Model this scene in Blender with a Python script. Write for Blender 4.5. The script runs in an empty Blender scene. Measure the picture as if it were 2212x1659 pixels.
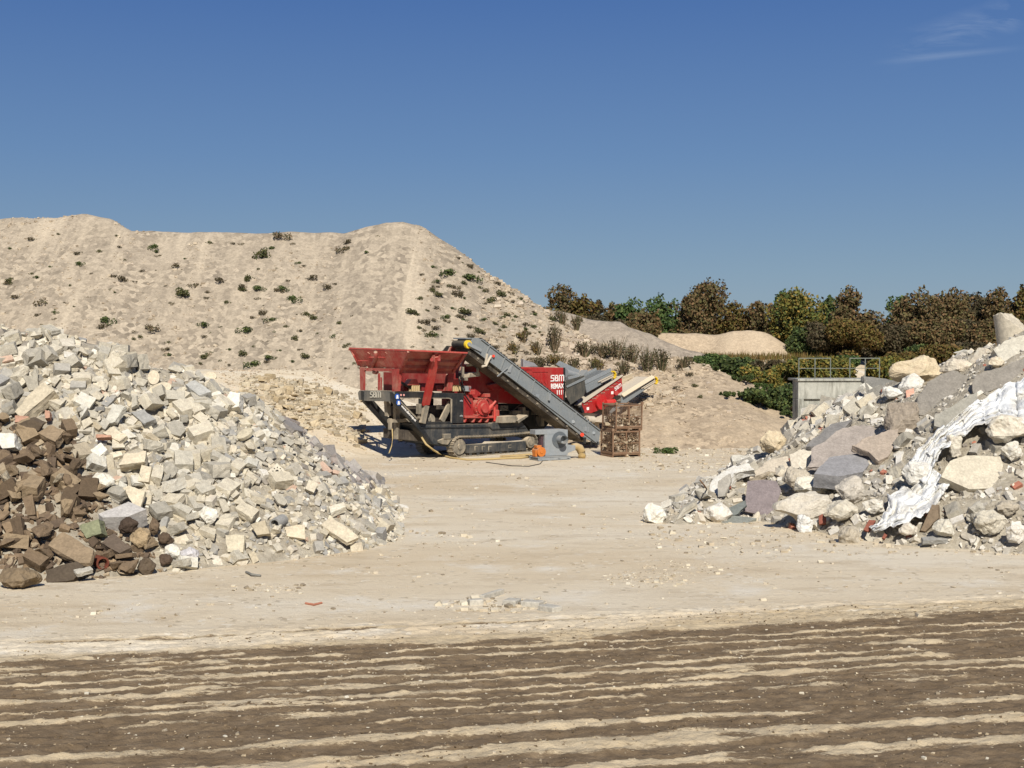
import bpy, bmesh, math, random
import numpy as np
from mathutils import Vector, Matrix, Quaternion
from mathutils import noise as mnoise

sc = bpy.context.scene
COL = sc.collection
R = math.radians

SKY_K = 9.3
# ---------------------------------------------------------------- camera, sky, sun, exposure
F = 3000.0                 # focal length in pixels of a 2212 x 1659 picture
CXP, CYP, HOR, CAMH = 1106.0, 829.5, 735.0, 5.7
PITCH = math.atan((CYP - HOR) / F)
cam_data = bpy.data.cameras.new("camera")
cam_data.lens = F / 2212 * 36.0
cam_data.sensor_width = 36.0
cam_data.sensor_fit = 'HORIZONTAL'
cam_data.clip_start = 0.1
cam_data.clip_end = 5000
cam = bpy.data.objects.new("camera", cam_data)
COL.objects.link(cam)
cam.location = (0, 0, CAMH)
cam.rotation_euler = (math.pi / 2 - PITCH, 0, 0)
sc.camera = cam

SUN_EL, SUN_AZ = R(39), R(-7)      # shadows run away from the camera, a little to the left
world = bpy.data.worlds.new("World")
sc.world = world
world.use_nodes = True
wn, wl = world.node_tree.nodes, world.node_tree.links
wn.clear()
w_out = wn.new('ShaderNodeOutputWorld')
w_bg = wn.new('ShaderNodeBackground')
w_sky = wn.new('ShaderNodeTexSky')
w_sky.sky_type = 'NISHITA'
w_sky.sun_disc = False
w_sky.sun_elevation = SUN_EL
w_sky.sun_rotation = math.pi - SUN_AZ
w_sky.altitude = 500
w_sky.air_density = 1.0
w_sky.dust_density = 0.3
w_sky.ozone_density = 3.0
w_bg.inputs[1].default_value = 0.085
w_gam = wn.new('ShaderNodeGamma'); w_gam.inputs[1].default_value = 1.3
wl.new(w_sky.outputs[0], w_gam.inputs[0])
w_hsv = wn.new('ShaderNodeHueSaturation')
w_hsv.inputs['Hue'].default_value = 0.512
w_hsv.inputs['Saturation'].default_value = 1.12
w_hsv.inputs['Value'].default_value = 0.72
wl.new(w_gam.outputs[0], w_hsv.inputs['Color'])
# thin cirrus, laid out by compass direction
w_tc = wn.new('ShaderNodeTexCoord')
w_sep = wn.new('ShaderNodeSeparateXYZ'); wl.new(w_tc.outputs['Generated'], w_sep.inputs[0])
def wmath(op, a, b=None, c=None, clamp=False):
    n = wn.new('ShaderNodeMath'); n.operation = op; n.use_clamp = clamp
    for i, v in enumerate((a, b, c)):
        if v is None: continue
        if isinstance(v, (int, float)): n.inputs[i].default_value = v
        else: wl.new(v, n.inputs[i])
    return n.outputs[0]
w_el = wn.new('ShaderNodeValToRGB'); wl.new(w_sep.outputs[2], w_el.inputs[0])
SKY_T = [(0.0, (133, 154, 173)), (0.06, (119, 145, 172)), (0.13, (100, 132, 172)), (0.235, (75, 110, 164)), (0.55, (54, 86, 136))]
def _lin(c): return ((c / 255 + 0.055) / 1.055) ** 2.4
while len(w_el.color_ramp.elements) < len(SKY_T): w_el.color_ramp.elements.new(0.5)
for _e, (_p, _c) in zip(w_el.color_ramp.elements, SKY_T):
    _e.position = _p; _e.color = (*[_lin(v) for v in _c], 1)
w_sc = wn.new('ShaderNodeVectorMath'); w_sc.operation = 'SCALE'; w_sc.inputs['Scale'].default_value = SKY_K
wl.new(w_el.outputs[0], w_sc.inputs[0])
w_m2 = wn.new('ShaderNodeMix'); w_m2.data_type = 'RGBA'; w_m2.inputs[0].default_value = 0.94
wl.new(w_hsv.outputs[0], w_m2.inputs[6]); wl.new(w_sc.outputs[0], w_m2.inputs[7])
wa = wmath('DIVIDE', w_sep.outputs[0], w_sep.outputs[1])
wb = wmath('DIVIDE', w_sep.outputs[2], w_sep.outputs[1])
w_cmb = wn.new('ShaderNodeCombineXYZ'); wl.new(wa, w_cmb.inputs[0]); wl.new(wb, w_cmb.inputs[1])
w_map = wn.new('ShaderNodeMapping'); w_map.inputs['Rotation'].default_value = (0, 0, R(-9))
w_map.inputs['Scale'].default_value = (16, 75, 1)
wl.new(w_cmb.outputs[0], w_map.inputs[0])
w_no = wn.new('ShaderNodeTexNoise'); w_no.inputs['Scale'].default_value = 1.0
w_no.inputs['Detail'].default_value = 6; w_no.inputs['Roughness'].default_value = 0.62
w_no.inputs['Distortion'].default_value = 0.6
wl.new(w_map.outputs[0], w_no.inputs['Vector'])
def wstrip(b0, slope, a0, a1, half):
    line = wmath('MULTIPLY_ADD', wmath('SUBTRACT', wa, a0), slope, b0)
    dv = wmath('ABSOLUTE', wmath('SUBTRACT', wb, line))
    f = wmath('SUBTRACT', 1.0, wmath('DIVIDE', dv, half), clamp=True)
    g = wmath('MULTIPLY', wmath('DIVIDE', wmath('SUBTRACT', wa, a0), 0.05, clamp=True), wmath('SUBTRACT', 1.0, wmath('DIVIDE', wmath('SUBTRACT', wa, a1 - 0.05), 0.05), clamp=True))
    return wmath('MULTIPLY', f, g)
s1 = wstrip(0.203, 0.33, 0.265, 0.46, 0.016)
s2 = wstrip(0.198, 0.10, 0.255, 0.37, 0.0032)
nz = wmath('DIVIDE', wmath('SUBTRACT', w_no.outputs[0], 0.42), 0.35, clamp=True)
msk = wmath('ADD', wmath('MULTIPLY', wmath('MULTIPLY', s1, nz), 0.5), wmath('MULTIPLY', s2, 0.17), clamp=True)
w_mix = wn.new('ShaderNodeMix'); w_mix.data_type = 'RGBA'
wl.new(msk, w_mix.inputs[0]); wl.new(w_m2.outputs[2], w_mix.inputs[6])
w_mix.inputs[7].default_value = (4.2, 5.0, 6.4, 1)
wl.new(w_mix.outputs[2], w_bg.inputs[0])
wl.new(w_bg.outputs[0], w_out.inputs[0])

sun_data = bpy.data.lights.new("sun", 'SUN')
sun_data.energy = 4.5
sun_data.angle = R(0.5)
sun_data.color = (1.0, 0.95, 0.87)
sun = bpy.data.objects.new("sun", sun_data)
COL.objects.link(sun)
sun_dir = Vector((math.sin(SUN_AZ) * math.cos(SUN_EL), math.cos(SUN_AZ) * math.cos(SUN_EL), -math.sin(SUN_EL)))
sun.rotation_euler = sun_dir.to_track_quat('-Z', 'Y').to_euler()
sun.location = (0, -20, 30)
sc.view_settings.view_transform = 'Standard'
sc.view_settings.look = 'None'
sc.view_settings.gamma = 1.0
sc.view_settings.exposure = 0.35
sc.render.engine = 'CYCLES'
sc.cycles.max_bounces = 5
sc.cycles.use_denoising = True

# ---------------------------------------------------------------- geometry helpers
_fw = Vector((0, math.cos(PITCH), -math.sin(PITCH)))
_up = Vector((0, math.sin(PITCH), math.cos(PITCH)))
CAMP = Vector((0, 0, CAMH))
def ray(px, py):
    return _fw + Vector((1, 0, 0)) * ((px - CXP) / F) + _up * ((CYP - py) / F)
def P(px, py, d):
    r = ray(px, py); return CAMP + r * (d / r.y)
def G(px, py, z=0.0):
    r = ray(px, py); return CAMP + r * ((z - CAMH) / r.z)
def proj(x, y, z):
    """world -> picture (numpy friendly)"""
    dz = z - CAMH
    dep = y * math.cos(PITCH) - dz * math.sin(PITCH)
    upc = y * math.sin(PITCH) + dz * math.cos(PITCH)
    return CXP + F * x / dep, CYP - F * upc / dep

def srgb(r, g, b):
    def f(c):
        c /= 255.0
        return c / 12.92 if c <= 0.04045 else ((c + 0.055) / 1.055) ** 2.4
    return (f(r), f(g), f(b), 1.0)

def _hash(ix, iy, seed):
    n = (ix.astype(np.int64) * 374761393 + iy.astype(np.int64) * 668265263 + seed * 1442695041) & 0xffffffff
    n = ((n ^ (n >> 13)) * 1274126177) & 0xffffffff
    n = (n ^ (n >> 16)) & 0xffffffff
    return n / 4294967295.0
def vn(x, y, seed=0):
    x = np.asarray(x, float); y = np.asarray(y, float)
    ix = np.floor(x); iy = np.floor(y); fx = x - ix; fy = y - iy
    fx = fx * fx * (3 - 2 * fx); fy = fy * fy * (3 - 2 * fy)
    a = _hash(ix, iy, seed); b = _hash(ix + 1, iy, seed); c = _hash(ix, iy + 1, seed); d = _hash(ix + 1, iy + 1, seed)
    return (a * (1 - fx) + b * fx) * (1 - fy) + (c * (1 - fx) + d * fx) * fy
def fbm(x, y, octs=4, seed=0, rough=0.5):
    s = 0; a = 1.0; t = 0
    x = np.asarray(x, float); y = np.asarray(y, float)
    for o in range(octs):
        s = s + a * (vn(x, y, seed + o * 17) - 0.5); t += a; a *= rough; x = x * 2.03 + 11.3; y = y * 2.03 + 5.7
    return s / t * 2
def sstep(a, b, x):
    t = np.clip((x - a) / (b - a), 0, 1); return t * t * (3 - 2 * t)

def tag(o, label=None, cat=None, group=None, kind=None):
    if label: o['label'] = label
    if cat: o['category'] = cat
    if group: o['group'] = group
    if kind: o['kind'] = kind
    return o
def obj_from(name, verts, faces, mat, parent=None, smooth=False):
    me = bpy.data.meshes.new(name)
    me.from_pydata([tuple(v) for v in verts], [], [tuple(f) for f in faces])
    me.materials.append(mat)
    if smooth: me.polygons.foreach_set('use_smooth', [True] * len(me.polygons))
    me.update()
    o = bpy.data.objects.new(name, me); COL.objects.link(o)
    if parent: o.parent = parent
    return o
def empty(name, loc=(0, 0, 0), rz=0, label=None, cat=None, group=None):
    o = bpy.data.objects.new(name, None); COL.objects.link(o)
    o.location = loc; o.rotation_euler = (0, 0, rz); o.empty_display_size = 0.3
    tag(o, label, cat, group); return o

class MB:
    """collects simple solids; build() links them as one mesh object"""
    def __init__(s): s.v = []; s.f = []
    def add(s, v, f):
        n = len(s.v); s.v += [Vector(p) for p in v]; s.f += [tuple(i + n for i in q) for q in f]; return s
    def box(s, c, size, rot=None):
        hx, hy, hz = size[0] / 2, size[1] / 2, size[2] / 2
        v = [Vector((x, y, z)) for x in (-hx, hx) for y in (-hy, hy) for z in (-hz, hz)]
        if rot is not None: v = [rot @ p for p in v]
        c = Vector(c)
        return s.add([p + c for p in v], [(0, 1, 3, 2), (4, 6, 7, 5), (0, 4, 5, 1), (2, 3, 7, 6), (0, 2, 6, 4), (1, 5, 7, 3)])
    def bar(s, p, q, w, h=None, up=(0, 0, 1)):
        p = Vector(p); q = Vector(q); h = h or w
        d = (q - p); L = d.length; d.normalize(); upv = Vector(up)
        if abs(d.dot(upv)) > 0.98: upv = Vector((0, 1, 0))
        sd = d.cross(upv).normalized(); u2 = sd.cross(d).normalized()
        M = Matrix((d, sd, u2)).transposed()
        return s.box((p + q) / 2, (L, w, h), M)
    def tube(s, p, q, r0, r1=None, n=12, caps=True):
        p = Vector(p); q = Vector(q); r1 = r0 if r1 is None else r1
        d = (q - p).normalized(); a = d.orthogonal().normalized(); b = d.cross(a)
        v = []
        for c, r in ((p, r0), (q, r1)):
            for i in range(n):
                t = 2 * math.pi * i / n; v.append(c + (a * math.cos(t) + b * math.sin(t)) * r)
        f = [(i, (i + 1) % n, n + (i + 1) % n, n + i) for i in range(n)]
        if caps: f += [tuple(range(n - 1, -1, -1)), tuple(range(n, 2 * n))]
        return s.add(v, f)
    def path(s, pts, r, n=6):
        pts = [Vector(p) for p in pts]; m = len(pts); v = []
        for i, p in enumerate(pts):
            d = (pts[min(i + 1, m - 1)] - pts[max(i - 1, 0)]).normalized()
            u = Vector((0, 0, 1)) if abs(d.z) < .95 else Vector((1, 0, 0))
            a = d.cross(u).normalized(); b = a.cross(d)
            rr = r[i] if isinstance(r, (list, tuple)) else r
            for k in range(n):
                t = 2 * math.pi * k / n; v.append(p + (a * math.cos(t) + b * math.sin(t)) * rr)
        f = [(i * n + k, i * n + (k + 1) % n, (i + 1) * n + (k + 1) % n, (i + 1) * n + k) for i in range(m - 1) for k in range(n)]
        f += [tuple(range(n)), tuple(range((m - 1) * n, m * n))]
        return s.add(v, f)
    def prism(s, pts, y0, y1):
        """pts: (x, z) outline, extruded along y"""
        n = len(pts)
        v = [(x, y0, z) for x, z in pts] + [(x, y1, z) for x, z in pts]
        f = [tuple(range(n)), tuple(range(2 * n - 1, n - 1, -1))] + [(i, n + i, n + (i + 1) % n, (i + 1) % n) for i in range(n)]
        return s.add(v, f)
    def sheet(s, pts, th):
        """polygon of 3-d points thickened along its normal"""
        pts = [Vector(p) for p in pts]; n = len(pts)
        nn = Vector((0, 0, 0))
        for i in range(n): nn += pts[i].cross(pts[(i + 1) % n])
        nn.normalize()
        v = pts + [p + nn * th for p in pts]
        f = [tuple(range(n)), tuple(range(2 * n - 1, n - 1, -1))] + [(i, n + i, n + (i + 1) % n, (i + 1) % n) for i in range(n)]
        return s.add(v, f)
    def build(s, name, mat, parent=None, smooth=False, bevel=0):
        o = obj_from(name, s.v, s.f, mat, parent, smooth)
        bm = bmesh.new(); bm.from_mesh(o.data); bmesh.ops.recalc_face_normals(bm, faces=bm.faces); bm.to_mesh(o.data); bm.free()
        if bevel:
            m = o.modifiers.new('bevel', 'BEVEL'); m.width = bevel; m.segments = 2; m.limit_method = 'ANGLE'
        return o

# ---------------------------------------------------------------- material helpers
class NT:
    def __init__(s, name):
        s.m = bpy.data.materials.new(name); s.m.use_nodes = True
        s.t = s.m.node_tree; s.n = s.t.nodes; s.l = s.t.links
        s.b = s.n['Principled BSDF']; s.b.inputs['Roughness'].default_value = 0.95
        s.b.inputs['Specular IOR Level'].default_value = 0.15
    def set(s, sock, v):
        if isinstance(v, bpy.types.NodeSocket): s.l.new(v, sock)
        else: sock.default_value = v
    def coord(s, kind='Object', scale=(1, 1, 1), rot=(0, 0, 0)):
        tc = s.n.new('ShaderNodeTexCoord'); mp = s.n.new('ShaderNodeMapping')
        mp.inputs['Scale'].default_value = scale; mp.inputs['Rotation'].default_value = rot
        s.l.new(tc.outputs[kind], mp.inputs[0]); return mp.outputs[0]
    def noise(s, vec, scale, detail=4, rough=0.55, dist=0.0):
        n = s.n.new('ShaderNodeTexNoise'); s.l.new(vec, n.inputs['Vector'])
        n.inputs['Scale'].default_value = scale; n.inputs['Detail'].default_value = detail
        n.inputs['Roughness'].default_value = rough; n.inputs['Distortion'].default_value = dist
        return n.outputs[0]
    def vor(s, vec, scale, out='Color', feature='F1'):
        n = s.n.new('ShaderNodeTexVoronoi'); s.l.new(vec, n.inputs['Vector']); n.feature = feature
        n.inputs['Scale'].default_value = scale; return n.outputs[out]
    def ramp(s, fac, stops, interp='LINEAR'):
        n = s.n.new('ShaderNodeValToRGB'); s.l.new(fac, n.inputs[0]); n.color_ramp.interpolation = interp
        e = n.color_ramp.elements
        while len(e) < len(stops): e.new(0.5)
        for k, (p, c) in zip(e, stops):
            k.position = p; k.color = c if len(c) == 4 else (*c, 1)
        return n.outputs[0]
    def mix(s, fac, a, b, mode='MIX'):
        n = s.n.new('ShaderNodeMix'); n.data_type = 'RGBA'; n.blend_type = mode
        s.set(n.inputs[0], fac); s.set(n.inputs[6], a); s.set(n.inputs[7], b); return n.outputs[2]
    def math(s, op, a, b=0.0, clamp=False):
        n = s.n.new('ShaderNodeMath'); n.operation = op; n.use_clamp = clamp
        s.set(n.inputs[0], a); s.set(n.inputs[1], b); return n.outputs[0]
    def bump(s, h, strength=0.5, dist=0.02):
        n = s.n.new('ShaderNodeBump'); s.l.new(h, n.inputs['Height'])
        n.inputs['Strength'].default_value = strength; n.inputs['Distance'].default_value = dist
        s.l.new(n.outputs[0], s.b.inputs['Normal'])
    def color(s, c): s.set(s.b.inputs['Base Color'], c)
def g(v): return (v, v, v, 1)
def rampv(nt, fac, a, b):
    return nt.ramp(fac, [(a, g(0)), (b, g(1))])

DUST = srgb(190, 174, 148)
def painted(name, rgb, dust=0.5, rough=0.5, metal=0.0, rust=None):
    """paint or bare metal with site dust lying on what faces up and in blotches"""
    nt = NT(name); co = nt.coord('Object')
    geo = nt.n.new('ShaderNodeNewGeometry'); sp = nt.n.new('ShaderNodeSeparateXYZ')
    nt.l.new(geo.outputs['True Normal'], sp.inputs[0])
    upf = nt.math('MULTIPLY', nt.math('MAXIMUM', sp.outputs[2], 0.0), 1.5, clamp=True)
    n1 = rampv(nt, nt.noise(co, 1.3, 6, 0.65), 0.42, 0.7)
    n2 = rampv(nt, nt.noise(nt.coord('Object', (5, 5, 1.2)), 1.6, 4, 0.7), 0.5, 0.72)
    f = nt.math('ADD', nt.math('MULTIPLY', upf, 0.75 * min(1, dust * 1.6)), nt.math('MULTIPLY', nt.math('ADD', nt.math('MULTIPLY', n1, 0.6), nt.math('MULTIPLY', n2, 0.4)), dust), clamp=True)
    base = nt.mix(nt.noise(co, 7, 3), tuple(c * 0.8 for c in rgb[:3]) + (1,), tuple(min(1, c * 1.15) for c in rgb[:3]) + (1,))
    if rust is not None:
        base = nt.mix(rampv(nt, nt.noise(co, 9, 5, 0.7), 0.45, 0.6), base, rust)
    nt.color(nt.mix(f, base, DUST))
    nt.set(nt.b.inputs['Roughness'], nt.math('ADD', nt.math('MULTIPLY', f, 0.4), rough, clamp=True))
    nt.b.inputs['Metallic'].default_value = metal
    nt.b.inputs['Specular IOR Level'].default_value = 0.35
    return nt.m
def plain(name, rgb, rough=0.8, var=0.15, scale=6):
    nt = NT(name); co = nt.coord('Object')
    nt.color(nt.mix(nt.noise(co, scale, 4), tuple(c * (1 - var) for c in rgb[:3]) + (1,), tuple(min(1, c * (1 + var)) for c in rgb[:3]) + (1,)))
    nt.b.inputs['Roughness'].default_value = rough
    return nt.m
# ---------------------------------------------------------------- terrain materials
TAN = srgb(194, 178, 150)
def ground_material():
    nt = NT('packed_sand'); co = nt.coord('Object')
    big = nt.noise(nt.coord('Object', (0.5, 1.2, 1)), 0.13, 4, 0.6)
    c = nt.ramp(big, [(0.35, srgb(200, 182, 152)), (0.5, srgb(208, 193, 166)), (0.68, srgb(214, 203, 181))])
    med = nt.noise(nt.coord('Object', (0.35, 1.0, 1), (0, 0, R(-12))), 1.1, 6, 0.7)
    c = nt.mix(nt.math('MULTIPLY', rampv(nt, med, 0.5, 0.7), .7), c, srgb(178, 160, 132))
    chalk = nt.noise(co, 0.45, 5, 0.6)
    c = nt.mix(nt.math('MULTIPLY', rampv(nt, chalk, 0.56, 0.7), 0.75), c, srgb(215, 207, 190))
    # loose grit
    v1 = nt.vor(co, 9, 'Color'); sv = nt.n.new('ShaderNodeSeparateColor'); nt.l.new(v1, sv.inputs[0])
    grit = nt.math('MULTIPLY', nt.math('GREATER_THAN', sv.outputs[0], 0.86), rampv(nt, nt.noise(co, 0.8, 4), 0.45, 0.6))
    c = nt.mix(nt.math('MULTIPLY', grit, 0.55), c, nt.ramp(sv.outputs[1], [(0.3, srgb(140, 124, 100)), (0.6, srgb(222, 214, 196))]))
    at = nt.n.new('ShaderNodeAttribute'); at.attribute_name = 'mud'; mud = at.outputs['Fac']
    c = nt.mix(nt.math('MULTIPLY', rampv(nt, mud, .03, .13), .8), c, nt.ramp(nt.noise(co, 1.7, 5, .7), [(.35, srgb(172, 153, 121)), (.65, srgb(190, 172, 140))]))
    fine = nt.noise(nt.coord('Object', (1, 2.6, 1), (0, 0, R(-12))), 7, 7, 0.85)
    mm = rampv(nt, nt.math('ADD', mud, nt.math('MULTIPLY', nt.math('SUBTRACT', fine, 0.5), 2.4)), 0.34, 0.66)
    mc = nt.ramp(nt.noise(co, 2.3, 6, 0.7), [(0.3, srgb(98, 82, 62)), (0.52, srgb(116, 99, 77)), (0.7, srgb(130, 113, 90))])
    c = nt.mix(mm, c, mc)
    nt.color(c)
    h = nt.math('ADD', nt.noise(co, 5, 6, 0.7), nt.math('MULTIPLY', nt.noise(co, 24, 4, 0.7), 0.5))
    nt.bump(h, 0.75, 0.06)
    return nt.m
M_GROUND = ground_material()

def gravel_material(name, c_dark, c_mid, c_light, streak_rot=0.0, streaks=1.0, stone=3.2, rubble=0.5):
    """tipped gravel: fine sandy chutes running down the slope between bands of coarser stones"""
    nt = NT(name); co = nt.coord('Object')
    st = nt.noise(nt.coord('Object', (0.55, 0.05, 0.05), (0, streak_rot, 0)), 1.0, 4, 0.6, 0.25)
    fine = rampv(nt, st, 0.44, 0.62) if streaks > 0 else rampv(nt, nt.noise(co, 0.3, 4), 0.45, 0.6)
    patch = rampv(nt, nt.noise(co, 0.17, 4, 0.6), 0.42, 0.6)
    coarse = nt.math('SUBTRACT', 1.0, nt.math('MULTIPLY', fine, streaks), clamp=True)
    coarse = nt.math('MULTIPLY', coarse, nt.math('ADD', nt.math('MULTIPLY', patch, 0.6), 0.4))
    c = nt.mix(nt.math('MULTIPLY', fine, min(1, .35 + streaks)), c_mid, c_light)
    c = nt.mix(nt.math('MULTIPLY', coarse, 0.55), c, c_dark)
    v = nt.vor(co, stone, 'Color'); sv = nt.n.new('ShaderNodeSeparateColor'); nt.l.new(v, sv.inputs[0])
    stc = nt.ramp(sv.outputs[0], [(0.0, tuple(x * 0.5 for x in c_dark[:3])), (0.35, c_dark), (0.7, c_light), (1.0, tuple(min(1, x * 1.3) for x in c_light[:3]))])
    c = nt.mix(nt.math('MULTIPLY', coarse, rubble), c, stc)
    v2 = nt.vor(co, stone * 2.7, 'Color'); sw = nt.n.new('ShaderNodeSeparateColor'); nt.l.new(v2, sw.inputs[0])
    c = nt.mix(0.16, c, nt.ramp(sw.outputs[0], [(0.1, g(0.12)), (0.9, g(0.75))]), 'OVERLAY')
    c = nt.mix(0.35, c, nt.ramp(nt.noise(co, 4.5, 6, 0.8), [(0.3, g(0.38)), (0.7, g(0.6))]), 'OVERLAY')
    nt.color(c)
    h = nt.math('ADD', nt.math('MULTIPLY', nt.math('MULTIPLY', sv.outputs[1], coarse), 0.8), nt.noise(co, 4, 6, 0.7))
    nt.bump(h, 0.5, 0.07)
    return nt.m

# ---------------------------------------------------------------- machine frame (used by the ground too)
TH = R(42)
MU = Vector((math.cos(TH), math.sin(TH), 0)); MV = Vector((-math.sin(TH), math.cos(TH), 0))
MO = G(979, 988, 0)

# ---------------------------------------------------------------- heights
def crest(pts):
    out = [P(*p) for p in pts]
    return np.array([[p.x, p.y, p.z] for p in out])
def ridge(x, y, C, slope, slope_back=None):
    """height of a heap tipped along the crest line C"""
    best = np.full(np.shape(x), -1e9)
    for i in range(len(C) - 1):
        a, b = C[i], C[i + 1]; dx, dy = b[0] - a[0], b[1] - a[1]; L2 = dx * dx + dy * dy + 1e-9
        t = np.clip(((x - a[0]) * dx + (y - a[1]) * dy) / L2, 0, 1)
        cx, cy = a[0] + t * dx, a[1] + t * dy
        d = np.hypot(x - cx, y - cy)
        sl = slope if slope_back is None else np.where(y > cy, slope_back, slope)
        d = np.sqrt(d * d + 0.15) - 0.38
        best = np.maximum(best, a[2] + t * (b[2] - a[2]) - sl * d)
    return best
def h_base(x, y):
    x = np.asarray(x, float); y = np.asarray(y, float)
    Y = -(x - MO.x) * math.sin(TH) + (y - MO.y) * math.cos(TH)
    ap = 0.29 * np.maximum(0, Y - 3.6)
    z = 4.0 * (1 - np.exp(-(ap / 4.0) ** 1.0 * 1.25)) if False else np.minimum(ap, 4.0)
    z = np.where(y > 66, z, 0)
    z = z + 0.9 * sstep(105, 150, y)
    return z
def h_ground(x, y):
    z = h_base(x, y)
    amp = 0.05 + 0.1 * sstep(66, 90, y)
    und = fbm(x / 3.0, y / 4.0, 4, 5) * amp * (1 - 0.6 * sstep(60, 50, y) * sstep(68, 66, y))
    return z + und - 0.02

def grid_obj(name, xs, ys, hf, mat, cut=None, kind='structure', attr=None):
    X, Y = np.meshgrid(xs, ys); Z = hf(X, Y)
    nx, ny = len(xs), len(ys)
    co = np.stack([X, Y, Z], -1).reshape(-1, 3)
    i = np.arange((ny - 1) * (nx - 1)); r, c = i // (nx - 1), i % (nx - 1)
    q = np.stack([r * nx + c, r * nx + c + 1, (r + 1) * nx + c + 1, (r + 1) * nx + c], -1)
    if cut is not None:
        keep = cut(X, Y, Z).reshape(-1)
        q = q[keep[q].any(1)]
        used = np.unique(q); mp = -np.ones(len(co), int); mp[used] = np.arange(len(used)); co = co[used]; q = mp[q]
    me = bpy.data.meshes.new(name)
    me.vertices.add(len(co)); me.vertices.foreach_set('co', co.astype(np.float32).ravel())
    me.loops.add(q.size); me.loops.foreach_set('vertex_index', q.astype(np.int32).ravel())
    me.polygons.add(len(q)); me.polygons.foreach_set('loop_start', np.arange(0, q.size, 4, dtype=np.int32))
    me.polygons.foreach_set('loop_total', np.full(len(q), 4, dtype=np.int32))
    me.update(calc_edges=True)
    me.polygons.foreach_set('use_smooth', np.ones(len(q), dtype=bool))
    if attr is not None:
        a = me.attributes.new('mud', 'FLOAT', 'POINT'); a.data.foreach_set('value', attr(co[:, 0], co[:, 1]).astype(np.float32))
    me.materials.append(mat)
    o = bpy.data.objects.new(name, me); COL.objects.link(o)
    if kind: o['kind'] = kind
    return o

def graded(vals):
    out = []
    for a, b, st in vals: out += list(np.arange(a, b, st))
    out.append(vals[-1][1]); return np.array(out)

# ---- muddy haul road in the foreground: wheel tracks pressed into dark mud, pale dry strips between
RA = R(12.3)
BANDS = [(26.9, .05, -.2), (25.05, .09, .25), (24.45, .10, .0), (23.9, .13, -.05), (23.35, .10, .0), (22.8, .15, .1), (22.2, .15, .35), (21.75, .12, .2),
         (21.2, .09, .0), (20.55, .05, -.3), (19.75, .16, .35), (18.75, .26, .6), (17.75, .22, .5)]
def mud_mask(x, y):
    u = x * math.cos(RA) + y * math.sin(RA); v = -x * math.sin(RA) + y * math.cos(RA)
    v = v + fbm(u / 5.0, v * 0.6, 3, 31) * 0.2 + fbm(u / 1.2, v / 0.2, 4, 37) * 0.08
    m = sstep(26.1, 25.6, v + fbm(u / 2.0, v * 0 + 3, 3, 77) * 0.3 - 0.5 * sstep(3, 12, x))
    m = np.maximum(m, 0.75 * np.exp(-((v - 27.25) / 0.09) ** 2) * sstep(3.5, 0, x) * sstep(-0.35, 0.2, fbm(u / 1.2, v * 0 + 9, 3, 99)))
    m = np.maximum(m, 0.62 * sstep(27.6, 26.6, v) * sstep(1, 8, x) * (0.62 + 0.5 * fbm(u / 1.5, v / .3, 3, 13)))
    for k, (vc, hw, bias) in enumerate(BANDS):
        on = sstep(-0.30, 0.12, fbm(u / 3.2 + k * 7.1, np.full_like(u, k * 3.3), 3, 200 + k) + bias)
        w = .7 * hw * (0.8 + 1.1 * fbm(u / 1.6, v * 0 + k, 3, 300 + k) + 0.2)
        s = .92 * sstep(1.5, 0.5, np.abs(v - vc) / np.maximum(w, 0.02))
        m = m * (1 - s * on)
    rough = sstep(0.15, 0.5, fbm(u / 1.1, v / 0.22, 4, 55)) * sstep(19.5, 22.5, v) * 0.8
    m = m * (1 - rough * sstep(-0.3, 0.2, fbm(u / 5, v / 2, 2, 71)))
    m = np.maximum(m, .8 * sstep(.25, .5, fbm(u / 1.5, v / .3, 4, 58)) * sstep(25.6, 25.2, v))
    m = np.maximum(m, .14 * sstep(26.6, 25.9, v))
    return np.clip(m, 0, 1)
def h_road(x, y):
    u = x * math.cos(RA) + y * math.sin(RA); v = -x * math.sin(RA) + y * math.cos(RA)
    m = mud_mask(x, y)
    edge = sstep(28.4, 27.4, v)
    z = h_ground(x, y) + 0.006 + edge * (0.016 - 0.035 * (m - 0.5) + 0.045 * fbm(u / 0.5, v / 0.16, 4, 8) + 0.024 * fbm(u / .14, v / .11, 3, 12))
    return z
xs = graded([(-900, -120, 60), (-120, -40, 8), (-40, 44, 0.6), (44, 160, 8), (160, 900, 60)])
ys = graded([(-60, 14, 4), (14, 66, 0.6), (66, 110, 0.8), (110, 180, 5), (180, 1400, 60)])
def zero(x, y): return x * 0
def g_hole(X, Y, Z):
    v = -X * math.sin(RA) + Y * math.cos(RA)
    return ~((v < 26.3) & (v > 17.5) & (X > -11) & (X < 12))
ground = grid_obj('ground', xs, ys, h_ground, M_GROUND, attr=zero)
# push the base sheet under the finely modelled road so the two never meet
co = np.empty(len(ground.data.vertices) * 3, dtype=np.float32); ground.data.vertices.foreach_get('co', co); co = co.reshape(-1, 3)
vv = -co[:, 0] * math.sin(RA) + co[:, 1] * math.cos(RA)
inside = (vv < 27.6) & (vv > 15.2) & (np.abs(co[:, 0]) < co[:, 1] * .45 + 3)
co[inside, 2] -= 0.12; ground.data.vertices.foreach_set('co', co.ravel()); ground.data.update()
road = grid_obj('dirt_road', np.arange(-19, 19, 0.038), np.arange(14.0, 32.0, 0.04), h_road, M_GROUND, attr=mud_mask,
                cut=lambda X, Y, Z: ((-X * math.sin(RA) + Y * math.cos(RA)) < 28.5) & ((-X * math.sin(RA) + Y * math.cos(RA)) > 15.0) & (np.abs(X) < Y * 0.45 + 4))

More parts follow.
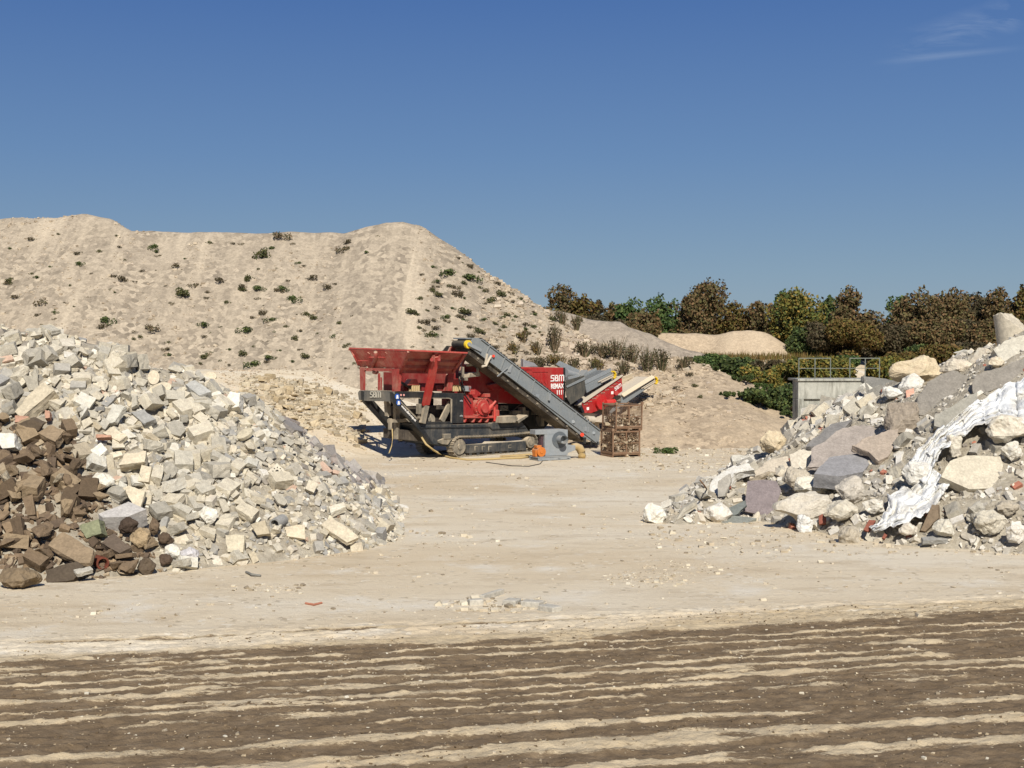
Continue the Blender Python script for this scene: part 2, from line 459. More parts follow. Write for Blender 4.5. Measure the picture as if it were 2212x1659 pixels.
# ---- heaps of gravel behind
C_MAIN = crest([(-260, 486, 96), (-60, 482, 96), (60, 470, 96), (120, 467, 96), (185, 459, 96), (230, 470, 95.5), (285, 498, 95), (360, 500, 95.5), (430, 499, 95), (550, 506, 95),
                (640, 500, 95), (740, 504, 95.5), (800, 490, 95), (835, 480, 95), (868, 479, 95), (900, 490, 95), (950, 523, 94.5), (1000, 558, 94), (1050, 588, 93.5), (1100, 621, 93),
                (1150, 655, 92.5), (1185, 680, 92)])
C_ROCK = crest([(1100, 640, 93), (1180, 690, 92), (1250, 738, 90), (1330, 775, 88), (1390, 800, 87)])
C_SPUR = crest([(1230, 830, 84), (1330, 812, 84), (1395, 784, 85), (1432, 768, 86), (1478, 784, 85), (1545, 832, 82), (1615, 886, 80), (1665, 926, 78), (1705, 955, 76)])
C_GREY = crest([(1150, 672, 106), (1200, 672, 106), (1270, 688, 105), (1330, 694, 104), (1390, 718, 104), (1450, 742, 103), (1530, 768, 102)])
C_FAR = crest([(1380, 722, 124), (1440, 719, 124), (1500, 721, 124), (1545, 725, 124), (1590, 716, 123), (1640, 716, 123), (1648, 717, 123)])
def h_main(x, y):
    z = ridge(x, y, C_MAIN, 0.78, 0.7)
    gl = fbm(x / 1.9 + z * 0.05, y / 14.0, 3, 41)
    return z + gl * 0.28 * sstep(14, 8, z) + fbm(x / 5.0, y / 5.0, 3, 43) * 0.4 + fbm(x / 0.8, y / 0.8, 3, 44) * 0.05
def h_rock(x, y): return ridge(x, y, C_ROCK, 0.5, 0.7) + fbm(x / 2.2, y / 2.2, 4, 51) * 0.55 + fbm(x / .5, y / .5, 3, 52) * 0.16
def h_spur(x, y): return ridge(x, y, C_SPUR, 0.37, 0.6) + fbm(x / 3.0, y / 3.0, 4, 61) * 0.32 + fbm(x / .7, y / .7, 3, 62) * 0.10
def h_grey(x, y): return ridge(x, y, C_GREY, 0.62, 0.6) + fbm(x / 3, y / 3, 4, 63) * 0.22 + fbm(x / .8, y / .8, 3, 64) * 0.08
def h_far(x, y): return ridge(x, y, C_FAR, 0.66, 0.66) + fbm(x / 4, y / 4, 3, 65) * 0.2 + fbm(x / 1, y / 1, 3, 66) * 0.06
M_MAIN = gravel_material('tipped_gravel', srgb(139, 127, 110), srgb(159, 146, 127), srgb(178, 164, 142), streak_rot=R(16), stone=3.0, rubble=0.55)
M_ROCKY = gravel_material('stony_gravel', srgb(146, 130, 112), srgb(162, 146, 126), srgb(180, 165, 145), streaks=0.25, stone=2.2, rubble=0.8)
M_SPUR = gravel_material('sandy_gravel', srgb(154, 137, 115), srgb(170, 152, 127), srgb(184, 166, 139), streaks=0.5, stone=3.5, rubble=0.5)
M_GREYG = gravel_material('grey_gravel', srgb(142, 130, 115), srgb(152, 140, 124), srgb(166, 153, 134), streaks=0.3, stone=3.5, rubble=0.5)
M_FARG = gravel_material('far_sand', srgb(168, 149, 124), srgb(182, 163, 136), srgb(192, 173, 145), streaks=0.4, stone=3.5, rubble=0.3)
def above(X, Y, Z): return Z > h_ground(X, Y) - 0.5
grid_obj('gravel_hill', np.arange(-50, 16, 0.28), np.arange(72, 118, 0.28), h_main, M_MAIN, cut=above)
grid_obj('stony_hill', np.arange(-4, 16, 0.2), np.arange(76, 100, 0.2), h_rock, M_ROCKY, cut=above)
grid_obj('sand_hill', np.arange(-1, 22, 0.2), np.arange(68, 98, 0.2), h_spur, M_SPUR, cut=above)
grid_obj('grey_gravel_hill', np.arange(-6, 26, 0.3), np.arange(92, 118, 0.3), h_grey, M_GREYG, cut=above)
grid_obj('far_sand_hill', np.arange(4, 34, 0.4), np.arange(112, 136, 0.4), h_far, M_FARG, cut=above)
def h_all(x, y):
    return np.maximum.reduce([h_ground(x, y), h_main(x, y), h_rock(x, y), h_spur(x, y), h_grey(x, y), h_far(x, y)])

# ---- rubble heaps (their inner body; the pieces come later)
CL = [crest([(-260, 690, 41), (-60, 702, 41), (0, 712, 40.8), (120, 722, 40.8), (210, 745, 41), (300, 790, 41), (400, 800, 41.5), (480, 842, 42), (540, 872, 42.5), (590, 905, 43), (662, 968, 45),
              (722, 1004, 51), (775, 1026, 55)]),
      crest([(580, 930, 43), (660, 1040, 42.6), (730, 1104, 41.5), (785, 1144, 40.8)])]
CR = [crest([(2400, 640, 46), (2260, 700, 46), (2150, 745, 47), (2000, 800, 48), (1880, 850, 51), (1790, 885, 53), (1720, 935, 56), (1650, 975, 59)]),
      crest([(2000, 850, 46), (1850, 915, 47), (1700, 975, 48), (1570, 1040, 46), (1470, 1095, 44)])]
TA, TB = G(858, 1150, 0), G(862, 1030, 0)       # right-hand toe line of the left heap
TNX, TNY = (TB - TA).normalized().x, (TB - TA).normalized().y
def h_left(x, y):
    a = ridge(x, y, CL[0], 0.76, 0.7)
    b = ridge(x, y, CL[1], 0.6)
    z = np.maximum(a, b) + fbm(x / 1.3, y / 1.3, 3, 81) * 0.22
    return np.minimum(z, 0.95 * ((TB.x - x) * TNY + (y - TB.y) * TNX) + fbm(x / .9, y / .9, 3, 83) * .15)
def h_right(x, y):
    a = ridge(x, y, CR[0], 0.66, 0.7); b = ridge(x, y, CR[1], 0.62, 0.5)
    return np.maximum(a, b) + fbm(x / 1.1, y / 1.1, 3, 91) * 0.25
nt = NT('crushed_fines'); co_ = nt.coord('Object')
nt.color(nt.ramp(nt.noise(co_, 3, 6, 0.7), [(0.35, srgb(152, 142, 124)), (0.65, srgb(186, 177, 158))])); nt.bump(nt.noise(co_, 9, 6, 0.7), 1.0, 0.1)
M_FINES = nt.m
above0 = lambda X, Y, Z: Z > h_ground(X, Y) - 0.25
hl = grid_obj('rubble_bed', np.arange(-27, -1, 0.14), np.arange(30, 60, 0.16), h_left, M_FINES, cut=above0, kind='stuff')
tag(hl, 'fine crushed concrete filling the gaps of the left rubble heap', 'rubble')
hr = grid_obj('rubble_bed', np.arange(2, 27, 0.14), np.arange(33, 64, 0.16), h_right, M_FINES, cut=above0, kind='stuff')
tag(hr, 'fine crushed concrete filling the gaps of the right rubble heap', 'rubble')
# ---------------------------------------------------------------- rubble pieces
def hull(points):
    bm = bmesh.new()
    for p in points: bm.verts.new(p)
    r = bmesh.ops.convex_hull(bm, input=bm.verts)
    junk = [e for e in r['geom_interior'] if isinstance(e, bmesh.types.BMVert)] + [e for e in r['geom_unused'] if isinstance(e, bmesh.types.BMVert)]
    if junk: bmesh.ops.delete(bm, geom=list(set(junk)), context='VERTS')
    bmesh.ops.recalc_face_normals(bm, faces=bm.faces)
    bmesh.ops.dissolve_limit(bm, angle_limit=R(4), verts=bm.verts, edges=bm.edges)
    return bm
def bm_data(bm):
    bm.verts.index_update(); v = np.array([tuple(x.co) for x in bm.verts]); f = [tuple(w.index for w in q.verts) for q in bm.faces]; bm.free(); return v, f
def piece(kind, rnd):
    """unit-sized broken piece; x is its longest direction"""
    pts = []
    if kind == 'block':
        hx, hy, hz = 0.5, rnd.uniform(0.28, 0.42), rnd.uniform(0.18, 0.32)
        for sx in (-1, 1):
            for sy in (-1, 1):
                for sz in (-1, 1):
                    j = rnd.random()
                    if j < 0.22:      # knocked-off corner
                        c = rnd.uniform(0.08, 0.26)
                        pts += [(sx * (hx - c), sy * hy, sz * hz), (sx * hx, sy * (hy - c * .7), sz * hz), (sx * hx, sy * hy, sz * (hz - c * .6))]
                    else:
                        pts.append((sx * hx + rnd.gauss(0, .03), sy * hy + rnd.gauss(0, .03), sz * hz + rnd.gauss(0, .02)))
    elif kind == 'slab':
        n = rnd.choice([4, 4, 5, 6]); t = rnd.uniform(0.05, 0.13); a0 = rnd.random() * 6
        ry = rnd.uniform(0.55, 0.9)
        for k in range(n):
            a = a0 + 2 * math.pi * (k + rnd.uniform(-.22, .22)) / n; r = rnd.uniform(0.42, 0.6)
            x, y = r * math.cos(a), r * math.sin(a) * ry
            pts += [(x, y, t), (x * rnd.uniform(.9, 1.03), y * rnd.uniform(.9, 1.03), -t)]
    elif kind == 'lump':
        ry, rz = rnd.uniform(.55, .9), rnd.uniform(.4, .75)
        for k in range(10):
            a = rnd.gauss(0, 1), rnd.gauss(0, 1), rnd.gauss(0, 1); L = math.sqrt(sum(q * q for q in a)) + 1e-6
            s = 0.5 * rnd.uniform(.7, 1.15); pts.append((a[0] / L * s, a[1] / L * s * ry, a[2] / L * s * rz))
    elif kind == 'brick':
        for sx in (-1, 1):
            for sy in (-1, 1):
                for sz in (-1, 1):
                    pts.append((sx * .5 * (rnd.uniform(.6, 1) if sx > 0 and sy > 0 else 1), sy * .24, sz * .14))
    return bm_data(hull(pts))
_r = random.Random(5)
LIB = {}
for kd, n in (('block', 14), ('slab', 14), ('lump', 12), ('brick', 3)):
    LIB[kd] = [piece(kd, _r) for _ in range(n)]
def roughen(v, f, size, seed, amt=0.06, cuts=2, flat=None):
    """break up the surfaces of a large piece"""
    bm = bmesh.new(); vs = [bm.verts.new(p) for p in v]
    for q in f:
        try: bm.faces.new([vs[i] for i in q])
        except ValueError: pass
    bmesh.ops.triangulate(bm, faces=bm.faces)
    for c in range(cuts):
        bmesh.ops.subdivide_edges(bm, edges=[e for e in bm.edges if e.calc_length() > size * 0.07], cuts=1, use_grid_fill=True)
    bm.normal_update()
    off = Vector((seed * 3.1, seed * 1.7, seed * .9))
    for w in bm.verts:
        n = w.normal
        k = amt * size
        if flat is not None and abs(n.dot(flat)) > 0.9: k *= 0.18
        d = mnoise.fractal(w.co * (3.2 / size) + off, 0.8, 2.2, 4) * k
        w.co += n * d
    return bm_data(bm)

def rubble_mat(name, src='obj', ramp=None, bumpd=0.03, spots=True):
    nt = NT(name); co = nt.coord('Object')
    if src == 'obj':
        oi = nt.n.new('ShaderNodeObjectInfo'); c = oi.outputs['Color']
    else:
        geo = nt.n.new('ShaderNodeNewGeometry'); c = nt.ramp(geo.outputs['Random Per Island'], ramp, 'CONSTANT')
    n1 = nt.noise(co, 2.6 if src != 'obj' else 3.5, 6, 0.7)
    c = nt.mix(0.55, c, nt.ramp(n1, [(0.3, g(0.33)), (0.7, g(0.62))]), 'OVERLAY')
    if spots:
        v = nt.vor(co, 22, 'Color'); sv = nt.n.new('ShaderNodeSeparateColor'); nt.l.new(v, sv.inputs[0])
        c = nt.mix(0.18, c, nt.ramp(sv.outputs[0], [(0.1, g(0.2)), (0.9, g(0.75))]), 'OVERLAY')
    nt.color(c)
    nt.bump(nt.math('ADD', nt.noise(co, 6, 6, 0.75), nt.math('MULTIPLY', nt.noise(co, 30, 3), 0.4)), 0.7, bumpd)
    return nt.m
CONC = [srgb(190, 182, 164), srgb(178, 170, 152), srgb(170, 164, 150), srgb(196, 186, 163), srgb(202, 192, 170), srgb(160, 155, 144), srgb(186, 178, 160),
        srgb(150, 147, 140), srgb(206, 200, 186), srgb(182, 171, 148), srgb(174, 166, 150), srgb(196, 188, 170)]
def wstops(main, rare, share):
    """main colours share the ramp evenly; the rare ones get a small share of it"""
    n, m = len(main), len(rare); k = (1 - share) / n
    return [(i * k, c) for i, c in enumerate(main)] + [(1 - share + share * i / m, c) for i, c in enumerate(rare)]
def stops(cols): return [(i / len(cols), c) for i, c in enumerate(cols)]
M_RUB = rubble_mat('broken_concrete')
M_RUBM = rubble_mat('broken_concrete_small', 'isl', wstops(CONC, [srgb(140, 132, 120), srgb(180, 154, 134), srgb(168, 155, 130)], .06))
MUDC = [srgb(104, 88, 72), srgb(120, 102, 82), srgb(92, 78, 64), srgb(134, 114, 90), srgb(112, 96, 78), srgb(146, 126, 100), srgb(98, 84, 70), srgb(158, 142, 118)]
M_MUDM = rubble_mat('muddy_stone_small', 'isl', stops(MUDC))
GREYC = [srgb(150, 144, 138), srgb(140, 134, 128), srgb(160, 154, 146), srgb(128, 124, 120), srgb(168, 160, 148), srgb(150, 140, 132)]
M_GREYM = rubble_mat('slate_small', 'isl', stops(GREYC))
CHALK = [srgb(202, 196, 182), srgb(192, 186, 172), srgb(208, 202, 190), srgb(180, 172, 156), srgb(196, 186, 166), srgb(170, 163, 150), srgb(184, 178, 166)]
M_CHALKM = rubble_mat('chalky_small', 'isl', wstops(CHALK, [srgb(150, 144, 132), srgb(140, 132, 122), srgb(170, 112, 92)], .07))

MESHES = {}
def lib_mesh(kd, i):
    """shared mesh of a library piece"""
    k = (kd, i)
    if k not in MESHES:
        v, f = LIB[kd][i]
        if kd in ('lump', 'block', 'slab'): v, f = roughen(v, f, 1.0, i + len(kd) * 7, 0.05 if kd != 'slab' else 0.025, 2, Vector((0, 0, 1)) if kd == 'slab' else None)
        me = bpy.data.meshes.new(kd); me.from_pydata([tuple(x) for x in v], [], f); me.materials.append(M_RUB); me.update()
        MESHES[k] = me
    return MESHES[k]

def normal_of(hf, x, y, e=0.35):
    zx = (hf(np.array([x + e]), np.array([y]))[0] - hf(np.array([x - e]), np.array([y]))[0]) / (2 * e)
    zy = (hf(np.array([x]), np.array([y + e]))[0] - hf(np.array([x]), np.array([y - e]))[0]) / (2 * e)
    return Vector((-zx, -zy, 1)).normalized()
def hits(hf, px, py, d0=30.0, d1=110.0, n=900):
    """where the sight line through a picture point meets a surface"""
    r = ray(px, py); t = np.linspace(d0, d1, n) / r.y
    x, y, z = r.x * t, r.y * t, CAMH + r.z * t
    below = np.where(z < hf(x, y))[0]
    k = below[0] if len(below) else n - 1
    return Vector((x[k], y[k], z[k]))

def rot_for(n, rnd, tilt):
    q = Vector((0, 0, 1)).rotation_difference(n)
    ax = Vector((rnd.gauss(0, 1), rnd.gauss(0, 1), 0)).normalized()
    return q @ Quaternion(ax, rnd.gauss(0, tilt)) @ Quaternion((0, 0, 1), rnd.random() * 6.28)

def merged(name, items, mat, label, cat, group=None, parent=None):
    """items: (kind, i, matrix) -> ONE mesh"""
    V = []; LI = []; LS = []; base = 0; ls = 0
    for kd, i, M in items:
        v, f = LIB[kd][i]; A = np.array(M)
        V.append(v @ A[:3, :3].T + A[:3, 3])
        for q in f:
            LI.extend([k + base for k in q]); LS.append(ls); ls += len(q)
        base += len(v)
    V = np.concatenate(V).astype(np.float32)
    me = bpy.data.meshes.new(name); me.vertices.add(len(V)); me.vertices.foreach_set('co', V.ravel())
    me.loops.add(len(LI)); me.loops.foreach_set('vertex_index', np.array(LI, dtype=np.int32))
    LS = np.array(LS, dtype=np.int32); tot = np.diff(np.append(LS, len(LI))).astype(np.int32)
    me.polygons.add(len(LS)); me.polygons.foreach_set('loop_start', LS); me.polygons.foreach_set('loop_total', tot)
    me.update(calc_edges=True); me.materials.append(mat)
    me.polygons.foreach_set('use_smooth', np.zeros(len(me.polygons), dtype=bool))
    o = bpy.data.objects.new(name, me); COL.objects.link(o)
    tag(o, label, cat, group, 'stuff'); return o

TAKEN = []
def covered(px, py, r):
    """would a piece of this radius hide a hand-placed one"""
    for x0, y0, x1, y1, n in TAKEN:
        e = r * .35
        if x0 - e < px < x1 + e and y0 - e < py < y1 + e:
            ins = True
            for (nx, ny, dd) in n:
                if nx * px + ny * py - dd > e: ins = False; break
            if ins: return True
    return False
def take(P2):
    """remember the outline of a hand-placed piece (picture units, convex)"""
    cx = sum(p[0] for p in P2) / len(P2); cy = sum(p[1] for p in P2) / len(P2); n = []
    for i in range(len(P2)):
        (ax, ay), (bx, by) = P2[i], P2[(i + 1) % len(P2)]; nx, ny = by - ay, ax - bx; L = math.hypot(nx, ny) + 1e-9; nx /= L; ny /= L; d = nx * ax + ny * ay
        if nx * cx + ny * cy > d: nx, ny, d = -nx, -ny, -d
        n.append((nx, ny, d))
    xs = [p[0] for p in P2]; ys = [p[1] for p in P2]; TAKEN.append((min(xs), min(ys), max(xs), max(ys), n))
def scatter(hf, x0, x1, y0, y1, n, size, rnd, kinds, tilt=0.45, keep=None, lift=(-.1, .25), minz=0.0, front=True):
    """random pieces lying on a surface; front: only where the surface can be seen from the road side"""
    X = np.array([rnd.uniform(x0, x1) for _ in range(n)]); Y = np.array([rnd.uniform(y0, y1) for _ in range(n)])
    Z = hf(X, Y); Zg = h_ground(X, Y); e = 0.3
    NX = -(hf(X + e, Y) - hf(X - e, Y)) / (2 * e); NY = -(hf(X, Y + e) - hf(X, Y - e)) / (2 * e)
    PX, PY = proj(X, Y, Z); out = []
    for k in range(n):
        if Z[k] < Zg[k] + minz: continue
        if front and NY[k] > 0.35: continue
        if not (-350 < PX[k] < 2750): continue
        if keep and not keep(PX[k], PY[k], X[k], Y[k], Z[k]): continue
        s = size(rnd, PX[k], PY[k])
        if s > .17 and covered(PX[k], PY[k], s * F / Y[k] * .5): continue
        nn = Vector((NX[k], NY[k], 1)).normalized()
        kd = rnd.choice(kinds); i = rnd.randrange(len(LIB[kd]))
        q = rot_for(nn, rnd, tilt)
        pos = Vector((X[k], Y[k], Z[k])) + nn * s * rnd.uniform(*lift)
        sv = Vector((s, s * rnd.uniform(.8, 1.15), s * rnd.uniform(.8, 1.3)))
        out.append((s, kd, i, pos, q, sv, PX[k], PY[k]))
    return out
def mat_of(it): return Matrix.LocRotScale(it[3], it[4], it[5])
def single(it, name, color, label, cat, group):
    o = bpy.data.objects.new(name, lib_mesh(it[1], it[2])); COL.objects.link(o)
    o.matrix_world = mat_of(it); o.color = color; tag(o, label, cat, group, 'thing'); return o

# ---------------------------------------------------------------- pieces one can single out, placed by hand on the heaps
def a3(x, y): return x * 0.24803, 658.3 + y * 0.24803
def a4(x, y): return x * 0.39683, 877.8 + y * 0.39683
def a5(x, y): return 1371.5 + x * 0.38, 630.9 + y * 0.38
_seed = [0]
HMIN = lambda hf: (lambda x, y: np.maximum(hf(x, y), h_ground(x, y)))
HL, HR = HMIN(h_left), HMIN(h_right)
def own(o, name, label, cat, color, group=None):
    """put the origin at the piece's own centre"""
    me = o.data; n = len(me.vertices); c = np.empty(n * 3); me.vertices.foreach_get('co', c); c = c.reshape(-1, 3); ctr = c.mean(0); c -= ctr
    me.vertices.foreach_set('co', c.ravel()); me.update(); o.location = Vector(ctr); o.color = color
    tag(o, label, cat, group, 'thing'); return o
def slab3(name, f, pts, hf, nrm, th, color, label, cat='rubble piece', out=0.22, rough=0.045, mat=None, dd=None):
    """a slab whose lit face has the given outline, lying in a plane of the given normal on the heap"""
    _seed[0] += 1
    P2 = [f(*p) for p in pts]; cx = sum(p[0] for p in P2) / len(P2); cy = sum(p[1] for p in P2) / len(P2)
    take(P2)
    out += .22 if hf is HL else .16
    n = Vector(nrm).normalized()
    c = hits(hf, cx, cy); r0 = ray(cx, cy); c = c - r0 * (out / r0.y)
    if dd: c = P(cx, cy, min(dd, hits(hf, cx, cy).y - out * .9))
    Q = []
    for p in P2:
        r = ray(*p); t = (c - CAMP).dot(n) / r.dot(n); Q.append(CAMP + r * t)
    v = [tuple(q) for q in Q] + [tuple(q - n * th + Vector((0, 0, 0))) for q in Q]; k = len(Q)
    fc = [tuple(range(k)), tuple(range(2 * k - 1, k - 1, -1))] + [(i, k + i, k + (i + 1) % k, (i + 1) % k) for i in range(k)]
    sz = max((Q[i] - Q[0]).length for i in range(k))
    v, fc = roughen(v, fc, sz, _seed[0], rough, 3, n)
    o = obj_from(name, v, fc, mat or M_RUB); bm = bmesh.new(); bm.from_mesh(o.data); bmesh.ops.recalc_face_normals(bm, faces=bm.faces); bm.to_mesh(o.data); bm.free()
    return own(o, name, label, cat, color)
def rock3(name, f, box, hf, color, label, cat='boulder', ang=0.0, deep=0.8, out=0.0, rough=0.07, blocky=False, sink=.1):
    _seed[0] += 1; rnd = random.Random(_seed[0] * 7 + 3)
    x0, y0 = f(box[0], box[1]); x1, y1 = f(box[2], box[3])
    mx_, my_ = (x1 - x0) * .2, (y1 - y0) * .2; take([(x0 + mx_, y0), (x1 - mx_, y0), (x1, y0 + my_), (x1, y1 - my_), (x1 - mx_, y1), (x0 + mx_, y1), (x0, y1 - my_), (x0, y0 + my_)])
    h = hits(hf, (x0 + x1) / 2, y1 - (y1 - y0) * .12); d = h.y - out; w = (x1 - x0) * d / F; hh = (y1 - y0) * d / F * (1 + sink)
    ca, sa = math.cos(ang), math.sin(ang); pts = []
    for k in range(26 if not blocky else 14):
        a = Vector((rnd.gauss(0, 1), rnd.gauss(0, 1), rnd.gauss(0, 1))).normalized()
        if blocky: a = Vector([math.copysign(abs(q) ** .45, q) for q in a]) * .78
        a = a * .5 * rnd.uniform(.88, 1.06)
        pts.append(a)
    lo = [min(p[i] for p in pts) for i in range(3)]; hi = [max(p[i] for p in pts) for i in range(3)]
    pts = [Vector([(p[i] - lo[i]) / (hi[i] - lo[i]) - .5 for i in range(3)]) for p in pts]
    dep = w * deep
    pts = [Vector((p.x * w, p.y * dep, p.z * hh)) for p in pts]
    if ang: pts = [Vector((p.x * ca - p.z * sa * (w / hh) * .6, p.y, p.x * sa * (hh / w) * .6 + p.z * ca)) for p in pts]
    c = P((x0 + x1) / 2, (y0 + y1) / 2, d)
    v, fc = bm_data(hull([tuple(p) for p in pts]))
    v, fc = roughen(v, fc, max(w, hh), _seed[0], rough, 4)
    o = obj_from(name, [Vector(q) + c for q in v], fc, M_RUB); return own(o, name, label, cat, color)
def disc3(name, f, c0, rx, ry, ang, hf, nrm, th, color, label):
    pts = []
    for k in range(22):
        t = 2 * math.pi * k / 22; x, y = rx * math.cos(t), ry * math.sin(t); pts.append((c0[0] + x * math.cos(ang) - y * math.sin(ang), c0[1] + x * math.sin(ang) + y * math.cos(ang)))
    return slab3(name, f, pts, hf, nrm, th, color, label, rough=.008)

cream, pale, grey, white = srgb(196, 185, 160), srgb(184, 178, 162), srgb(156, 152, 144), srgb(210, 205, 192)
UPN, FRN, RTN, LTN = (0, -.5, .86), (0, -.85, .5), (.5, -.6, .6), (-.5, -.6, .6)
slab3('concrete_beam', a3, [(125, 930), (370, 668), (470, 745), (180, 985)], HL, (-.2, -.75, .6), .35, srgb(188, 176, 152), 'long pale concrete beam leaning just above the muddy stones', out=.45)
slab3('concrete_block', a3, [(1425, 480), (1530, 448), (1672, 474), (1565, 500)], HL, (-.05, -.35, .93), .5, srgb(186, 184, 176), 'large rectangular grey block standing out on the heap ridge', out=.4, rough=.008)
disc3('round_cover', a3, (1390, 735), 108, 52, R(-20), HL, (-.1, -.75, .65), .1, cream, 'largest round concrete cover, tilted flat on the left heap')
disc3('round_cover', a3, (1338, 632), 52, 62, 0, HL, (.1, -.9, .4), .1, srgb(196, 184, 160), 'round concrete cover standing upright just above the largest one')
disc3('round_cover', a3, (1832, 622), 52, 38, 0, HL, (0, -.8, .6), .1, cream, 'small round concrete cover near the right shoulder of the ridge')
disc3('round_cover', a3, (2128, 1118), 76, 34, R(-30), HL, (-.3, -.6, .7), .1, srgb(186, 176, 152), 'narrow tilted round cover on the right flank of the left heap')
slab3('concrete_slab', a3, [(715, 300), (820, 270), (935, 255), (950, 345), (850, 385), (790, 385)], HL, (0, -.7, .7), .3, cream, 'broad cream slab crowning the heap left of the leaning plate', out=.35)
slab3('concrete_plate', a3, [(1205, 485), (1280, 408), (1510, 560), (1475, 660), (1390, 640)], HL, (.1, -.75, .6), .14, srgb(176, 168, 150), 'long grey plate leaning diagonally behind the largest round cover', out=.3)
slab3('slate_block', a3, [(288, 162), (440, 205), (372, 245), (284, 212)], HL, (0, -.7, .7), .2, srgb(98, 104, 118), 'dark blue grey block lying on the very top of the left heap', out=.35)
slab3('kerb_stone', a3, [(270, 380), (415, 405), (425, 440), (280, 420)], HL, (0, -.8, .6), .2, srgb(128, 126, 122), 'dark grey ribbed stone below the top of the left heap')
slab3('concrete_block', a3, [(1610, 690), (1700, 655), (1840, 755), (1735, 790)], HL, (.1, -.6, .8), .45, srgb(168, 166, 158), 'grey squared block beside the largest round cover', out=.4)
slab3('concrete_block', a3, [(785, 1265), (880, 1200), (935, 1262), (850, 1335)], HL, (-.1, -.8, .6), .35, white, 'bright white block low between the muddy stones and the pale rubble', out=.35)
slab3('concrete_slab', a3, [(905, 1045), (980, 858), (1085, 885), (1000, 1020)], HL, (-.25, -.8, .5), .16, srgb(190, 186, 172), 'upright pale slab in the middle of the left heap face', out=.3)
slab3('concrete_block', a3, [(1140, 935), (1255, 915), (1355, 995), (1250, 1035)], HL, (0, -.7, .7), .35, srgb(150, 148, 142), 'grey block with a broken brown end below the largest round cover', out=.35)
slab3('concrete_slab', a3, [(895, 1115), (985, 1058), (1105, 1140), (1040, 1192)], HL, (-.1, -.7, .7), .15, cream, 'square cream slab below the upright pale slab', out=.3)
slab3('concrete_slab', a3, [(1038, 1395), (1090, 1300), (1272, 1275), (1258, 1368)], HL, (0, -.75, .65), .3, cream, 'long cream slab lying across the middle of the left heap', out=.4)
slab3('concrete_slab', a3, [(1200, 1535), (1235, 1392), (1318, 1412), (1295, 1545)], HL, (-.1, -.8, .55), .25, cream, 'upright cream slab right below the long cream slab', out=.35)
slab3('concrete_block', a3, [(1955, 825), (2010, 758), (2092, 768), (2080, 885), (1985, 905)], HL, (-.1, -.8, .5), .4, white, 'chalk white block high on the right flank of the left heap', out=.35)
slab3('paving_slab', a3, [(325, 1115), (435, 1045), (562, 1090), (480, 1192)], HL, (-.1, -.65, .75), .25, srgb(142, 124, 100), 'square brown slab at the top edge of the muddy stones', out=.35)
slab3('paving_slab', a3, [(108, 1055), (280, 998), (372, 1040), (340, 1100), (115, 1092)], HL, (0, -.9, -.15), .3, srgb(96, 84, 70), 'dark brown slab jutting out above the muddy stones', out=.45)
slab3('concrete_block', a3, [(0, 1110), (122, 1120), (132, 1240), (25, 1252), (-30, 1200)], HL, (-.1, -.9, .4), .5, srgb(206, 202, 190), 'pale block at the left picture edge above the muddy stones', out=.4)
for x, y, w, h, l_ in ((190, 990, 120, 50, 'ribbed orange hollow brick beside the long leaning beam'), (412, 950, 42, 66, 'small upright orange brick end below the long leaning beam'), (180, 220, 60, 50, 'orange brick fragment just under the dark blue grey block'), (900, 1140, 130, 24, 'long thin pink brick strip in the middle of the left heap')):
    slab3('clay_brick', a3, [(x - w / 2, y - h / 2), (x + w / 2, y - h / 2 + 6), (x + w / 2, y + h / 2), (x - w / 2, y + h / 2 + 6)], HL, FRN, .18, srgb(172, 134, 112), l_, 'brick', out=.3)
slab3('paving_slab', a4, [(252, 752), (345, 680), (512, 775), (490, 852), (435, 852)], HL, (-.05, -.6, .8), .16, srgb(140, 122, 98), 'large flat brown slab tilted at the foot of the muddy stones', out=.4)
slab3('concrete_block', a4, [(535, 585), (700, 520), (795, 560), (695, 600), (560, 605)], HL, (.05, -.5, .86), .5, srgb(178, 173, 166), 'large lilac grey box-shaped block at the edge of the muddy stones', out=.45, rough=.01)
slab3('concrete_slab', a4, [(668, 445), (700, 428), (788, 462), (758, 578), (705, 500)], HL, (0, -.85, .5), .14, cream, 'cream upright slab just above the lilac grey block', out=.35)
rock3('concrete_boulder', a4, (1075, 550, 1195, 640), HL, white, 'bright white pointed boulder low in the middle of the left heap', out=.2)
rock3('concrete_boulder', a4, (495, 362, 625, 450), HL, srgb(208, 202, 186), 'pale boulder resting against the right edge of the muddy stones', out=.3)
slab3('concrete_slab', a4, [(1752, 648), (1795, 588), (1955, 712), (1890, 742)], HL, (.15, -.6, .75), .14, cream, 'long cream slab leaning at the right toe of the left heap', out=.35)
slab3('concrete_slab', a4, [(1548, 655), (1655, 648), (1662, 722), (1560, 706)], HL, FRN, .12, cream, 'square cream tile left of the slab leaning at the right toe', out=.25)
slab3('concrete_slab', a4, [(1225, 698), (1330, 700), (1325, 795), (1240, 792)], HL, FRN, .14, srgb(190, 180, 156), 'squarish cream slab standing at the front foot of the left heap', out=.3)
slab3('concrete_slab', a4, [(1368, 642), (1442, 620), (1468, 692), (1400, 700)], HL, FRN, .14, srgb(172, 160, 136), 'tan square slab between two cream slabs near the front foot', out=.3)
slab3('concrete_slab', a4, [(1790, 545), (1870, 520), (1880, 545), (1800, 580)], HL, UPN, .18, srgb(204, 196, 176), 'pale slab lying just above the slab leaning at the right toe', out=.3)
dc = slab3('drain_cover', a4, [(1458, 355), (1508, 308), (1552, 352), (1518, 398)], HL, (0, -.85, .5), .08, srgb(196, 188, 168), 'square pale drain cover pierced with small holes', 'drain cover', out=.35, rough=.0)
dn = Vector((0, -.85, .5)).normalized(); hm = MB()
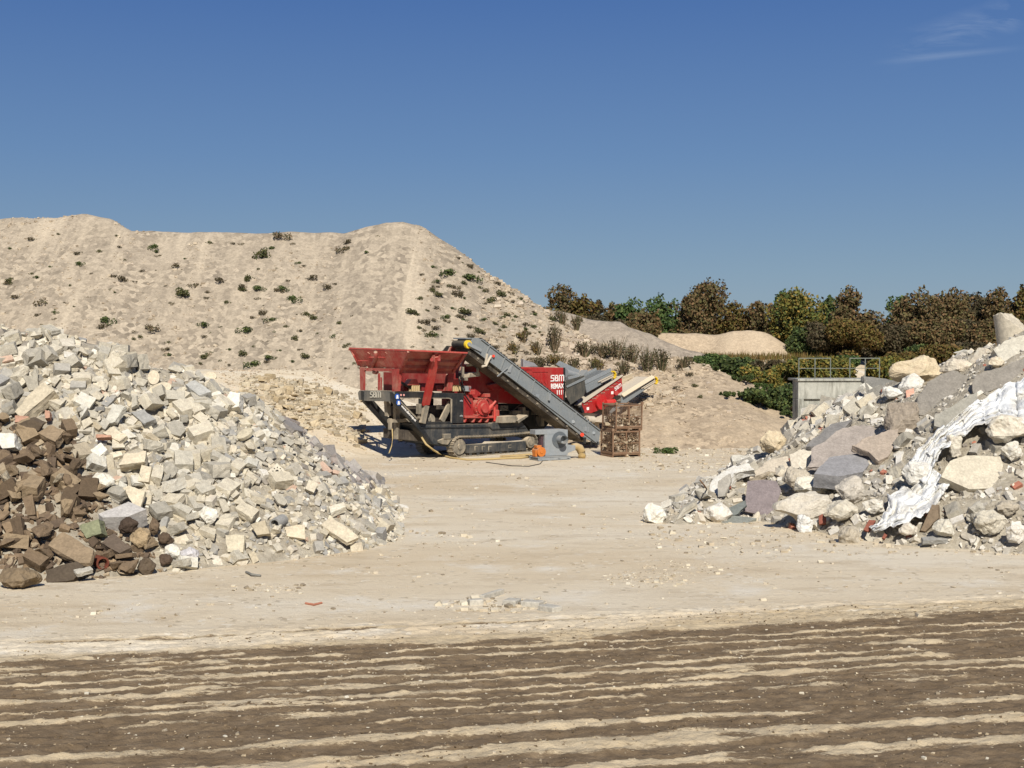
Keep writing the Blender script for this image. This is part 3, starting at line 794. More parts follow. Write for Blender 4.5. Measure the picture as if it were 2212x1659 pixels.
for k in range(9):
    a = k * math.tau / 8; rr_ = .115 if k < 8 else 0; ex_ = Vector((1, 0, 0)); ey = dn.cross(ex_)
    c = dn * .042 + ex_ * rr_ * math.cos(a) + ey * rr_ * math.sin(a); hm.tube(c, c + dn * .008, (.018 if k < 8 else .045), n=10)
hm.build('hole_pattern', plain('hole_dark', srgb(60, 56, 50)), dc)
rock3('muddy_boulder', a4, (-5, 885, 222, 990), HL, srgb(122, 106, 84), 'largest brown boulder, at the bottom left corner of the muddy stones', out=.3)
rock3('muddy_boulder', a4, (748, 828, 850, 916), HL, srgb(92, 80, 66), 'dark wet boulder lying alone at the right foot of the muddy stones', out=.15)
rock3('muddy_boulder', a4, (645, 605, 752, 690), HL, srgb(74, 62, 52), 'almost black crumbly lump beside the lilac grey block', out=.35)
rock3('muddy_boulder', a4, (705, 665, 822, 765), HL, srgb(160, 140, 110), 'light tan boulder below the almost black lump', out=.3)
rock3('muddy_boulder', a4, (858, 690, 945, 750), HL, srgb(88, 74, 60), 'dark stone among pale rubble right of the light tan boulder', out=.25)
rock3('muddy_boulder', a4, (864, 805, 942, 860), HL, srgb(84, 70, 58), 'dark stone sitting alone on the sand at the heap foot', out=.1)
rock3('muddy_boulder', a4, (810, 605, 868, 700), HL, srgb(108, 92, 74), 'tall brown stone right of the almost black lump', out=.3)
rock3('concrete_boulder', a4, (900, 750, 985, 832), HL, white, 'white lump touching the lilac boulder at the front foot', out=.15)
rock3('concrete_boulder', a4, (978, 768, 1080, 846), HL, srgb(188, 184, 182), 'pale lilac boulder at the front foot of the left heap', out=.12)
slab3('concrete_block', a4, [(425, 650), (535, 612), (552, 690), (470, 720)], HL, (-.1, -.9, .3), .4, srgb(130, 132, 104), 'mossy green block at the edge of the muddy stones', out=.35)
slab3('muddy_block', a4, [(545, 742), (620, 690), (712, 768), (650, 800)], HL, (0, -.7, .7), .3, srgb(98, 86, 74), 'dark brown squared block under the lilac grey block', out=.35)
slab3('muddy_block', a4, [(242, 890), (420, 845), (455, 870), (400, 945), (250, 960)], HL, (0, -.85, .5), .4, srgb(84, 74, 62), 'long dark block on the sand at the foot of the muddy stones', out=.35)
slab3('paving_slab', a4, [(400, 890), (490, 868), (505, 890), (420, 912)], HL, UPN, .1, srgb(170, 164, 150), 'thin pale slab lying on the long dark block', out=.6)
def pipe(f, c0, c1, r_px, hf, color, label):
    _seed[0] += 1
    a = hits(hf, *f(*c0)); b = hits(hf, *f(*c1)); r = r_px * a.y / F; a = P(*f(*c0), a.y - .3); b = P(*f(*c1), a.y + .45)
    m = MB(); n = 20; d = (b - a).normalized(); u = d.orthogonal().normalized(); w = d.cross(u); V = []
    for c, rad in ((a, r), (b, r), (b, r * .72), (a, r * .72)):
        for k in range(n): t = math.tau * k / n; V.append(c + (u * math.cos(t) + w * math.sin(t)) * rad)
    Fc = [(q * n + k, q * n + (k + 1) % n, ((q + 1) % 4) * n + (k + 1) % n, ((q + 1) % 4) * n + k) for q in range(4) for k in range(n)]
    m.add(V, Fc); o = m.build('pipe_piece', M_RUB); return own(o, 'pipe_piece', label, 'pipe', color)
pipe(a4, (1495, 642), (1540, 618), 13, HL, srgb(150, 148, 142), 'short grey concrete pipe stub above the tan square slab')
pipe(a4, (560, 855), (520, 840), 14, HL, srgb(110, 62, 48), 'rusty red pipe end among the muddy stones')

# ---- right heap
slab3('concrete_slab', a5, [(975, 995), (1010, 900), (1150, 800), (1290, 742), (1395, 770), (1270, 900), (1250, 925), (1080, 990)], HR, (-.1, -.55, .82), .22, srgb(156, 146, 136), 'broad grey brown slab sloping down the middle of the right heap', out=.5)
slab3('concrete_slab', a5, [(1018, 1032), (1105, 940), (1250, 918), (1390, 905), (1300, 1020), (1160, 1048)], HR, (.02, -.38, .92), .48, srgb(140, 138, 137), 'thick dark slate grey slab jutting out over the white boulders', out=1.0, rough=.012)
slab3('concrete_slab', a5, [(1230, 870), (1400, 790), (1500, 765), (1490, 860), (1440, 935), (1385, 960), (1330, 910)], HR, (-.15, -.6, .8), .25, srgb(164, 150, 134), 'curved tan slab just right of the broad grey brown slab', out=.75)
slab3('paving_slab', a5, [(980, 880), (1060, 800), (1140, 735), (1235, 725), (1180, 790), (1040, 875)], HR, (-.2, -.55, .8), .15, srgb(124, 121, 117), 'dark flat slab behind the broad grey brown slab', out=.45)
slab3('paving_slab', a5, [(640, 1075), (735, 1066), (805, 1075), (832, 1130), (775, 1282), (622, 1245)], HR, (-.12, -.92, .36), .12, srgb(130, 120, 119), 'scratched purplish slab propped upright at the front', out=.75, rough=.006)
slab3('concrete_slab', a5, [(655, 1060), (700, 1000), (760, 945), (870, 935), (885, 1000), (850, 1030), (760, 1018)], HR, (-.1, -.55, .82), .3, srgb(190, 178, 158), 'cream sloping slab resting on top of the purplish slab', out=.7)
slab3('concrete_block', a5, [(880, 925), (950, 895), (1030, 905), (1000, 1000), (890, 1000)], HR, (-.2, -.85, .4), .4, srgb(198, 190, 172), 'pale block with faint blue paint marks behind the cream sloping slab', out=.4)
slab3('concrete_slab', a5, [(550, 930), (740, 922), (742, 965), (560, 980)], HR, FRN, .4, srgb(182, 178, 166), 'flat grey block at the back left of the right heap', out=.35)
slab3('concrete_slab', a5, [(405, 1165), (440, 1060), (560, 985), (650, 975), (680, 1010), (560, 1030), (500, 1170)], HR, (-.35, -.6, .7), .3, srgb(204, 200, 190), 'white rounded slab rising at the low left end', out=.45)
slab3('paving_slab', a5, [(470, 1165), (475, 1080), (535, 1030), (545, 1080), (510, 1160)], HR, (-.5, -.8, .3), .12, srgb(168, 162, 150), 'thin grey slab leaning against the white rounded slab', out=.7)
rock3('concrete_boulder', a5, (705, 790, 860, 925), HR, srgb(196, 180, 150), 'yellowish pointed boulder at the back left of the right heap', out=.3)
rock3('concrete_boulder', a5, (780, 1145, 1140, 1308), HR, srgb(190, 182, 166), 'largest pale boulder at the front right of the purplish slab', out=.35, deep=.55)
rock3('concrete_boulder', a5, (905, 1055, 1130, 1145), HR, srgb(208, 202, 186), 'knobbly white boulder under the thick slate grey slab', out=.45, deep=.6)
rock3('concrete_boulder', a5, (1138, 1048, 1295, 1208), HR, srgb(182, 174, 160), 'pale squarish boulder right of the knobbly white one', out=.4)
rock3('concrete_boulder', a5, (1085, 1185, 1270, 1305), HR, srgb(188, 180, 162), 'rounded cream boulder right of the largest pale one', out=.3)
rock3('concrete_boulder', a5, (845, 1000, 1000, 1130), HR, srgb(178, 168, 150), 'tan boulder wedged left under the thick slate grey slab', out=.4)
slab3('paving_block', a5, [(482, 1300), (560, 1270), (692, 1285), (640, 1310), (520, 1325)], HR, (0, -.3, .95), .3, srgb(132, 134, 126), 'flat dark grey block lying on the ground at the front', out=.25, rough=.012)
slab3('paving_slab', a5, [(535, 1225), (625, 1185), (632, 1210), (585, 1262), (560, 1270)], HR, (-.3, -.8, .4), .12, srgb(112, 116, 112), 'small dark slab left of the purplish slab', out=.5)
rock3('concrete_boulder', a5, (48, 1205, 182, 1325), HR, white, 'white boulder lying apart at the left tip of the right heap', out=0, deep=.9)
rock3('concrete_boulder', a5, (390, 1205, 560, 1310), HR, srgb(206, 200, 188), 'white lump left of the flat dark grey block', out=.15)
rock3('concrete_boulder', a5, (1152, 1335, 1292, 1435), HR, srgb(170, 160, 142), 'tan boulder alone on the sand at the very front', out=0.1)
slab3('concrete_slab', a5, [(1740, 1050), (1790, 960), (1880, 925), (2075, 935), (2095, 980), (2060, 1115), (1900, 1120)], HR, (0, -.78, .62), .3, srgb(192, 183, 162), 'huge cream slab leaning below the plastic sheet', out=.5, rough=.02)
slab3('concrete_block', a5, [(1620, 1355), (1690, 1210), (1720, 1205), (1725, 1285), (1650, 1360)], HR, (-.4, -.8, .3), .4, srgb(128, 112, 92), 'brown narrow block in the lower right of the heap', out=.4)
slab3('paving_slab', a5, [(1632, 1395), (1700, 1383), (1790, 1388), (1780, 1408), (1640, 1412)], HR, (0, -.4, .9), .13, srgb(140, 138, 132), 'thin grey flagstone lying flat on the sand at the front', out=.15)
for q, l_ in (([(1045, 1275), (1065, 1260), (1088, 1285), (1085, 1312), (1048, 1320)], 'red brick piece between two large boulders'), ([(1300, 1350), (1330, 1292), (1368, 1300), (1335, 1365)], 'tilted red brick at the tip of the plastic sheet'),
              ([(1405, 1395), (1418, 1372), (1435, 1380), (1420, 1402)], 'tiny red brick bit on the sand near the tilted brick'), ([(525, 1100), (545, 1098), (548, 1115), (528, 1116)], 'tiny orange brick bit by the white rounded slab'), ([(1540, 560), (1585, 545), (1590, 600), (1545, 610)], 'faded pink brickwork under the big grey oval slab')):
    slab3('red_brick', a5, q, HR, (-.2, -.85, .4), .15, srgb(132, 82, 68) if 'pink' not in l_ else srgb(206, 160, 138), l_, 'brick', out=.45)
# upper right: column stub, slabs, boulders
def cyl_stub():
    d = 46.6; a, b = a5(2165, 400), a5(2128, 118); r = 88 * .38 * d / F
    p, q = P(*a, d), P(*b, d + .15); ax = (q - p).normalized()
    u = (Vector((1, 0, 0)) - ax * ax.x).normalized(); w = ax.cross(u); n = 48; L = 16; V = []; fc = []   # u points right, w away
    def cut(t, s):
        """how far below the full height the broken end lies"""
        x, y = math.cos(t) * s, math.sin(t) * s
        return .02 + max(0, (x * .75 - y * .62 + .18)) * .62 + .10 * mnoise.noise(Vector((x * 2.2, y * 2.2, 4))) + .05 * mnoise.noise(Vector((x * 7, y * 7, 1)))
    Lh = (q - p).length
    for jj in range(L + 1):
        for k in range(n):
            t = math.tau * k / n; h = (Lh - cut(t, 1)) * jj / L
            V.append(p + ax * h + (u * math.cos(t) + w * math.sin(t)) * r)
    for jj in range(L):
        for k in range(n): fc.append((jj * n + k, jj * n + (k + 1) % n, (jj + 1) * n + (k + 1) % n, (jj + 1) * n + k))
    prev = L * n
    for g_ in range(1, 11):
        s = 1 - g_ / 10.0; st = len(V)
        for k in range(n):
            t = math.tau * k / n; V.append(p + ax * (Lh - cut(t, s)) + (u * math.cos(t) + w * math.sin(t)) * r * s)
        for k in range(n): fc.append((prev + k, prev + (k + 1) % n, st + (k + 1) % n, st + k))
        prev = st
    o = obj_from('column_stub', V, fc, M_RUB); own(o, 'column_stub', 'broken round concrete column stub leaning on top of the right heap', 'column', srgb(186, 176, 156))
    take([a5(2040, 110), a5(2230, 110), a5(2230, 300), a5(2050, 300)])
cyl_stub()
K = dict(rough=.045)
slab3('concrete_block', a5, [(2035, 325), (2110, 275), (2230, 240), (2230, 380), (2080, 395)], HR, (-.1, -.8, .5), .8, srgb(186, 180, 164), 'rough pale block carrying the round column stub', out=.3, dd=46.3, **K)
slab3('concrete_beam', a5, [(1912, 520), (1935, 478), (2060, 430), (2230, 365), (2230, 490), (2020, 560), (1925, 575)], HR, (-.1, -.85, .45), .5, srgb(136, 130, 120), 'long rough grey beam lying above the plastic sheet', out=.4, dd=45.6, **K)
slab3('concrete_slab', a5, [(1592, 690), (1605, 600), (1660, 510), (1810, 448), (1900, 475), (1905, 560), (1800, 640), (1650, 705)], HR, (-.1, -.75, .62), .35, srgb(134, 128, 118), 'big grey oval slab tilted near the top of the right heap', out=.4, dd=46.3)
slab3('concrete_slab', a5, [(1700, 760), (1705, 700), (1800, 650), (1945, 570), (1940, 640), (1860, 730), (1760, 775)], HR, (-.05, -.75, .62), .35, srgb(150, 146, 134), 'grey slab tucked under the big grey oval slab', out=.4, dd=45.8)
rock3('concrete_boulder', a5, (1440, 378, 1790, 520), HR, srgb(196, 180, 150), 'yellow tan boulder on the skyline of the right heap', out=0, deep=.5)
rock3('concrete_boulder', a5, (1745, 385, 1915, 470), HR, srgb(196, 186, 166), 'cream boulder on the skyline right of the yellow tan one', deep=.7)
slab3('concrete_block', a5, [(1895, 410), (1950, 318), (1995, 318), (2000, 400), (1950, 440)], HR, (-.7, -.6, .3), .7, srgb(204, 194, 174), 'squarish pale block left of the block carrying the column', out=.1, dd=47.0)
rock3('concrete_boulder', a5, (2005, 370, 2100, 430), HR, srgb(204, 192, 168), 'small cream boulder below the squarish pale block', out=0.2)
rock3('concrete_boulder', a5, (1500, 470, 1640, 600), HR, srgb(206, 202, 192), 'white crumbly boulder left of the big grey oval slab', out=0.1)
slab3('concrete_slab', a5, [(1298, 475), (1490, 510), (1480, 560), (1400, 580), (1310, 540)], HR, (.1, -.9, .35), .2, srgb(122, 120, 114), 'dark flat slab standing at the left end of the skyline', out=.1, dd=50.5)
slab3('concrete_slab', a5, [(1298, 482), (1330, 560), (1400, 515), (1415, 600), (1365, 660), (1325, 650)], HR, (-.5, -.8, .3), .2, srgb(140, 136, 126), 'grey pointed slab in front of the dark standing slab', out=.1, dd=50.2)
rock3('concrete_boulder', a5, (1395, 540, 1520, 605), HR, srgb(210, 206, 196), 'smooth white boulder between two grey slabs', out=.3)
rock3('concrete_block', a5, (1420, 635, 1612, 795), HR, srgb(150, 138, 122), 'dark block above the plastic sheet', 'rubble piece', out=.4, blocky=True, deep=.7)  # brown grey is the block's own base colour
rock3('concrete_boulder', a5, (1990, 705, 2230, 850), HR, srgb(200, 192, 174), 'broad cream lump below the plastic sheet at the right edge', out=.45, deep=.5, rough=.09)
rock3('concrete_boulder', a5, (1780, 815, 1850, 935), HR, srgb(198, 190, 172), 'upright pale block just below the plastic sheet', out=.3, blocky=True)
for b_, c_, l_ in (((1930, 1250, 2120, 1370), srgb(186, 178, 160), 'pale lump in the bottom right corner of the heap'), ((2110, 1310, 2215, 1430), srgb(204, 198, 186), 'white boulder at the bottom right edge of the heap'), ((1885, 1195, 1990, 1320), srgb(172, 166, 152), 'grey faceted block below the huge cream slab'),
                   ((2050, 1190, 2200, 1260), srgb(168, 158, 140), 'brownish block right of the grey faceted one'), ((1690, 1290, 1815, 1390), srgb(190, 184, 168), 'pale block above the thin grey flagstone'), ((1500, 1310, 1610, 1380), srgb(198, 190, 174), 'small pale boulder below the plastic tip'),
                   ((2080, 850, 2212, 960), srgb(202, 196, 182), 'chalky lump at the right edge beside the huge cream slab'), ((1520, 960, 1690, 1120), srgb(202, 198, 188), 'crumbly white mass beside the narrow part of the plastic sheet'), ((920, 1265, 1010, 1370), srgb(206, 204, 198), 'white squarish lump in front of the largest pale boulder'),
                   ((1290, 1180, 1420, 1260), srgb(204, 198, 184), 'white lump left of the plastic tip')):
    rock3('concrete_boulder', a5, b_, HR, c_, l_, out=.3, deep=.7, rough=.09)
# plastic sheet draped over the heap
nt = NT('white_plastic'); nt.color(nt.mix(nt.math('MULTIPLY', rampv(nt, nt.noise(nt.coord('Object'), 1.1, 6, .75), .46, .64), .75), srgb(222, 222, 219), srgb(190, 182, 164))); nt.b.inputs['Roughness'].default_value = .6; nt.b.inputs['Specular IOR Level'].default_value = .25
nt.bump(nt.noise(nt.coord('Object'), 2.6, 6, .6, 1.5), .9, .16)
M_PLAST = nt.m
def sheet_over(name, rows, label, fold=.16, seed=1, out=.35, nr=90, nc=44):
    for (l0, r0), (l1, r1) in zip(rows[:-1], rows[1:]): take([a5(*l0), a5(*r0), a5(*r1), a5(*l1)])
    n = len(rows); V = []
    D = np.zeros((nr, nc)); XY = np.zeros((nr, nc, 2))
    for i in range(nr):
        t = i / (nr - 1) * (n - 1); k = min(int(t), n - 2); s = t - k; s = s * s * (3 - 2 * s)
        L_ = np.array(rows[k][0]) * (1 - s) + np.array(rows[k + 1][0]) * s; R_ = np.array(rows[k][1]) * (1 - s) + np.array(rows[k + 1][1]) * s
        rag = 26 * mnoise.fractal(Vector((i * .16, seed, 0)), .8, 2, 4); rag2 = 26 * mnoise.fractal(Vector((i * .16, seed + 5, 0)), .8, 2, 4)
        for j in range(nc):
            u = j / (nc - 1); p = L_ * (1 - u) + R_ * u; p = p + np.array([0, rag * (1 - u) + rag2 * u]); q = a5(*p); XY[i, j] = q
            D[i, j] = hits(HR, *q, 36, 62, 300).y
    for _ in range(10):
        Dp = np.pad(D, 1, mode='edge'); D = (Dp[:-2, 1:-1] + Dp[2:, 1:-1] + Dp[1:-1, :-2] + Dp[1:-1, 2:] + D) / 5
    for i in range(nr):
        for j in range(nc):
            w = j / nc
            z = mnoise.fractal(Vector((i * .03, w * 4.5 + .5 * math.sin(i * .07), seed)), .9, 2.1, 3)
            z = 1 - abs(z) * 1.5 + .9 * mnoise.noise(Vector((i * .13 + w * 2, w * 5 - i * .05, seed + 9))) + .4 * mnoise.noise(Vector((i * .3, w * 9, seed + 4)))
            take([XY[i, j] + (-2, -2), XY[i, j] + (2, -2), XY[i, j] + (2, 2), XY[i, j] + (-2, 2)]) if i % 2 == 0 and j % 4 == 0 and j not in (0, nc - 1) and False else None
            V.append(P(*XY[i, j], D[i, j] - out - fold * z))
    fc = [(i * nc + j, i * nc + j + 1, (i + 1) * nc + j + 1, (i + 1) * nc + j) for i in range(nr - 1) for j in range(nc - 1)]
    o = obj_from(name, V, fc, M_PLAST, smooth=True); md = o.modifiers.new('thickness', 'SOLIDIFY'); md.thickness = .015
    own(o, name, label, 'plastic sheet', white); return o
sheet_over('plastic_sheet', [((2280, 470), (2280, 800)), ((2170, 505), (2180, 775)), ((2070, 550), (2075, 745)), ((1965, 610), (1990, 745)), ((1850, 685), (1890, 800)), ((1760, 760), (1800, 850)), ((1680, 825), (1740, 905)), ((1625, 880), (1710, 960)), ((1580, 935), (1690, 1010)), ((1545, 990), (1650, 1090))],
           'large wrinkled white plastic sheet spread down over the top of the right heap', seed=2, out=.75, fold=.22)
sheet_over('plastic_sheet', [((1690, 1000), (1790, 1075)), ((1630, 1070), (1760, 1140)), ((1545, 1120), (1710, 1215)), ((1435, 1145), (1640, 1275)), ((1440, 1215), (1560, 1300)), ((1400, 1290), (1470, 1340)), ((1330, 1335), (1370, 1362))],
           'smaller torn white plastic sheet bunched low at the front of the right heap', seed=8, out=.55, fold=.2, nr=60, nc=30)
# bent rebar at the low left end
o = MB().path([hits(HR, *a5(410, 1125)) + Vector((0, -.1, .0)), P(*a5(395, 1100), 43.2), P(*a5(375, 1075), 43.2), P(*a5(368, 1068), 43.2)], .025, 6).build('steel_rod', plain('rod_rust', srgb(110, 84, 62)), None, smooth=True)
tag(o, 'thin bent reinforcing rod sticking up at the low left end of the right heap', 'steel rod')
def brown_zone(px, py):
    edge = np.interp(py, [905, 930, 985, 1040, 1090, 1150, 1240, 1300], [120, 150, 190, 215, 235, 330, 350, 340])
    return py > 905 and px < edge
rl = random.Random(11)
def lsize(rnd, px, py):
    s = 0.25 * math.exp(rnd.gauss(0, 0.42)); s = min(s, 0.64)
    if px > 560: s *= 0.72
    return s
keep_c = lambda px, py, x, y, z: not brown_zone(px, py) and not (px > 640 and py < 1000 + (px - 700) * .3 and px - 640 > (py - 900) * 1.2)
zone_slate = lambda px, py, x, y, z: px > 600 and px - 600 > (py - 900) * 1.25 - 20 and py < 1050
EX = [(-25, -8, 30, 45), (-17, -3, 33, 47)]
items = []
for (a, b, c, d), n in zip(EX, (7800, 6200)): items += scatter(h_left, a, b, c, d, n, lsize, rl, ['block', 'block', 'block', 'slab', 'slab', 'lump'], 0.5, lambda px, py, x, y, z: not brown_zone(px, py) and not zone_slate(px, py, x, y, z), minz=-.02)
items += scatter(h_left, -14, -3, 36, 44, 2600, lambda r, a, b: .17 * math.exp(r.gauss(0, .35)), rl, ['block', 'slab', 'lump'], 0.6, lambda px, py, x, y, z: px > 250 and not brown_zone(px, py), minz=-.03)
items += scatter(h_left, -12, -1, 43, 60, 3500, lambda r, a, b: .2 * math.exp(r.gauss(0, .4)), rl, ['block', 'slab', 'lump'], 0.6, lambda px, py, x, y, z: not zone_slate(px, py, x, y, z), minz=-.05)
items.sort(key=lambda t: -t[0] / t[3].y * 40)
vis = [t for t in items if 12 < t[6] < 880 and 690 < t[7] < 1260]
N_L = 185
big = vis[:N_L]; ids = set(id(t) for t in big)
rest = [t for t in items if id(t) not in ids]
merged('concrete_rubble', [(t[1], t[2], mat_of(t)) for t in rest], M_RUBM, 'countless small broken pieces of pale concrete making up the left heap', 'rubble')
TONE = [('cream', (srgb(190, 180, 158), srgb(194, 185, 164))), ('pale grey', (srgb(180, 173, 156), srgb(174, 167, 151))), ('mid grey', (srgb(166, 159, 143), srgb(158, 152, 138))), ('whitish', (srgb(202, 197, 182), srgb(198, 192, 176)))]
SHAPE = {'block': 'squarish concrete block', 'slab': 'flat slab fragment', 'lump': 'rough rounded concrete lump', 'brick': 'brick'}
def where_left(px, py):
    if py < 800 and px < 300: return 'near the top of the left rubble heap'
    if px > 560 and py < 1080: return 'on the sloping right shoulder of the left rubble heap'
    if py > 1110: return 'low at the foot of the left rubble heap'
    if px < 300: return 'high on the left rubble heap above the muddy stones'
    return 'halfway down the face of the left rubble heap'
for t in big:
    ti = rl.choices(range(4), (4, 4, 2, 1.3))[0]; col = rl.choice(TONE[ti][1])
    t = (t[0], t[1], t[2], t[3] + Vector((0, -.10, .08)), t[4], t[5], t[6], t[7])
    lab = f"{TONE[ti][0]} {SHAPE[t[1]]} {where_left(t[6], t[7])}"
    single(t, 'concrete_' + {'block': 'block', 'slab': 'slab', 'lump': 'lump'}[t[1]], col, lab, 'rubble piece', lab + 's' if False else 'pieces of ' + lab)
# muddy stones, lower left
mud = scatter(h_left, -21, -8, 30, 41, 5200, lambda r, a, b: .13 * math.exp(r.gauss(0, .4)), rl, ['lump', 'block'], 0.6, lambda px, py, x, y, z: brown_zone(px, py), lift=(-.2, .2), minz=-.04)
mud += scatter(h_left, -21, -8, 30, 41, 6500, lambda r, a, b: min(.27 * math.exp(r.gauss(0, .42)), .66), rl, ['lump', 'lump', 'lump', 'block', 'slab'], 0.6, lambda px, py, x, y, z: brown_zone(px, py), lift=(0, .3), minz=-.02)
mud.sort(key=lambda t: -t[0])
bm_ = [t for t in mud if 5 < t[6] < 400][:62]; ids = set(id(t) for t in bm_)
merged('muddy_rubble', [(t[1], t[2], mat_of(t)) for t in mud if id(t) not in ids], M_MUDM, 'countless small damp brown stones of the muddy part of the left heap', 'rubble')
MT = [('dark brown', srgb(92, 78, 62)), ('mud brown', srgb(116, 99, 79)), ('light brown', srgb(142, 124, 99)), ('sandy grey', srgb(164, 152, 130))]
for t in bm_:
    ti = rl.choices(range(4), (3, 4, 2, .8))[0]
    hh = 'in the upper part' if t[7] < 1010 else ('in the middle' if t[7] < 1130 else 'along the bottom')
    lab = f"{MT[ti][0]} {'muddy rounded stone' if t[1] == 'lump' else ('muddy flat slab' if t[1] == 'slab' else 'muddy squarish block')} {hh} of the muddy patch"
    t = (t[0], t[1], t[2], t[3] + Vector((0, -.12, .1)), t[4], t[5], t[6], t[7])
    single(t, 'muddy_stone', MT[ti][1], lab, 'stone', lab + ' group' if False else 'stones: ' + lab)
# slate-grey flakes, right tail of the heap
sl = scatter(h_left, -12, -2, 40, 60, 6500, lambda r, a, b: .24 * math.exp(r.gauss(0, .4)), rl, ['slab', 'slab', 'block'], 0.4, zone_slate, minz=-.03)
merged('slate_rubble', [(t[1], t[2], mat_of(t)) for t in sl], M_GREYM, 'countless thin grey roof-slate fragments trailing off the left heap', 'rubble')

# ---------------------------------------------------------------- right heap, loose mass
rr = random.Random(21)
def rsize(r, px, py):
    s = 0.22 * math.exp(r.gauss(0, .55)); return min(s, 0.9)
it = scatter(h_right, 3, 27, 33, 62, 12000, rsize, rr, ['lump', 'block', 'lump', 'slab', 'block'], 0.6, None, minz=-.03)
it += scatter(h_right, 6, 18, 45, 62, 1600, lambda r, a, b: .42 * math.exp(r.gauss(0, .35)), rr, ['block', 'block', 'lump', 'slab'], 0.7, None, minz=-.03)
it += scatter(h_right, 3, 27, 33, 62, 19000, lambda r, a, b: .13 * math.exp(r.gauss(0, .35)), rr, ['lump', 'block', 'slab'], 0.7, None, minz=-.04)
it.sort(key=lambda t: -t[0] / t[3].y * 45)
vr = [t for t in it if 1400 < t[6] < 2200 and 740 < t[7] < 1180]
bigr = vr[:70]; ids = set(id(t) for t in bigr)
merged('concrete_rubble', [(t[1], t[2], mat_of(t)) for t in it if id(t) not in ids], M_CHALKM, 'countless small chalky broken pieces making up the right heap', 'rubble')
for t in bigr:
    ti = rr.choices(range(4), (3, 3, 2, 2))[0]; col = rr.choice(TONE[ti][1])
    w = 'near the low left end' if t[6] < 1650 else ('on the back slope' if t[3].y > 48 else ('in the lower front' if t[7] > 1060 else 'in the upper part'))
    lab = f"{TONE[ti][0]} {SHAPE[t[1]]} {w} of the right heap"
    single(t, 'concrete_' + t[1], col, lab, 'rubble piece', 'pieces of ' + lab)
# ---------------------------------------------------------------- the mobile crusher
def _D(x, y): return (1340 + x / 2.963) * 0.548611, (1300 + y / 2.963) * 0.548611
def S(x, y, off=0.0):
    """point of a side view of the machine, in its own frame (along, across, up)"""
    r = ray(*_D(x, y)); t = (off - (CAMP - MO).dot(MV)) / r.dot(MV)
    p = CAMP + r * t - MO; return Vector((p.dot(MU), off, p.z))
def E(x, y, X0):
    r = ray(*_D(x, y)); t = (X0 - (CAMP - MO).dot(MU)) / r.dot(MU)
    p = CAMP + r * t - MO; return Vector((X0, p.dot(MV), p.z))
def xz(pts, off): return [(S(x, y, off).x, S(x, y, off).z) for x, y in pts]
def q2(pts): return [(x + 1837, y) for x, y in pts]

RED = painted('dusty_red_paint', srgb(140, 44, 40), 0.42, 0.7)
REDC = painted('clean_red_paint', srgb(160, 32, 32), 0.14, 0.5)
BLK = painted('dark_frame_paint', srgb(48, 52, 55), 0.26, 0.5)
BLKC = painted('black_paint', srgb(30, 33, 36), 0.1, 0.45)
GRY = painted('grey_conveyor_paint', srgb(122, 127, 128), 0.12, 0.55)
GALV = painted('galvanised_steel', srgb(140, 145, 147), 0.18, 0.5, 0.15)
STEEL = painted('dusty_steel', srgb(108, 102, 90), 0.9, 0.8)
RUBB = painted('conveyor_rubber', srgb(34, 33, 32), 0.12, 0.8)
UNDER = painted('dirty_rubber', srgb(54, 48, 42), 0.3, 0.9)
WHITE = plain('white_lettering', srgb(236, 232, 224), 0.6, 0.03)
WORN = plain('worn_white_lettering', srgb(190, 184, 168), 0.8, 0.1, 20)
YEL = painted('yellow_paint', srgb(226, 190, 40), 0.1, 0.5)
BLUE = plain('sign_blue', srgb(40, 84, 160), 0.5, 0.05)
BEIGE = plain('spring_beige', srgb(178, 156, 116), 0.8, 0.15)
ORNG = painted('orange_motor_paint', srgb(190, 108, 40), 0.25, 0.5)
PALE = plain('dust_covered_steel', srgb(188, 176, 156), 0.95, 0.12)
REFL = plain('red_reflector', srgb(214, 70, 50), 0.4, 0.05)

mc = empty('mobile_crusher', MO, TH, 'large red and grey tracked rubble crusher with hopper and conveyors, standing before the gravel hill', 'crusher')
bevels = 0.012
def split(m, n, name, mat, parent):
    """build each separate solid of a collector as an object of its own"""
    link = list(range(len(m.v)))
    def find(a):
        while link[a] != a: a = link[a]
        return a
    for f in m.f:
        r = find(f[0])
        for i in f[1:]: link[find(i)] = r
    groups = {}
    for i in range(len(m.v)): groups.setdefault(find(i), []).append(i)
    for ids in groups.values():
        mp = {i: k for k, i in enumerate(ids)}; q = MB(); q.v = [m.v[i] for i in ids]; q.f = [tuple(mp[i] for i in f) for f in m.f if f[0] in mp]; q.build(name, mat, parent)
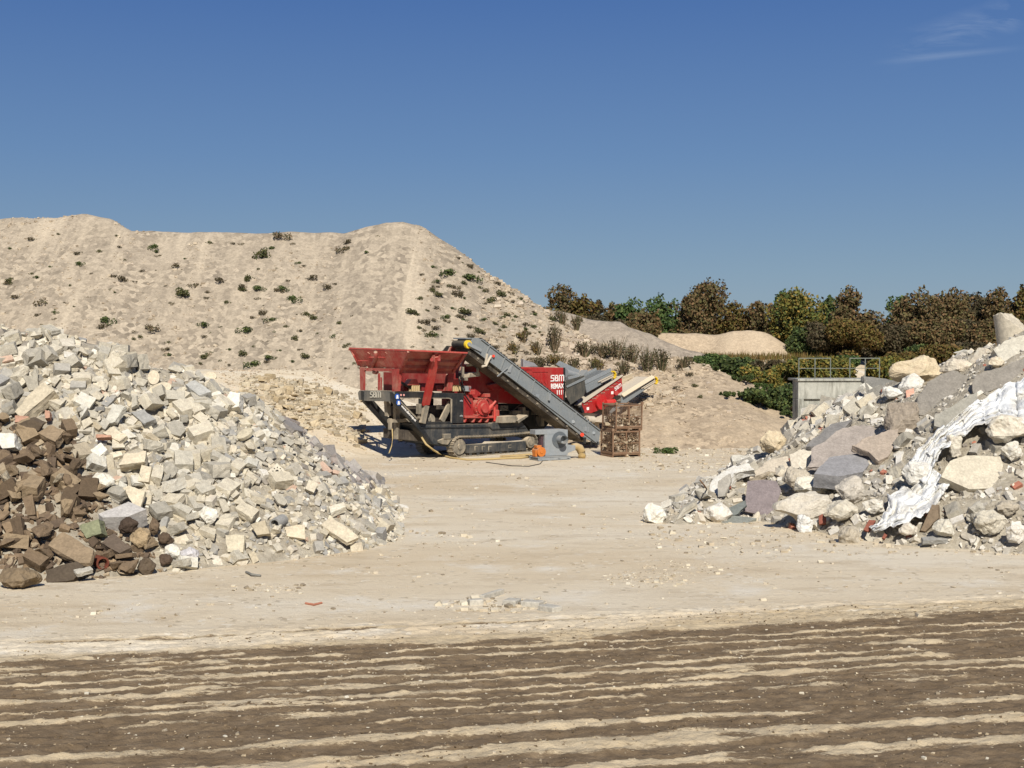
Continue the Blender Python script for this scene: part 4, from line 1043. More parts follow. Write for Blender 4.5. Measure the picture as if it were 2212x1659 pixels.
# ---- letters as thick strokes
def logo(pl, unit, name, mat, parent, origin, ux, uz, th=0.015):
    """emblem letters built of square strokes; origin/ux/uz lay it out"""
    t = 0.9
    segs = [((0, 5), (3.6, 5)), ((0, 5), (0, 2.6)), ((0, 2.6), (3.4, 2.6)), ((3.4, 2.6), (3.4, 0)), ((3.4, 0), (-.2, 0)),
            ((5.2, 5), (7.7, 5)), ((8.0, 4.5), (8.0, 3.2)), ((8.4, 2.0), (8.4, .5)), ((6.0, 2.6), (7.7, 2.6)), ((8.1, 0), (5.2, 0)), ((5.2, 0), (5.2, 5)),
            ((10.2, 0), (10.2, 5)), ((10.2, 5), (16, 5)), ((13.1, 5), (13.1, 0)), ((16, 5), (16, 0))]
    m = MB(); ux = Vector(ux); uz = Vector(uz); n = ux.cross(uz).normalized()
    M = Matrix((ux.normalized(), -n, uz.normalized())).transposed()
    for a, b in segs:
        p = Vector(origin) + ux * a[0] * unit + uz * a[1] * unit; q = Vector(origin) + ux * b[0] * unit + uz * b[1] * unit
        L = (q - p).length; horiz = abs(b[0] - a[0]) > abs(b[1] - a[1])
        m.box((p + q) / 2, (L + t * unit, th, t * unit) if horiz else (t * unit, th, L + t * unit), M)
    return m.build(name, mat, parent)
def words(s, size, name, mat, parent, origin, rot, bold=0.0, sx=1.0):
    cu = bpy.data.curves.new(name, 'FONT'); cu.body = s; cu.size = size; cu.offset = bold; cu.extrude = 0.006; cu.align_x = 'RIGHT' if sx < 0 else 'LEFT'
    to = bpy.data.objects.new('tmp_text', cu); COL.objects.link(to)
    dg = bpy.context.evaluated_depsgraph_get(); me = bpy.data.meshes.new_from_object(to.evaluated_get(dg))
    bpy.data.objects.remove(to); me.materials.clear(); me.materials.append(mat)
    o = bpy.data.objects.new(name, me); COL.objects.link(o); o.parent = parent
    o.location = origin; o.rotation_euler = rot; o.scale = (abs(sx), 1, 1); return o

# ---- crawler tracks
def track(off, near):
    zt = S(1500, 1240, 0).z; xl = S(1318, 1370, 0).x; xr = S(2300, 1330, 0).x
    r = zt / 2; W = 0.5
    t = MB(); n = 0; step = 0.19; L = (xr - xl) - 2 * r; per = 2 * L + 2 * math.pi * r; N = int(per / step)
    def at(s):
        s %= per
        if s < L: return (xl + r + s, zt - 0.05 * math.sin(math.pi * s / L), 0)
        s -= L
        if s < math.pi * r: a = s / r; return (xr - r + r * math.sin(a), r + r * math.cos(a), -a)
        s -= math.pi * r
        if s < L: return (xr - r - s, 0.0, math.pi)
        s -= L; a = s / r; return (xl + r - r * math.sin(a), r - r * math.cos(a), math.pi - a)
    for k in range(N):
        x, z, a = at(k * per / N); M = Matrix.Rotation(-a, 3, 'Y')
        M = Matrix.Rotation(a * -1 if False else -a, 3, 'Y')
        t.box((x, off + W / 2, z), (step * .86, W, 0.045), M)
        gx = M @ Vector((0, 0, 0.035)); t.box(Vector((x, off + W / 2, z)) + gx, (0.03, W, 0.05), M)
        ix = M @ Vector((0, 0, -0.06)); t.box(Vector((x, off + W / 2, z)) + ix, (step * .8, W * .3, 0.09), M)
    ct = t.build('crawler_track', STEEL, mc)
    f = MB().prism(xz([(1480, 1340), (2165, 1292), (2177, 1400), (1480, 1437)], off), off + 0.03, off + W - .03)
    fo = f.build('track_frame', BLK, ct, bevel=bevels)
    d = MB().prism(xz([(1500, 1345), (1700, 1325), (1720, 1300), (2100, 1300), (2160, 1285), (1500, 1340)], off), off + .05, off + .3); d.build('dirt_ridge', PALE, ct)
    for k in range(8):
        x = 1530 + k * 88
        p = S(x, 1446 - k * 5, off); MB().tube((p.x, off + .06, p.z), (p.x, off + W - .05, p.z), .085, n=14).build('roller', BLK, ct)
    w = MB(); w.tube((xl + r, off + .1, r), (xl + r, off + .4, r), r - .1, n=24); w.tube((xl + r, off + .05, r), (xl + r, off + .42, r), .14, n=16); w.build('idler_wheel', STEEL, ct)
    s = MB(); s.tube((xr - r, off - .02, r), (xr - r, off + .4, r), r - .2, n=24); s.tube((xr - r, off - .06, r), (xr - r, off, r), r - .32, n=20); s.build('drive_sprocket', STEEL, ct)
    if near:
        l = MB()
        for x in (1570, 1655, 1730):
            a = [(x, 1352), (x, 1405), (x + 8, 1405), (x + 8, 1360), (x + 38, 1358), (x + 38, 1350)]
            l.prism(xz(a, off), off + .02, off + .032)
        l.prism(xz([(1960, 1338), (1960, 1378), (2000, 1376), (2000, 1368), (1972, 1366), (1972, 1345), (2000, 1343), (2000, 1335)], off), off + .02, off + .032)
        l.build('raised_marks', STEEL, ct)
    return ct
track(0.0, True); track(2.45, False)

# ---- chassis
o0 = 0.2
m = MB()
m.prism(xz([(880, 1108), (1750, 1093), (1790, 1078), (1990, 1082), (2080, 1050), (2130, 1082), (2190, 1165), (2250, 1240), (1340, 1262), (1260, 1362), (1070, 1325)], o0), o0, 2.7)
lb = m.build('chassis', BLK, mc, bevel=bevels)
m = MB()
m.prism(xz([(930, 1133), (1740, 1122), (1770, 1150), (2160, 1130), (2160, 1142), (1765, 1163), (1735, 1136), (930, 1146)], o0), o0 - .05, o0 + .05)
m.build('fender_edge', BLKC, lb)
m = MB()
m.prism(xz([(1840, 1005), (2000, 995), (2020, 1030), (1990, 1075), (1830, 1080)], o0), o0 - .35, o0 + .3)
m.prism(xz([(2000, 1050), (2120, 985), (2135, 1000), (2020, 1082)], o0), o0 - .4, o0 + .3)
m.build('dust_tray', STEEL, lb, bevel=bevels)
m = MB()
m.prism(xz([(1185, 1210), (1270, 1208), (1270, 1265), (1190, 1270)], o0), o0 - .14, o0)
m.prism(xz([(1130, 1285), (1190, 1262), (1290, 1268), (1240, 1335), (1175, 1330), (1130, 1310)], o0), o0 - .1, o0)
m.build('tow_bracket', STEEL, lb, bevel=bevels)
# upper frame, near side and far side
def side_frame(off, mat, full=True):
    m = MB(); th = .14
    m.prism(xz([(640, 718), (1440, 737), (1440, 800), (690, 788), (640, 760)], o0 + 0), off, off + th)
    m.prism(xz([(1300, 790), (1440, 790), (1438, 1085), (1300, 1085)], o0), off + .002, off + th - .002)
    m.prism(xz([(930, 795), (1040, 797), (1000, 1090), (930, 1090)], o0), off + .004, off + th - .004)
    m.prism(xz([(600, 722), (690, 785), (905, 1035), (935, 1040), (935, 1092), (1090, 1328), (1062, 1332), (850, 1088), (605, 832)], o0), off - .006, off + th + .006)
    m.prism(xz([(930, 1068), (1310, 1068), (1310, 1108), (930, 1108)], o0), off + .006, off + th - .006)
    return m.build('side_frame', mat, mc, bevel=bevels)
sf = side_frame(o0, BLKC); side_frame(2.55, BLKC)
m = MB()
m.prism(xz([(715, 800), (735, 787), (925, 790), (940, 803), (925, 800), (740, 797), (722, 815)], o0), o0 - .012, o0 + .02)
m.prism(xz([(1040, 788), (1270, 788), (1305, 805), (1300, 1080), (1288, 1080), (1288, 808), (1265, 798), (1040, 798)], o0), o0 - .012, o0 + .02)
m.prism(xz([(690, 820), (905, 1030), (925, 1045), (910, 1050), (890, 1040), (690, 835)], o0), o0 - .02, o0 + .01)
m.build('opening_lip', STEEL, sf)
m = MB()
for yy in (825, 1000): m.prism(xz([(1390, yy), (1410, yy - 12), (1425, yy - 6), (1425, yy + 10), (1408, yy + 6), (1392, yy + 8)], o0), o0 - .03, o0)
m.build('latch', GALV, sf)
# safety signs
for x, y in ((662, 775), (678, 845)):
    p = S(x, y, o0); d = MB().tube((p.x, o0 - .02, p.z), (p.x, o0 + .004, p.z), .135, n=24); s_ = d.build('safety_sign', BLUE, mc)
    k = MB().tube((p.x, o0 - .026, p.z), (p.x, o0 - .019, p.z), .12, n=24); k2 = MB()
    k2.tube((p.x, o0 - .03, p.z + .02), (p.x, o0 - .018, p.z + .02), .055, n=16)
    k2.prism([(p.x - .075, p.z - .09), (p.x + .075, p.z - .09), (p.x + .045, p.z - .02), (p.x - .045, p.z - .02)], o0 - .03, o0 - .018)
    k2.build('pictogram', WHITE, s_)
m = MB()
for x in (706, 740):
    p = S(x, 757, o0); m.tube((p.x, o0 - .02, p.z), (p.x, o0, p.z), .05, n=12)
m.build('round_sticker', plain('sticker_pink', srgb(206, 150, 140)), mc)
a = S(712, 890, o0 - .03); b = S(880, 1068, o0 - .03); ang = math.atan2(b.z - a.z, b.x - a.x)
wt = words('www.sbm-mp.at', 0.27, 'side_lettering', WHITE, mc, (a.x - .02, o0 - .03, a.z), (R(90), -ang, 0), 0.004, 1.0)
wt.rotation_euler = (Matrix.Rotation(-ang, 3, 'Y') @ Matrix.Rotation(R(90), 3, 'X')).to_euler()
wl_ = max(v.co.x for v in wt.data.vertices); wt.scale = (((b - a).length) / wl_,) * 3

# hopper end
X0 = S(640, 760, o0).x
Yf = E(235, 760, X0).y
print('end width', Yf, 'X0', X0, 'height rim', S(790, 240, -.8).z)
m = MB(); pts = [E(638, 715, X0), E(245, 703, X0), E(228, 730, X0), E(240, 812, X0), E(300, 822, X0), E(606, 832, X0), E(640, 800, X0)]
m.sheet([p - Vector((.0, 0, 0)) for p in pts], .12)
eb = m.build('end_beam', STEEL if False else painted('dusty_dark_beam', srgb(84, 84, 80), 0.35, 0.6), mc)
og = E(375, 780, X0 - .03) ; e2 = E(500, 780, X0 - .03); ux = (e2 - og).normalized()
logo(None, (e2 - og).length / 17.0, 'end_lettering', WORN, mc, og + Vector((-.12, 0, 0)), ux, (0, 0, 1), .02)
m = MB()
m.bar(S(275, 800, Yf - .1) , S(705, 1280, Yf - .1), .2, .2)
m.bar(E(270, 815, X0), S(560, 1130, 2.2), .14, .2)
m.build('end_strut', BLK, mc, bevel=bevels)
m = MB()
for x in (545, 650): m.bar(S(x, 820, 1.3), S(x + 10, 1270 if x > 600 else 1000, 1.3), .22, .22)
m.bar(S(580, 1030, .9), S(580, 1160, .9), .14, .14); m.bar(S(700, 900, 1.9), S(700, 1290, 1.9), .14, .14)
m.bar(S(560, 1060, 1.0), S(930, 1050, 1.0), .16, .16)
m.build('hopper_leg', STEEL, mc)
m = MB()
m.prism(xz([(720, 900), (1430, 880), (1430, 1095), (1060, 1100), (900, 1100), (720, 1000)], 1.3), 1.2, 2.4)
m.prism(xz([(720, 1160), (900, 1180), (1060, 1290), (1040, 1310), (720, 1275)], .9), .8, 2.4)
m.build('feeder_trough', painted('grimy_steel', srgb(50, 44, 40), 0.25, 0.8), mc)
m = MB(); m.tube(S(1040, 1040, .7), S(1040, 1040, 1.2), .28, n=20); m.tube(S(1040, 1040, .6), S(1040, 1040, .7), .1, n=12); m.build('feeder_drive', STEEL, mc)
m = MB(); m.bar(S(915, 860, .05), S(915, 975, .05), .16, .22); m.bar(S(930, 900, .1), S(915, 1030, .1), .1, .1); m.bar(S(1000, 880, o0 - .15), S(955, 1085, o0 - .15), .2, .26); m.bar(S(1180, 1060, .5), S(1285, 850, .5), .1, .3)
split(m, 8, 'leg_socket', STEEL, mc)
m = MB()
nf = -1.1
A, B_, Cc, Dd = S(790, 242, nf), S(1458, 272, nf), S(1310, 500, o0 + .1), S(690, 492, o0 + .1)
far = 2.75 - nf + .2
m.sheet([A, B_, Cc, Dd], .05)
yt_, yb_ = E(115, 217, A.x).y, E(235, 432, Dd.x).y
Af, Bf, Cf, Df = [Vector((p.x, y_, p.z)) for p, y_ in ((A, yt_), (B_, yt_), (Cc, yb_), (Dd, yb_))]
m.sheet([Af, Df, Cf, Bf], .05)
hop = m.build('hopper_side_wall', RED, mc)
# ribs outside the near wall
m = MB()
def lerp(a, b, t): return a + (b - a) * t
for t in (0.0, .47, .98):
    a, b = lerp(A, B_, t), lerp(Dd, Cc, t); m.bar(a + Vector((0, -.06, -.03)), b + Vector((0, -.06, 0)), .09, .16, up=(1, 0, 0))
for s, w in ((.42, .1), (.72, .12), (.98, .12)): m.bar(lerp(A, Dd, s) + Vector((0, -.06, 0)), lerp(B_, Cc, s) + Vector((0, -.06, 0)), .08, w)
m.build('wall_rib', RED, hop)
m = MB(); m.bar(A + Vector((-.02, -.05, .03)), B_ + Vector((.02, -.05, .03)), .2, .07); m.bar(Af + Vector((0, .05, .03)), Bf + Vector((0, .05, .03)), .2, .07)
m.build('top_flange', painted('rim_red', srgb(176, 70, 62), 0.35, .6), hop)
# end wall of the hopper
XA, XD = A.x, Dd.x
pe = [A, E(115, 217, XA), E(150, 300, XA + .12), E(235, 432, XD), E(330, 440, XD), E(610, 452, XD), Dd]
m = MB(); m.sheet([pe[0], pe[1], pe[3], pe[6]], .06); m.sheet([E(150, 300, XA + .05), E(235, 432, XD - .02), E(205, 425, XD - .04), E(120, 230, XA - .02)], .1)
ew = m.build('hopper_end_wall', painted('dusty_end_red', srgb(164, 62, 56), 0.62, .8), mc)
m = MB(); m.bar(pe[0] + Vector((-.02, 0, .03)), pe[1] + Vector((-.02, 0, .03)), .1, .07)
def onend(x, y):
    s = min(max((y - 235) / 205, 0), 1); return E(x, y, XA + (XD - XA) * s - .05)
m.bar(onend(215, 355), onend(720, 355), .1, .05)
for x in (335, 540): m.bar(onend(x, 262), onend(x - 5, 440), .08, .14, up=(0, 1, 0))
for x0_, x1_ in ((345, 420), (450, 530)):
    m.bar(onend(x0_, 315), onend(x1_, 315), .12, .06)
m.build('wall_rib', painted('rib_red', srgb(168, 60, 54), .4, .6), ew)
m = MB()
for x0_, x1_ in ((348, 412), (462, 526)): m.sheet([onend(x0_, 258), onend(x1_, 258), onend(x1_ - 12, 290), onend(x0_ + 12, 290)], .03)
m.build('wall_slot', BLKC, ew)
m = MB(); pth = [onend(432, 255), onend(436, 330), onend(400, 400), onend(392, 450), onend(408, 490), onend(440, 500), onend(462, 482)]
m.path([p + Vector((-.1, 0, 0)) for p in pth], [.09, .09, .1, .1, .09, .07, .05], 8); m.build('locking_hook', RED, ew, smooth=True)
m = MB()
for x, y in ((232, 432), (328, 440), (540, 440), (640, 445)):
    p = onend(x, y); m.tube(p + Vector((-.12, 0, 0)), p + Vector((.05, 0, 0)), .07, n=10)
m.build('hinge_pin', STEEL, ew)
m = MB()
m.sheet([E(600, 450, X0), E(672, 450, X0), E(642, 714, X0), E(604, 714, X0)], .1)
m.sheet([E(225, 430, X0), E(305, 440, X0), E(275, 480, X0), E(272, 702, X0), E(232, 702, X0)], .1)
m.sheet([E(290, 440, X0), E(620, 450, X0), E(600, 480, X0), E(290, 466, X0)], .09)
m.bar(E(452, 500, X0), E(452, 700, X0), .08, .1); m.bar(E(478, 550, X0 + .2), E(478, 700, X0 + .2), .05)
m.build('hopper_post', RED, mc)
m = MB()
m.sheet([S(672, 500, o0 + .02), S(718, 492, o0 + .02), S(700, 712, o0 + .02), S(655, 712, o0 + .02)], .1)
m.sheet([S(1268, 490, o0 + .02), S(1330, 490, o0 + .02), S(1302, 708, o0 + .02), S(1252, 708, o0 + .02)], .1)
m.sheet([S(1245, 520, o0 + .25), S(1275, 490, o0 + .25), S(1256, 708, o0 + .25), S(1215, 708, o0 + .25)], .1)
m.build('hopper_post', RED, mc)
# inclined red prop
p, q = S(1112, 312, nf + .02), S(995, 872, o0 - .18)
m = MB(); m.bar(p, q, .14, .40, up=(1, 0, 0)); m.build('hopper_prop', painted('prop_red', srgb(164, 44, 40), 0.22, .5), mc, bevel=bevels)
m = MB(); m.tube(S(1068, 345, nf - .15), S(1068, 345, nf + .1), .09, n=12); m.tube(S(1150, 345, nf - .15), S(1150, 345, nf + .1), .07, n=12)
m.bar(S(1085, 290, nf), S(1085, 370, nf), .06, .16); m.bar(S(1150, 290, nf), S(1150, 370, nf), .06, .16); m.build('prop_bracket', RED, mc)
# inner feeder box, springs
m = MB()
m.prism(xz([(722, 495), (1330, 495), (1330, 712), (722, 712)], 1.0), .9, 2.5)
m.prism(xz([(1120, 645), (1210, 645), (1210, 712), (1120, 712)], .6), .6, .95)
m.prism(xz([(930, 660), (980, 645), (985, 700), (940, 712)], .6), .5, .95)
fb = m.build('feeder_box', painted('feeder_red', srgb(120, 30, 30), 0.18, .6), mc)
m = MB(); m.bar(S(690, 600, .6), S(850, 690, .6), .1); m.build('feeder_arm', BLKC, mc)
for x0_ in (830, 1310):
    m = MB()
    for k in range(4):
        p = S(x0_ + 12 + k * 24, 675, .45); m.tube((p.x, .45, S(x0_, 714, .45).z), (p.x, .45, S(x0_, 640, .45).z), .06, n=10); m.tube((p.x, .65, S(x0_, 714, .45).z), (p.x, .65, S(x0_, 640, .45).z), .06, n=10)
    sp_ = m.build('spring_pack', BEIGE, mc)
    base = xz([(x0_ - 50 if x0_ < 1000 else x0_ - 5, 640), (x0_ + 92, 640), (x0_ + 60, 572), (x0_, 572)], .4)
    MB().prism(base, .38, .75).build('spring_cap', painted('cap_red', srgb(180, 64, 56), .3, .6), sp_)

# feed end hood by the conveyor head
m = MB()
m.sheet([S(1292, 192, .6), S(1500, 198, .6), S(1505, 225, .6), S(1440, 400, .5), S(1400, 470, .4), S(1455, 290, .5), S(1262, 250, .6)], .1)
m.build('hood_plate', RED, mc)
m = MB(); m.sheet([S(1190, 250, 1.2), S(1245, 182, 1.2), S(1300, 186, 1.2), S(1262, 252, 1.2)], .06); m.sheet([S(1200, 250, 2.6), S(1245, 182, 2.6), S(1400, 186, 2.6), S(1400, 252, 2.6)], .06)
m.build('rubber_flap', RUBB, mc)

# ---- impact crusher box
m = MB()
m.prism(xz([(1440, 560), (1455, 400), (1700, 395), (1860, 500), (1895, 640), (1845, 760), (1835, 1075), (1440, 1075)], .75), .75, 2.5)
m.prism(xz([(1440, 735), (1530, 735), (1590, 1000), (1830, 1000), (1830, 1030), (1440, 1025)], .5), .5, .8)
m.prism(xz([(1740, 640), (1860, 610), (1893, 650), (1880, 690), (1780, 700)], .45), .45, .8)
cb = m.build('crusher_box', painted('crusher_red', srgb(142, 30, 32), 0.2, .55), mc, bevel=bevels)
m = MB(); c_ = S(1625, 900, .5)
m.tube((c_.x, .3, c_.z), (c_.x, .78, c_.z), .46, n=28); m.tube((c_.x, .2, c_.z), (c_.x, .32, c_.z), .38, n=24); m.tube((c_.x + .02, .05, c_.z - .02), (c_.x + .02, .22, c_.z - .02), .24, n=20)
fw = m.build('rotor_housing', painted('rotor_red', srgb(168, 44, 42), .25, .5), cb)
m = MB()
for k in range(12):
    a = k * math.pi / 6; m.tube((c_.x + .42 * math.cos(a), .26, c_.z + .42 * math.sin(a)), (c_.x + .42 * math.cos(a), .31, c_.z + .42 * math.sin(a)), .03, n=6)
m.build('bolt_ring', RED, fw)
m = MB()
m.tube(S(1690, 965, .2), S(1770, 880, .2), .10, n=12); m.tube(S(1770, 880, .2), S(1812, 830, .2), .06, n=10)
m.tube(S(1800, 900, .3), S(1800, 1060, .3), .06, n=10)
m.build('hydraulic_ram', painted('ram_red', srgb(190, 60, 54), .15, .4), cb)
m = MB()
for (x, y, w, h) in ((1440, 1000, 400, 26), (1590, 790, 110, 20), (1675, 740, 60, 40), (1500, 700, 60, 50), (1790, 930, 50, 80), (1560, 985, 50, 30), (1660, 985, 60, 30), (1480, 650, 30, 60)):
    m.prism(xz([(x, y), (x + w, y), (x + w, y + h), (x, y + h)], .4), .3, .8)
for x in (1440, 1540, 1620, 1700, 1790): m.prism(xz([(x, 1075), (x + 16, 1075), (x + 42, 1005), (x + 26, 1005)], .4), .35, .75)
m.build('rib_plate', painted('ribs_red', srgb(164, 46, 42), .3, .6), cb, bevel=bevels)
m = MB(); m.bar(S(1445, 740, .3), S(1525, 860, .3), .05); m.bar(S(1390, 620, .4), S(1450, 735, .4), .05); m.build('linkage', BLKC, cb)
m = MB(); m.prism(xz([(1450, 650), (1520, 655), (1515, 715), (1455, 712)], .35), .3, .55)
m.build('control_box', GALV, cb, bevel=bevels)
m = MB()
m.prism(xz([(1500, 500), (1615, 490), (1620, 535), (1480, 552)], .2), .1, .7); m.bar(S(1600, 430, .1), S(1600, 540, .1), .08, .12); m.bar(S(1430, 430, .2), S(1430, 560, .2), .1, .1); m.bar(S(1470, 410, .2), S(1600, 400, .2), .1, .12)
m.prism(xz([(1430, 545), (1475, 545), (1475, 590), (1425, 585)], .2), .1, .5)
m.build('conveyor_cradle', STEEL, mc, bevel=bevels)
m = MB(); m.path([S(1390, 480, .1), S(1380, 560, 0), S(1400, 640, .1), S(1420, 700, .2)], .03, 6); m.path([S(1420, 420, .1), S(1400, 520, 0), S(1425, 620, .1), S(1450, 700, .2)], .03, 6); m.build('hydraulic_hose', BLKC, mc)

# ---- engine housing
eo = .8
m = MB()
m.prism(xz([(1755, 490), (2090, 430), (2617, 437), (2617, 815), (2400, 870), (1835, 850), (1835, 640)], eo), eo, 2.75)
eh = m.build('engine_housing', REDC, mc, bevel=.02)
m = MB()
m.prism(xz([(2600, 437), (2622, 437), (2622, 815), (2600, 818)], eo), eo - .02, eo + .1); m.build('corner_trim', BLKC, eh)
m = MB()
for x in (2255, 2295, 2335, 2375):
    m.prism(xz([(x, 505), (x + 26, 505), (x + 26, 640), (x, 600)], eo), eo - .035, eo)
m.prism(xz([(2240, 478), (2420, 478), (2420, 488), (2240, 488)], eo), eo - .03, eo); m.prism(xz([(2420, 478), (2430, 478), (2430, 700), (2420, 690)], eo), eo - .03, eo)
m.prism(xz([(2105, 455), (2230, 455), (2230, 462), (2105, 462)], eo), eo - .03, eo)
m.build('ribbed_door', REDC, eh)
m = MB()
for k in range(5): m.prism(xz([(1750, 560 + k * 11), (1843, 562 + k * 11), (1843, 567 + k * 11), (1750, 565 + k * 11)], eo), eo - .03, eo)
for k in range(12): m.prism(xz([(1912, 590 + k * 11), (2030, 592 + k * 11), (2030, 597 + k * 11), (1912, 595 + k * 11)], eo), eo - .03, eo)
for k in range(8): m.prism(xz([(2045, 640 + k * 11), (2110, 642 + k * 11), (2110, 647 + k * 11), (2045, 645 + k * 11)], eo), eo - .03, eo)
m.build('vent_louvre', painted('louvre_pink', srgb(190, 110, 100), .3, .6), eh)
p = S(617 + 1837, 593, eo); q = S(776 + 1837, 593, eo)
logo(None, (q.x - p.x) / 17.4, 'maker_lettering', WHITE, eh, (p.x + .02, eo - .015, p.z), (1, 0, 0), (0, 0, 1), .02)
for s_, x0_, x1_, y0_, y1_ in (('REMAX', 617, 770, 620, 682), ('1111', 680, 770, 697, 752)):
    p = S(x0_ + 1837, y1_, eo); q = S(x1_ + 1837, y0_, eo)
    w_ = words(s_, .4, 'model_lettering', WHITE, eh, (p.x, eo - .012, p.z), (R(90), 0, 0), .012)
    mx = max(v.co.x for v in w_.data.vertices); my = max(v.co.y for v in w_.data.vertices)
    w_.scale = ((q.x - p.x) / mx, (q.z - p.z) / my, 1)
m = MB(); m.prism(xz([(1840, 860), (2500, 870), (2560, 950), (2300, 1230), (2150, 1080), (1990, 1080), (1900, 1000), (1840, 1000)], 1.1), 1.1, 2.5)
m.build('engine_underframe', painted('underframe_black', srgb(26, 28, 30), .08, .6), mc)  # near-black base paint with a little dust
m = MB()
for (x, y, w, h, o) in ((2010, 940, 190, 60, .8), (2290, 930, 120, 60, .7), (2130, 900, 30, 90, .7), (2340, 1010, 40, 110, .7), (1870, 880, 90, 60, .9)): m.prism(xz([(x, y), (x + w, y), (x + w, y + h), (x, y + h)], o), o, o + .4)
m.build('engine_block', STEEL, mc, bevel=bevels)
m = MB()
m.path([S(1900, 900, .7), S(2000, 950, .6), S(2060, 900, .6), S(2110, 860, .7)], .025, 6); m.path([S(2260, 1000, .6), S(2300, 1120, .5), S(2280, 1200, .5)], .03, 6); m.path([S(2480, 1090, .4), S(2540, 1140, .3), S(2620, 1160, .3), S(2700, 1100, .4)], .03, 6)
split(m, 0, 'engine_hose', RUBB, mc)
# things seen through: dark support between track and conveyor foot
m = MB(); m.prism(xz([(2130, 1230), (2330, 1180), (2520, 1230), (2500, 1290), (2350, 1300)], 1.4), 1.4, 2.4); m.build('rear_frame', BLKC, mc)

# ---- long grey belt conveyor
def conv(name, top, bot, off, width, belt_above, belly, mat, head=None, ribs=0, roll=YEL):
    """side plate given by its top and bottom edge in the side view"""
    (x0_, y0_), (x1_, y1_) = top; (u0, v0), (u1, v1) = bot
    m = MB(); m.prism(xz([(x0_, y0_), (x1_, y1_), (u1, v1), (u0, v0)], off), off, off + .06)
    pl = xz([(x0_, y0_), (x1_, y1_), (u1, v1), (u0, v0)], off)
    m.prism(pl, off + width, off + width + .06)
    return m.build(name, mat, mc)
co0, cw = -.75, 1.05
T0, T1, B0, B1 = (1600, 92), (1190 + 1837, 1168), (1505, 205), (1165 + 1837, 1330)
mcv = empty('main_conveyor'); mcv.parent = mc
for oo in (co0, co0 + cw):
    m = MB(); pts = [(1560, 90), (1645, 104), T1, (1195 + 1837, 1200), (1175 + 1837, 1335), (1000 + 1837, 1252), (1837, 432), (1710, 342), (1560, 232), (1512, 206), (1500, 160)]
    m.prism(xz(pts, co0), oo, oo + .07)
    if oo == co0:
        for t in (.07, .2, .33, .45, .57, .68, .8, .9):
            a = Vector((lerp(1645, T1[0], t), lerp(104, T1[1], t))); b = Vector((lerp(1560, B1[0], t + .012), lerp(232, B1[1], t + .012)))
            m.bar(S(a.x, a.y, co0 - .03), S(b.x, b.y, co0 - .03), .07, .05)
        m.bar(S(1645, 106, co0 - .03), S(T1[0], T1[1], co0 - .03), .08, .05); m.bar(S(1560, 230, co0 - .03), S(B1[0], B1[1] - 8, co0 - .03), .08, .05)
    m.build('side_plate', GRY, mcv)
def belt(nm, p, q, o, w, th, mat, parent):
    m = MB(); a, b = S(*p, o), S(*q, o)
    m.bar(Vector((a.x, o + w / 2, a.z)), Vector((b.x, o + w / 2, b.z)), w, th); return m.build(nm, mat, parent)
belt('upper_belt', (1520, 110), (3010, 1180), co0 + .07, cw - .07, .12, RUBB, mcv)
m = MB()
for k in range(42):
    t = .03 + k * .023; x, y = lerp(1645, T1[0], t), lerp(104, T1[1], t)
    m.bar(S(x, y - 26, co0 + .05), S(x, y - 6, co0 + .05), .05, .05)
m.prism(xz([(1645, 88), (T1[0] - 220, T1[1] - 185), (T1[0] - 220, T1[1] - 160), (1645, 106)], co0 + .05), co0 + .04, co0 + .06)
m.prism(xz([(1560, 92), (1640, 88), (T1[0] - 260, T1[1] - 225), (T1[0] - 260, T1[1] - 185), (1645, 106)], co0 + cw), co0 + cw, co0 + cw + .03)
m.build('rubber_skirt', RUBB, mcv)
m = MB(); a = [(1480, 215), (1560, 250), (1710, 362), (1837, 450), (1000 + 1837, 1262), (985 + 1837, 1292), (1837, 530), (1690, 428), (1500, 285)]
m.prism(xz(a, co0 + .1), co0 + .1, co0 + cw - .05); m.build('lower_belt', UNDER, mcv)
m = MB()
for k in range(12):
    t = .05 + k * .08; x, y = lerp(1560, B1[0], t), lerp(232, B1[1], t)
    m.tube(S(x - 20, y + 44, co0 + .05), S(x - 20, y + 44, co0 + .05) + Vector((0, cw, 0)), .05, n=8)
m.build('idler_roller', STEEL, mcv)
c_ = S(1492, 165, co0)
m = MB(); m.tube((c_.x, co0 + .09, c_.z), (c_.x, co0 + cw, c_.z), .19, n=24); hp = m.build('head_pulley', RUBB, mcv)
m = MB(); m.tube((c_.x, co0 - .04, c_.z), (c_.x, co0 + .1, c_.z), .2, n=24); m.build('pulley_guard', YEL, hp)
m = MB(); m.tube((c_.x, co0 - .12, c_.z), (c_.x, co0, c_.z), .1, n=16); m.bar(S(1500, 165, co0 - .1), S(1640, 235, co0 - .1), .1, .16); m.build('tension_ram', GALV, hp)
m = MB()
m.prism(xz([(1400, 88), (1560, 92), (1560, 108), (1400, 104)], co0 + .5), co0 + .1, co0 + cw); m.build('head_cover', GRY, mcv)
m = MB()   # cradle arm on the side
m.path([S(1760, 300, co0 - .12), S(1730, 350, co0 - .15), S(1700, 415, co0 - .15), S(1650, 425, co0 - .1)], .06, 6); m.bar(S(1715, 275, co0 - .08), S(1690, 400, co0 - .1), .05, .1); m.build('support_arm', PALE, mcv)
m = MB(); m.tube(S(1788, 302, co0 - .1), S(1788, 302, co0), .07, n=12); m.tube(S(985 + 1837, 1220, co0 - .12), S(985 + 1837, 1220, co0 - .02), .1, n=12); m.build('lamp', REFL, mcv)
m = MB()
m.bar(S(1955, 435, co0 - .08), S(1830, 540, co0 - .08), .03, .05)
m.prism(xz([(1960, 455), (2000, 400), (2008, 404), (1978, 495), (1950, 490)], co0), co0 - .06, co0)
